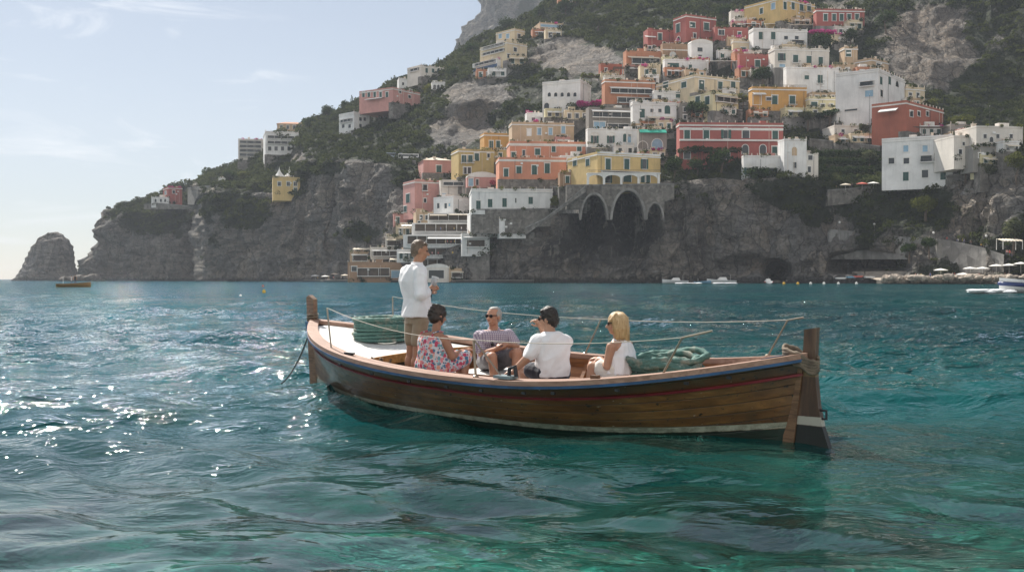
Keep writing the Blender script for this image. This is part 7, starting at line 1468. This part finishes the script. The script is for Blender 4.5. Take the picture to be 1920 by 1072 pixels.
def canopy(xa, xb, y, yg, label, D, m=None, depth=6.0, slope=.8):
    b = at((xa + xb) / 2, yg, D); t = thing('canopy', label, 'canopy', b); k = D / F; w = (xb - xa) * k; h = (yg - y) * k; mb = MB(); n = 6
    for i in range(n):
        x0, x1 = -w / 2 + w * i / n, -w / 2 + w * (i + 1) / n; xm = (x0 + x1) / 2
        for u0, u1, d0, d1 in ((x0, xm, 0, -.18), (xm, x1, -.18, 0)): mb.add([(u0, 0, h - slope + d0), (u1, 0, h - slope + d1), (u1, depth, h + d1), (u0, depth, h + d0), (u0, 0, h - slope - .25 + d0), (u1, 0, h - slope - .25 + d1), (u1, depth, h - .1 + d1), (u0, depth, h - .1 + d0)], [(0, 1, 2, 3), (4, 7, 6, 5), (0, 4, 5, 1), (2, 6, 7, 3), (1, 5, 6, 2), (0, 3, 7, 4)])
    mb.build('cloth', m or M_AWN, t)
    for sx in (-.48, .48):
        for sy, hh in ((.1, h - slope - .26), (depth - .1, h - .12)): mb = MB(); mb.span(sx * w - .08, sx * w + .08, sy - .08, sy + .08, -1, hh); mb.build('post', M_TRIM, t)
canopy(661, 716, 464, 484, 'wide cream canopy over the beach bar terrace', ground_D(690, 484) - 20)
canopy(730, 760, 483, 502, 'tan canopy left of the standing man', ground_D(745, 500) - 26)
canopy(752, 790, 420, 434, 'pale canopy over the upper left terrace', ground_D(770, 434) - 24, M_AWNW, 4)
canopy(1326, 1382, 112, 134, 'grey white canopy on posts below the small cream house', ground_D(1354, 134) - 10, M_AWNW, 5, .6)
canopy(1480, 1572, 44, 58, 'long cream canopy under the summit buildings', ground_D(1526, 58) - 10, M_AWN, 5, .8)
canopy(1394, 1424, 42, 56, 'small pale canopy left of the summit canopy', ground_D(1410, 56) - 10, M_AWNW, 4)
canopy(1434, 1480, 42, 56, 'cream awning canopy in front of the yellow summit building', ground_D(1456, 56) - 11, M_AWN, 4)
canopy(1045, 1070, 295, 312, 'white canopy at the left wing of the yellow villa', ground_D(1058, 312) - 16, M_AWNW, 4)
canopy(1880, 1918, 446, 462, 'tan canopy under the olive tree', ground_D(1900, 462) - 14, M_AWN, 5)
canopy(766, 790, 339, 356, 'cream canopy on the tall pink house roof', ground_D(780, 356) - 16, M_AWN, 4)
canopy(1012, 1060, 215, 228, 'white vaulted canopy below the arched white house', ground_D(1036, 228) - 12, M_AWNW, 5)
# tent sails over the yellow house
for i, cx in enumerate((524, 543)):
    D = ground_D(530, 350) - 10; b = at(cx, 334, D); k = D / F; t = thing('tent_sail', ['left', 'right'][i] + ' white peaked tent sail over the yellow house', 'tent', b, 0, 'tent sails'); mb = MB(); r0 = 10 * k; hh = 19 * k; prof = [(r0 * (1 - f) ** 1.9 + .05, hh * f) for f in np.linspace(0, 1, 10)]; mb.lathe(prof, (0, 0, .8), 8); mb.build('canvas', M_AWNW, t)
    for a in (.4, 2.0, 3.6, 5.2): mb = MB(); x, y = r0 * .9 * math.cos(a), r0 * .9 * math.sin(a); mb.span(x - .08, x + .08, y - .08, y + .08, -2.5, .9); mb.build('pole', M_TRIM, t)
# --- quay
def quay():
    c = [(572, 618), (640, 588), (700, 560), (790, 512), (845, 486), (920, 464), (1000, 456)]; mb = MB(); V = []
    for px, D in c:
        x = (px - CX) / F * D; V += [(x, D - 6, -2), (x, D - 6, 1.15), (x + 2, D + 18, 1.2), (x + 2, D + 18, -2)]
    mb.add(V, [(i * 4 + j, i * 4 + (j + 1) % 4, (i + 1) * 4 + (j + 1) % 4, (i + 1) * 4 + j)[::-1] for i in range(len(c) - 1) for j in range(4)] + [(0, 1, 2, 3), tuple(range(len(V) - 1, len(V) - 5, -1))])
    t = NT('wet quay concrete'); n = t.noise(t.pos(), .5, 6, .6); z = t.n('ShaderNodeSeparateXYZ', {0: t.n('ShaderNodeNewGeometry').outputs['Position']}).outputs[2]
    tag(mb.build('quay', t.fin(t.mix(t.ramp(z, [(.95, 0.), (1.1, 1.)]), t.mix(n, (.015, .015, .014), (.05, .047, .042)), t.mix(n, (.22, .20, .17), (.34, .31, .27))), .8)), kind='structure')
quay()
def rocks(name, label, boxes, n, rs, m, seed):
    rg = np.random.default_rng(seed); mb = MB(); cnt = []
    for i in range(n):
        x0, x1, y0, y1, d0, d1 = boxes[i % len(boxes)]; f = rg.random(); px = x0 + (x1 - x0) * f; D = d0 + (d1 - d0) * f + rg.uniform(-2, 8); g = rg.random(); p = at(px, y0 + (y1 - y0) * g, D + 10 * (1 - g)); r = rs * rg.uniform(.5, 1.6)
        b0 = len(mb.v); mb.ball(p, (r * rg.uniform(.8, 1.7), r, r * rg.uniform(.4, .75)), 9, 6, 0, rotz(rg.random() * 3))
        V = np.array(mb.v[b0:]); V += (V - p) * (vnoise(V / (r * .8), seed)[:, None] * .45); mb.v[b0:] = [tuple(v) for v in V]
    o = mb.build(name, m); tag(o, label, 'rocks', kind='stuff')
def shore_rock(name, c):
    t = NT(name); n = t.noise(t.pos(), .8, 7, .7); n2 = t.noise(t.pos(), .12, 4); z = t.n('ShaderNodeSeparateXYZ', {0: t.n('ShaderNodeNewGeometry').outputs['Position']}).outputs[2]
    k = t.ramp(n, [(.3, tuple(x * .4 for x in c)), (.5, c), (.72, tuple(min(.8, x * 1.5) for x in c))]); k = t.mix(t.ramp(t.math('ADD', z, n2), [(.5, .9), (1.1, 0.)]), k, (.03, .03, .028)); return t.fin(k, .9, t.bump(n, .4))
rocks('shore_rocks', 'pale jumbled boulders along the right beach edge', [(1655, 1930, 531, 519, 362, 346)], 330, 1.15, shore_rock('pale boulders', (.40, .34, .28)), 3)
rocks('cove_rocks', 'grey boulders heaped in the cave cove', [(1560, 1700, 528, 516, 412, 400)], 110, 1.2, shore_rock('grey boulders', (.26, .24, .22)), 4)
rocks('reef_rocks', 'dark low reef rocks at the foot of the left headland', [(122, 185, 527, 520, 860, 850), (365, 392, 527, 505, 850, 800)], 70, 3.0, shore_rock('dark reef', (.16, .14, .12)), 5)
rocks('foreshore_rocks', 'dark wet rocks scattered along the foot of the cliffs', [(600, 850, 529, 527, 600, 492), (850, 1110, 531, 528.5, 478, 452), (1110, 1560, 531, 528.5, 448, 420), (395, 600, 528.5, 526.5, 735, 628)], 240, 1.5, shore_rock('dark wet rock', (.15, .135, .12)), 6)
mb = MB(); V = []
for px, D in ((1640, 392), (1720, 378), (1800, 366), (1880, 356), (1990, 345)):
    x = (px - CX) / F * D; V += [(x, D - 2, -1), (x, D - 2, 1.3), (x, D + 14, 2.6), (x, D + 26, 4.5), (x, D + 26, -1)]
mb.add(V, [(i * 5 + j, i * 5 + (j + 1) % 5, (i + 1) * 5 + (j + 1) % 5, (i + 1) * 5 + j)[::-1] for i in range(4) for j in range(5)]); tag(mb.build('beach', plain('pebble beach', (.34, .29, .235), .95, .35, .4)), kind='structure')
# --- parasols
def parasol(px, ytop, D, r, m, label, group, zb=None):
    b = at(px, ytop, D); zt = b[2]; zb = zb if zb is not None else max(1.2, zt - 3.2); b = np.array([b[0], b[1], zb]); h = zt - zb; t = thing('parasol', label, 'parasol', b, 0, group)
    mb = MB(); mb.lathe([(r, h - .75), (r * 1.0, h - .62), (r * .6, h - .30), (.04, h)], (0, 0, 0), 8); mb.build('canopy', m, t); mb = MB(); mb.tube([(0, 0, -.3), (0, 0, h - .05)], .05, 6); mb.build('pole', M_TRIM, t)
M_CORAL = plain('coral cloth', (.58, .13, .10), .8, .1)
for i, (px, y, m, lab) in enumerate(((591, 515, M_AWNW, 'white parasol at the far left end of the quay'), (610, 516, M_AWNW, 'second pale parasol on the left of the quay'), (647, 514, M_AWN, 'cream parasol in the middle of the quay'), (628, 512, M_BARK, 'small dark parasol between the pale quay parasols'), (677, 515, M_CORAL, 'coral red parasol on the quay'))):
    parasol(px, y, float(np.interp(px, [572, 640, 700, 790], [618, 588, 560, 512])) + 2, 2.4, m, lab, 'parasols on the quay', 1.18)
for px, y, lab in ((1764, 503, 'white parasol at the left end of the right beach'), (1806, 511, 'low white parasol on the rocks'), (1819, 500, 'left of the paired white beach parasols'), (1842, 500, 'right of the paired white beach parasols'), (1868, 495, 'large white parasol under the curved wall'), (1892, 494, 'white parasol second from the far right'), (1914, 491, 'white parasol cut by the right picture edge')):
    parasol(px, y, float(np.interp(px, [1760, 1920], [372, 354])) + 3, 2.5, M_AWNW, lab, 'white parasols on the beach')
for px, y, m, lab in ((1585, 344, M_AWN, 'cream parasol on the cliff promenade'), (1616, 342, M_CORAL, 'pinkish parasol on the cliff promenade'), (1637, 341, M_AWNW, 'white parasol on the cliff promenade'), (1678, 334, M_LEAFY, 'yellow parasol below the seaside hotel'), (990, 318, plain('yellow cloth', (.7, .42, .05), .8, .1), 'yellow parasol on the salmon villa terrace')):
    D = ground_D(px, y + 10) - 12; parasol(px, y, D, 2.3, m if m is not M_LEAFY else MATS.get('yellow cloth2') or plain('yellow cloth2', (.7, .45, .06), .8, .1), lab, 'parasols on the upper terraces', at(px, y + 12, D)[2])
# --- tiny people ashore
def small_person_mesh(cl, legc):
    mb = MB(); mb.tube([(-.09, 0, 0), (-.10, .02, .45), (-.09, 0, .85)], [.06, .07, .09], 6, 1); mb.tube([(.09, .05, 0), (.10, .04, .45), (.09, 0, .85)], [.06, .07, .09], 6, 1)
    mb.lathe([(.17, .80), (.18, .95), (.17, 1.15), (.21, 1.38), (.10, 1.46), (.07, 1.5)], (0, 0, 0), 8, np.diag([1, .65, 1]), 0); mb.tube([(-.22, 0, 1.40), (-.28, .03, 1.1), (-.22, -.12, .9)], [.06, .05, .04], 6, 2); mb.tube([(.22, 0, 1.40), (.28, .03, 1.1), (.25, -.10, .86)], [.06, .05, .04], 6, 2); mb.ball((0, 0, 1.62), (.10, .11, .13), 8, 6, 2); mb.ball((0, .02, 1.67), (.105, .115, .10), 8, 6, 3); return mb
SK_ = plain('distant skin', (.45, .26, .18), .7, .1); HR_ = plain('distant hair', (.05, .035, .025), .7, .2)
CL = [('white', (.8, .8, .8)), ('red', (.5, .06, .05)), ('blue', (.06, .15, .4)), ('yellow', (.7, .5, .06)), ('black', (.03, .03, .035)), ('pink', (.65, .3, .3))]; TP = []
for nm, c in CL:
    mb = small_person_mesh(c, c); o = mb.build('person', None, None, True, [plain('cloth ' + nm, c, .8, .05), plain('distant shorts', (.10, .10, .13), .8, .3), SK_, HR_]); TP.append(o)
used = set(); rp_rng = random.Random(40)
def place_person(x, y, z, label, group):
    k = rp_rng.randrange(len(TP)); o = TP[k]
    if k in used: o = TP[k].copy(); COL.objects.link(o)
    used.add(k); o.location = (x, y, z); o.rotation_euler = (0, 0, rp_rng.uniform(0, 6.28)); s = rp_rng.uniform(.95, 1.25); o.scale = (s, s, s); tag(o, label, 'person', group)
for i in range(30):
    px = rp_rng.uniform(588, 840); D = float(np.interp(px, [572, 640, 700, 790, 845], [618, 588, 560, 512, 486])) + rp_rng.uniform(-3, 8); place_person((px - CX) / F * D, D, 1.18, 'tiny distant person standing on the quay by the parasols', 'people on the quay')
for i in range(30):
    px = rp_rng.uniform(1690, 1920); D = float(np.interp(px, [1640, 1920], [392, 353])) + rp_rng.uniform(4, 14); place_person((px - CX) / F * D, D, 1.4 + (D - float(np.interp(px, [1640, 1920], [392, 353]))) * .09, 'tiny distant person among the white beach parasols', 'people on the beach')
for i in range(14):
    px = rp_rng.uniform(1775, 1905); y = float(np.interp(px, [1775, 1840, 1905], [452, 464, 482])); D = ground_D(px, y) - 9.5; p = at(px, y - 1, D); place_person(p[0], p[1] + 1.0, p[2] - .2, 'tiny distant person walking on the curved beach path', 'people on the beach path')
for i in range(12):
    px = rp_rng.uniform(1560, 1680); y = float(np.interp(px, [1552, 1660, 1730], [358, 346, 338])); D = ground_D(px, y) - 8.5; p = at(px, y - 2, D); place_person(p[0], p[1] + .6, p[2] - .3, 'tiny distant person on the cliff promenade', 'people on the cliff promenade')
for i in range(16):
    px = rp_rng.uniform(800, 878); y = rp_rng.choice([433, 457, 478]); D = 492 + rp_rng.uniform(-6, 0); p = at(px, y, D); place_person(p[0], p[1] - 12 + (878 - px) * .02, p[2] - .6, 'tiny distant guest on a restaurant terrace', 'guests on the terraces')
# --- boats far out
def motorboat(px, py, L, yaw, label, hull, stripe=None, cabin=True, person=False, D=None):
    D = D or CH * F / (py - HY); t = thing('motorboat', label, 'boat', ((px - CX) / F * D, D, 0), yaw); n = 14; k = 5; V = []
    for i in range(n):
        s = i / (n - 1); x = (s - .5) * L; hb = L * .17 * (1 - max(0, (s - .45) / .55) ** 2.2) + .02; sh = L * .10 + L * .06 * s ** 2
        V += [(x, -hb, sh), (x + .02, -hb * .8, sh * .35), (x, 0, -.3), (x + .02, hb * .8, sh * .35), (x, hb, sh)]
    mb = MB(); mb.add(V, [(i * k + j, (i + 1) * k + j, (i + 1) * k + j + 1, i * k + j + 1)[::-1] for i in range(n - 1) for j in range(k - 1)] + [tuple(range(k))]); mb.build('hull', hull, t, True)
    mb = MB(); mb.add([(V[i * k][0], V[i * k][1] * .96, V[i * k][2] - .08) for i in range(n)] + [(V[i * k + 4][0], V[i * k + 4][1] * .96, V[i * k + 4][2] - .08) for i in range(n)], [(i, i + 1, n + i + 1, n + i) for i in range(n - 1)]); mb.build('deck', M_AWNW if hull is not M_BARK else M_AWN, t)
    if stripe is not None:
        for sg in (-1, 1): mb = MB(); mb.tube([(V[i * k][0], sg * (abs(V[i * k][1]) * .93 + .06), V[i * k][2] * .62) for i in range(n)], L * .022, 6); mb.build('stripe', stripe, t, True)
    if cabin:
        mb = MB(); w = L * .11; z = L * .10; mb.add([(-.2 * L, -w, z), (.18 * L, -w, z), (.18 * L, w, z), (-.2 * L, w, z), (-.15 * L, -w * .8, z + L * .11), (.06 * L, -w * .8, z + L * .11), (.06 * L, w * .8, z + L * .11), (-.15 * L, w * .8, z + L * .11)], [(0, 3, 2, 1), (4, 5, 6, 7), (0, 1, 5, 4), (1, 2, 6, 5), (2, 3, 7, 6), (3, 0, 4, 7)]); c = mb.build('cabin', M_AWNW, t)
        mb = MB(); mb.span(-.12 * L, .04 * L, -w * .93, -w * .90, z + L * .045, z + L * .09); mb.build('side_window', M_PANE, c); mb = MB(); mb.add([(.165 * L, -w * .8, z + L * .03), (.165 * L, w * .8, z + L * .03), (.085 * L, w * .7, z + L * .10), (.085 * L, -w * .7, z + L * .10)], [(0, 1, 2, 3)]); mb.v = [(x + .03, y, zz + .02) for x, y, zz in mb.v]; mb.build('windscreen', M_PANE, c)
    mb = MB(); mb.tube([(-.3 * L, 0, L * .08), (-.3 * L, 0, L * .30)], .04, 6); mb.build('mast', M_TRIM, t)
    return t
M_BW = plain('boat gelcoat', (.78, .78, .77), .25, .05); M_NAVY = plain('navy stripe', (.02, .04, .14), .4, .1); M_BORG = plain('varnish boat', (.28, .15, .05), .5, .2); M_BBLUE = plain('light blue hull', (.20, .42, .58), .35, .1)
motorboat(1266, 531, 10, 2.9, 'white cabin motorboat nearest the striped cliff', M_BW, D=425); motorboat(1318, 532, 6.5, 0.2, 'small light blue open boat among the distant boats', M_BBLUE, cabin=False, D=412); motorboat(1353, 531, 11, 3.0, 'white motor cruiser below the grey cliff', M_BW, D=418); motorboat(1440, 530, 8, 1.45, 'white boat with red trim at the cave mouth', M_BW, M_CORAL, D=408)
motorboat(1966, 549, 11, 3.05, 'white speedboat with navy stripes at the right picture edge', M_BW, M_NAVY, D=127)
bt = motorboat(138, 538, 6.5, 0.3, 'small orange brown fishing boat off the left headland', M_BORG, D=220, cabin=False)
for px, dz in ((134, .4), (141, .45)): place_person((px - CX) / F * 220, 220, dz, 'tiny distant person aboard the orange fishing boat', 'people in the fishing boat')
def foam(px0, px1, py, w, label, seed):
    D = CH * F / (py - HY); rg = np.random.default_rng(seed); n = 260; x0, x1 = (px0 - CX) / F * D, (px1 - CX) / F * D; f = rg.random(n); c = np.stack([x0 + (x1 - x0) * f, D + rg.normal(size=n) * w * (.3 + f), .10 + rg.random(n) * .22], 1); r = rg.uniform(.15, .5, n)
    mb = MB()
    for p, q in zip(c, r): mb.ball(p, (q * 1.8, q, q * .35), 6, 4)
    tag(mb.build('wake_foam', plain('white foam', (.82, .84, .85), .8, .03), None, True), label, 'foam', kind='stuff')
foam(1826, 1892, 549, .8, 'white wake foam ahead of the striped speedboat', 1); foam(1270, 1312, 532.2, 1.2, 'white wake behind the distant motorboat', 2); foam(1340, 1378, 532.0, 1.2, 'white wake beside the distant cruiser', 3)
def buoy(px, py, r, m, label, group='buoys'):
    D = CH * F / (py - HY); mb = MB(); mb.ball((0, 0, r * .4), (r, r, r), 12, 8); mb.lathe([(r * .18, r * 1.3), (r * .18, r * 1.7), (r * .05, r * 1.75)], (0, 0, 0), 8); o = mb.build('buoy', m, None, True); o.location = ((px - CX) / F * D, D, 0); tag(o, label, 'buoy', group)
M_YB = MATS['yellow cloth']; buoy(495, 548, .22, M_YB, 'yellow round buoy left of the wooden boat'); buoy(493, 537, .25, M_CORAL, 'tiny red buoy beyond the yellow buoy'); buoy(451, 555, .12, M_AWNW, 'small white float left of the yellow buoy')
for i, px in enumerate((1470, 1496, 1520, 1545, 1572, 1606)): buoy(px, 532.5, .45, M_YB if i < 2 else M_AWNW, 'small float in the row before the cave cove', 'floats off the cove')
def moored(px, py, D, m, label, rz):
    p = at(px, py, D); mb = MB(); mb.prism([(-1.9, .1), (-1.7, -.35), (1.5, -.35), (2.1, .2)], -.6, .6); mb.prism([(-1.6, .12), (-1.5, .2), (1.4, .24), (1.5, .16)], -.45, .45); o = mb.build('rowing_dinghy', m); o.location = tuple(p); o.rotation_euler = (0, 0, rz); tag(o, label, 'dinghy', 'dinghies drawn up in the cove')
moored(1576, 521, 400, M_AWNW, 'white dinghy drawn up on the cove rocks', .1); moored(1596, 519, 400, M_BBLUE, 'blue dinghy on the cove rocks', .3); moored(1608, 518, 400, M_CORAL, 'orange red dinghy on the cove rocks', -.2); moored(1630, 519, 398, M_AWNW, 'second white dinghy near the dark cave', .2)
# --- lamps, poles, vehicles
def lamp(px, yb, yt, label, D=None, globe=True, group='street lamps'):
    D = D or ground_D(px, yb) - 11; b = at(px, yb, D); h = at(px, yt, D)[2] - b[2]; t = thing('street_lamp' if globe else 'flag_pole', label, 'lamp' if globe else 'pole', b, 0, group if globe else None); mb = MB(); mb.tube([(0, 0, -.5), (0, 0, .8), (0, 0, h)], [.14, .10, .07], 8); mb.build('post', M_RAILD if not globe else M_CONC, t)
    mb = MB(); mb.ball((0, 0, h + (.3 if globe else .1)), .42 if globe else .14, 12, 8); mb.build('globe' if globe else 'cap', M_AWNW, t, True)
lamp(1574, 448, 418, 'white globe lamp at the left end of the lower road'); lamp(1639, 450, 422, 'white globe lamp in the middle of the lower road'); lamp(1750, 452, 438, 'white globe lamp near the dark shrub'); lamp(1849, 464, 444, 'white globe lamp on the curved beach path'); lamp(1630, 300, 178, 'tall slender lamp post left of the red corner house', globe=False); lamp(1855, 250, 200, 'tall bare pole above the far right houses', globe=False); lamp(235, 398, 376, 'thin lamp post on the left headland', D=862, globe=False); lamp(1590, 512, 495, 'white flag pole in the cove', D=404, globe=False)
def bus(px, py, L, label, m):
    D = ground_D(px, py) - 5; b = at(px, py, D); t = thing('bus', label, 'bus', b, .12); w, h = 2.4, 2.9; mb = MB(); mb.span(-L / 2, L / 2, -w / 2, w / 2, .5, h); mb.build('body', m, t); mb = MB(); mb.span(-L / 2 + .4, L / 2 - .4, -w / 2 - .03, -w / 2 - .004, 1.5, 2.5); mb.build('side_windows', M_PANE, t)
    for x in (-L * .32, L * .32): mb = MB(); mb.lathe([(.5, -.15), (.5, .15)], (x, -w / 2 + .1, .5), 14, np.array([[1, 0, 0], [0, 0, -1], [0, 1, 0.]])); mb.build('wheel', M_RAILD, t)
bus(740, 297, 9, 'grey blue bus on the cliff road', plain('bus grey', (.30, .36, .42), .4, .1)); bus(766, 299, 11, 'white bus right of the grey bus on the cliff road', M_BW)
# ------------------------------------------------------------------ the air
def haze_box():
    t = NT('haze air')
    v = t.n('ShaderNodeVolumePrincipled', {'Color': (0.80, 0.88, 1.0, 1), 'Density': 0.00012, 'Anisotropy': 0.1})
    t.l(v.outputs[0], t.out.inputs['Volume'])
    mb = MB(); mb.span(-7000, 7000, -40, 6500, -16, 900)
    o = mb.build('haze', t.m); tag(o, kind='stuff', label='pale blue summer haze over the bay')
haze_box()
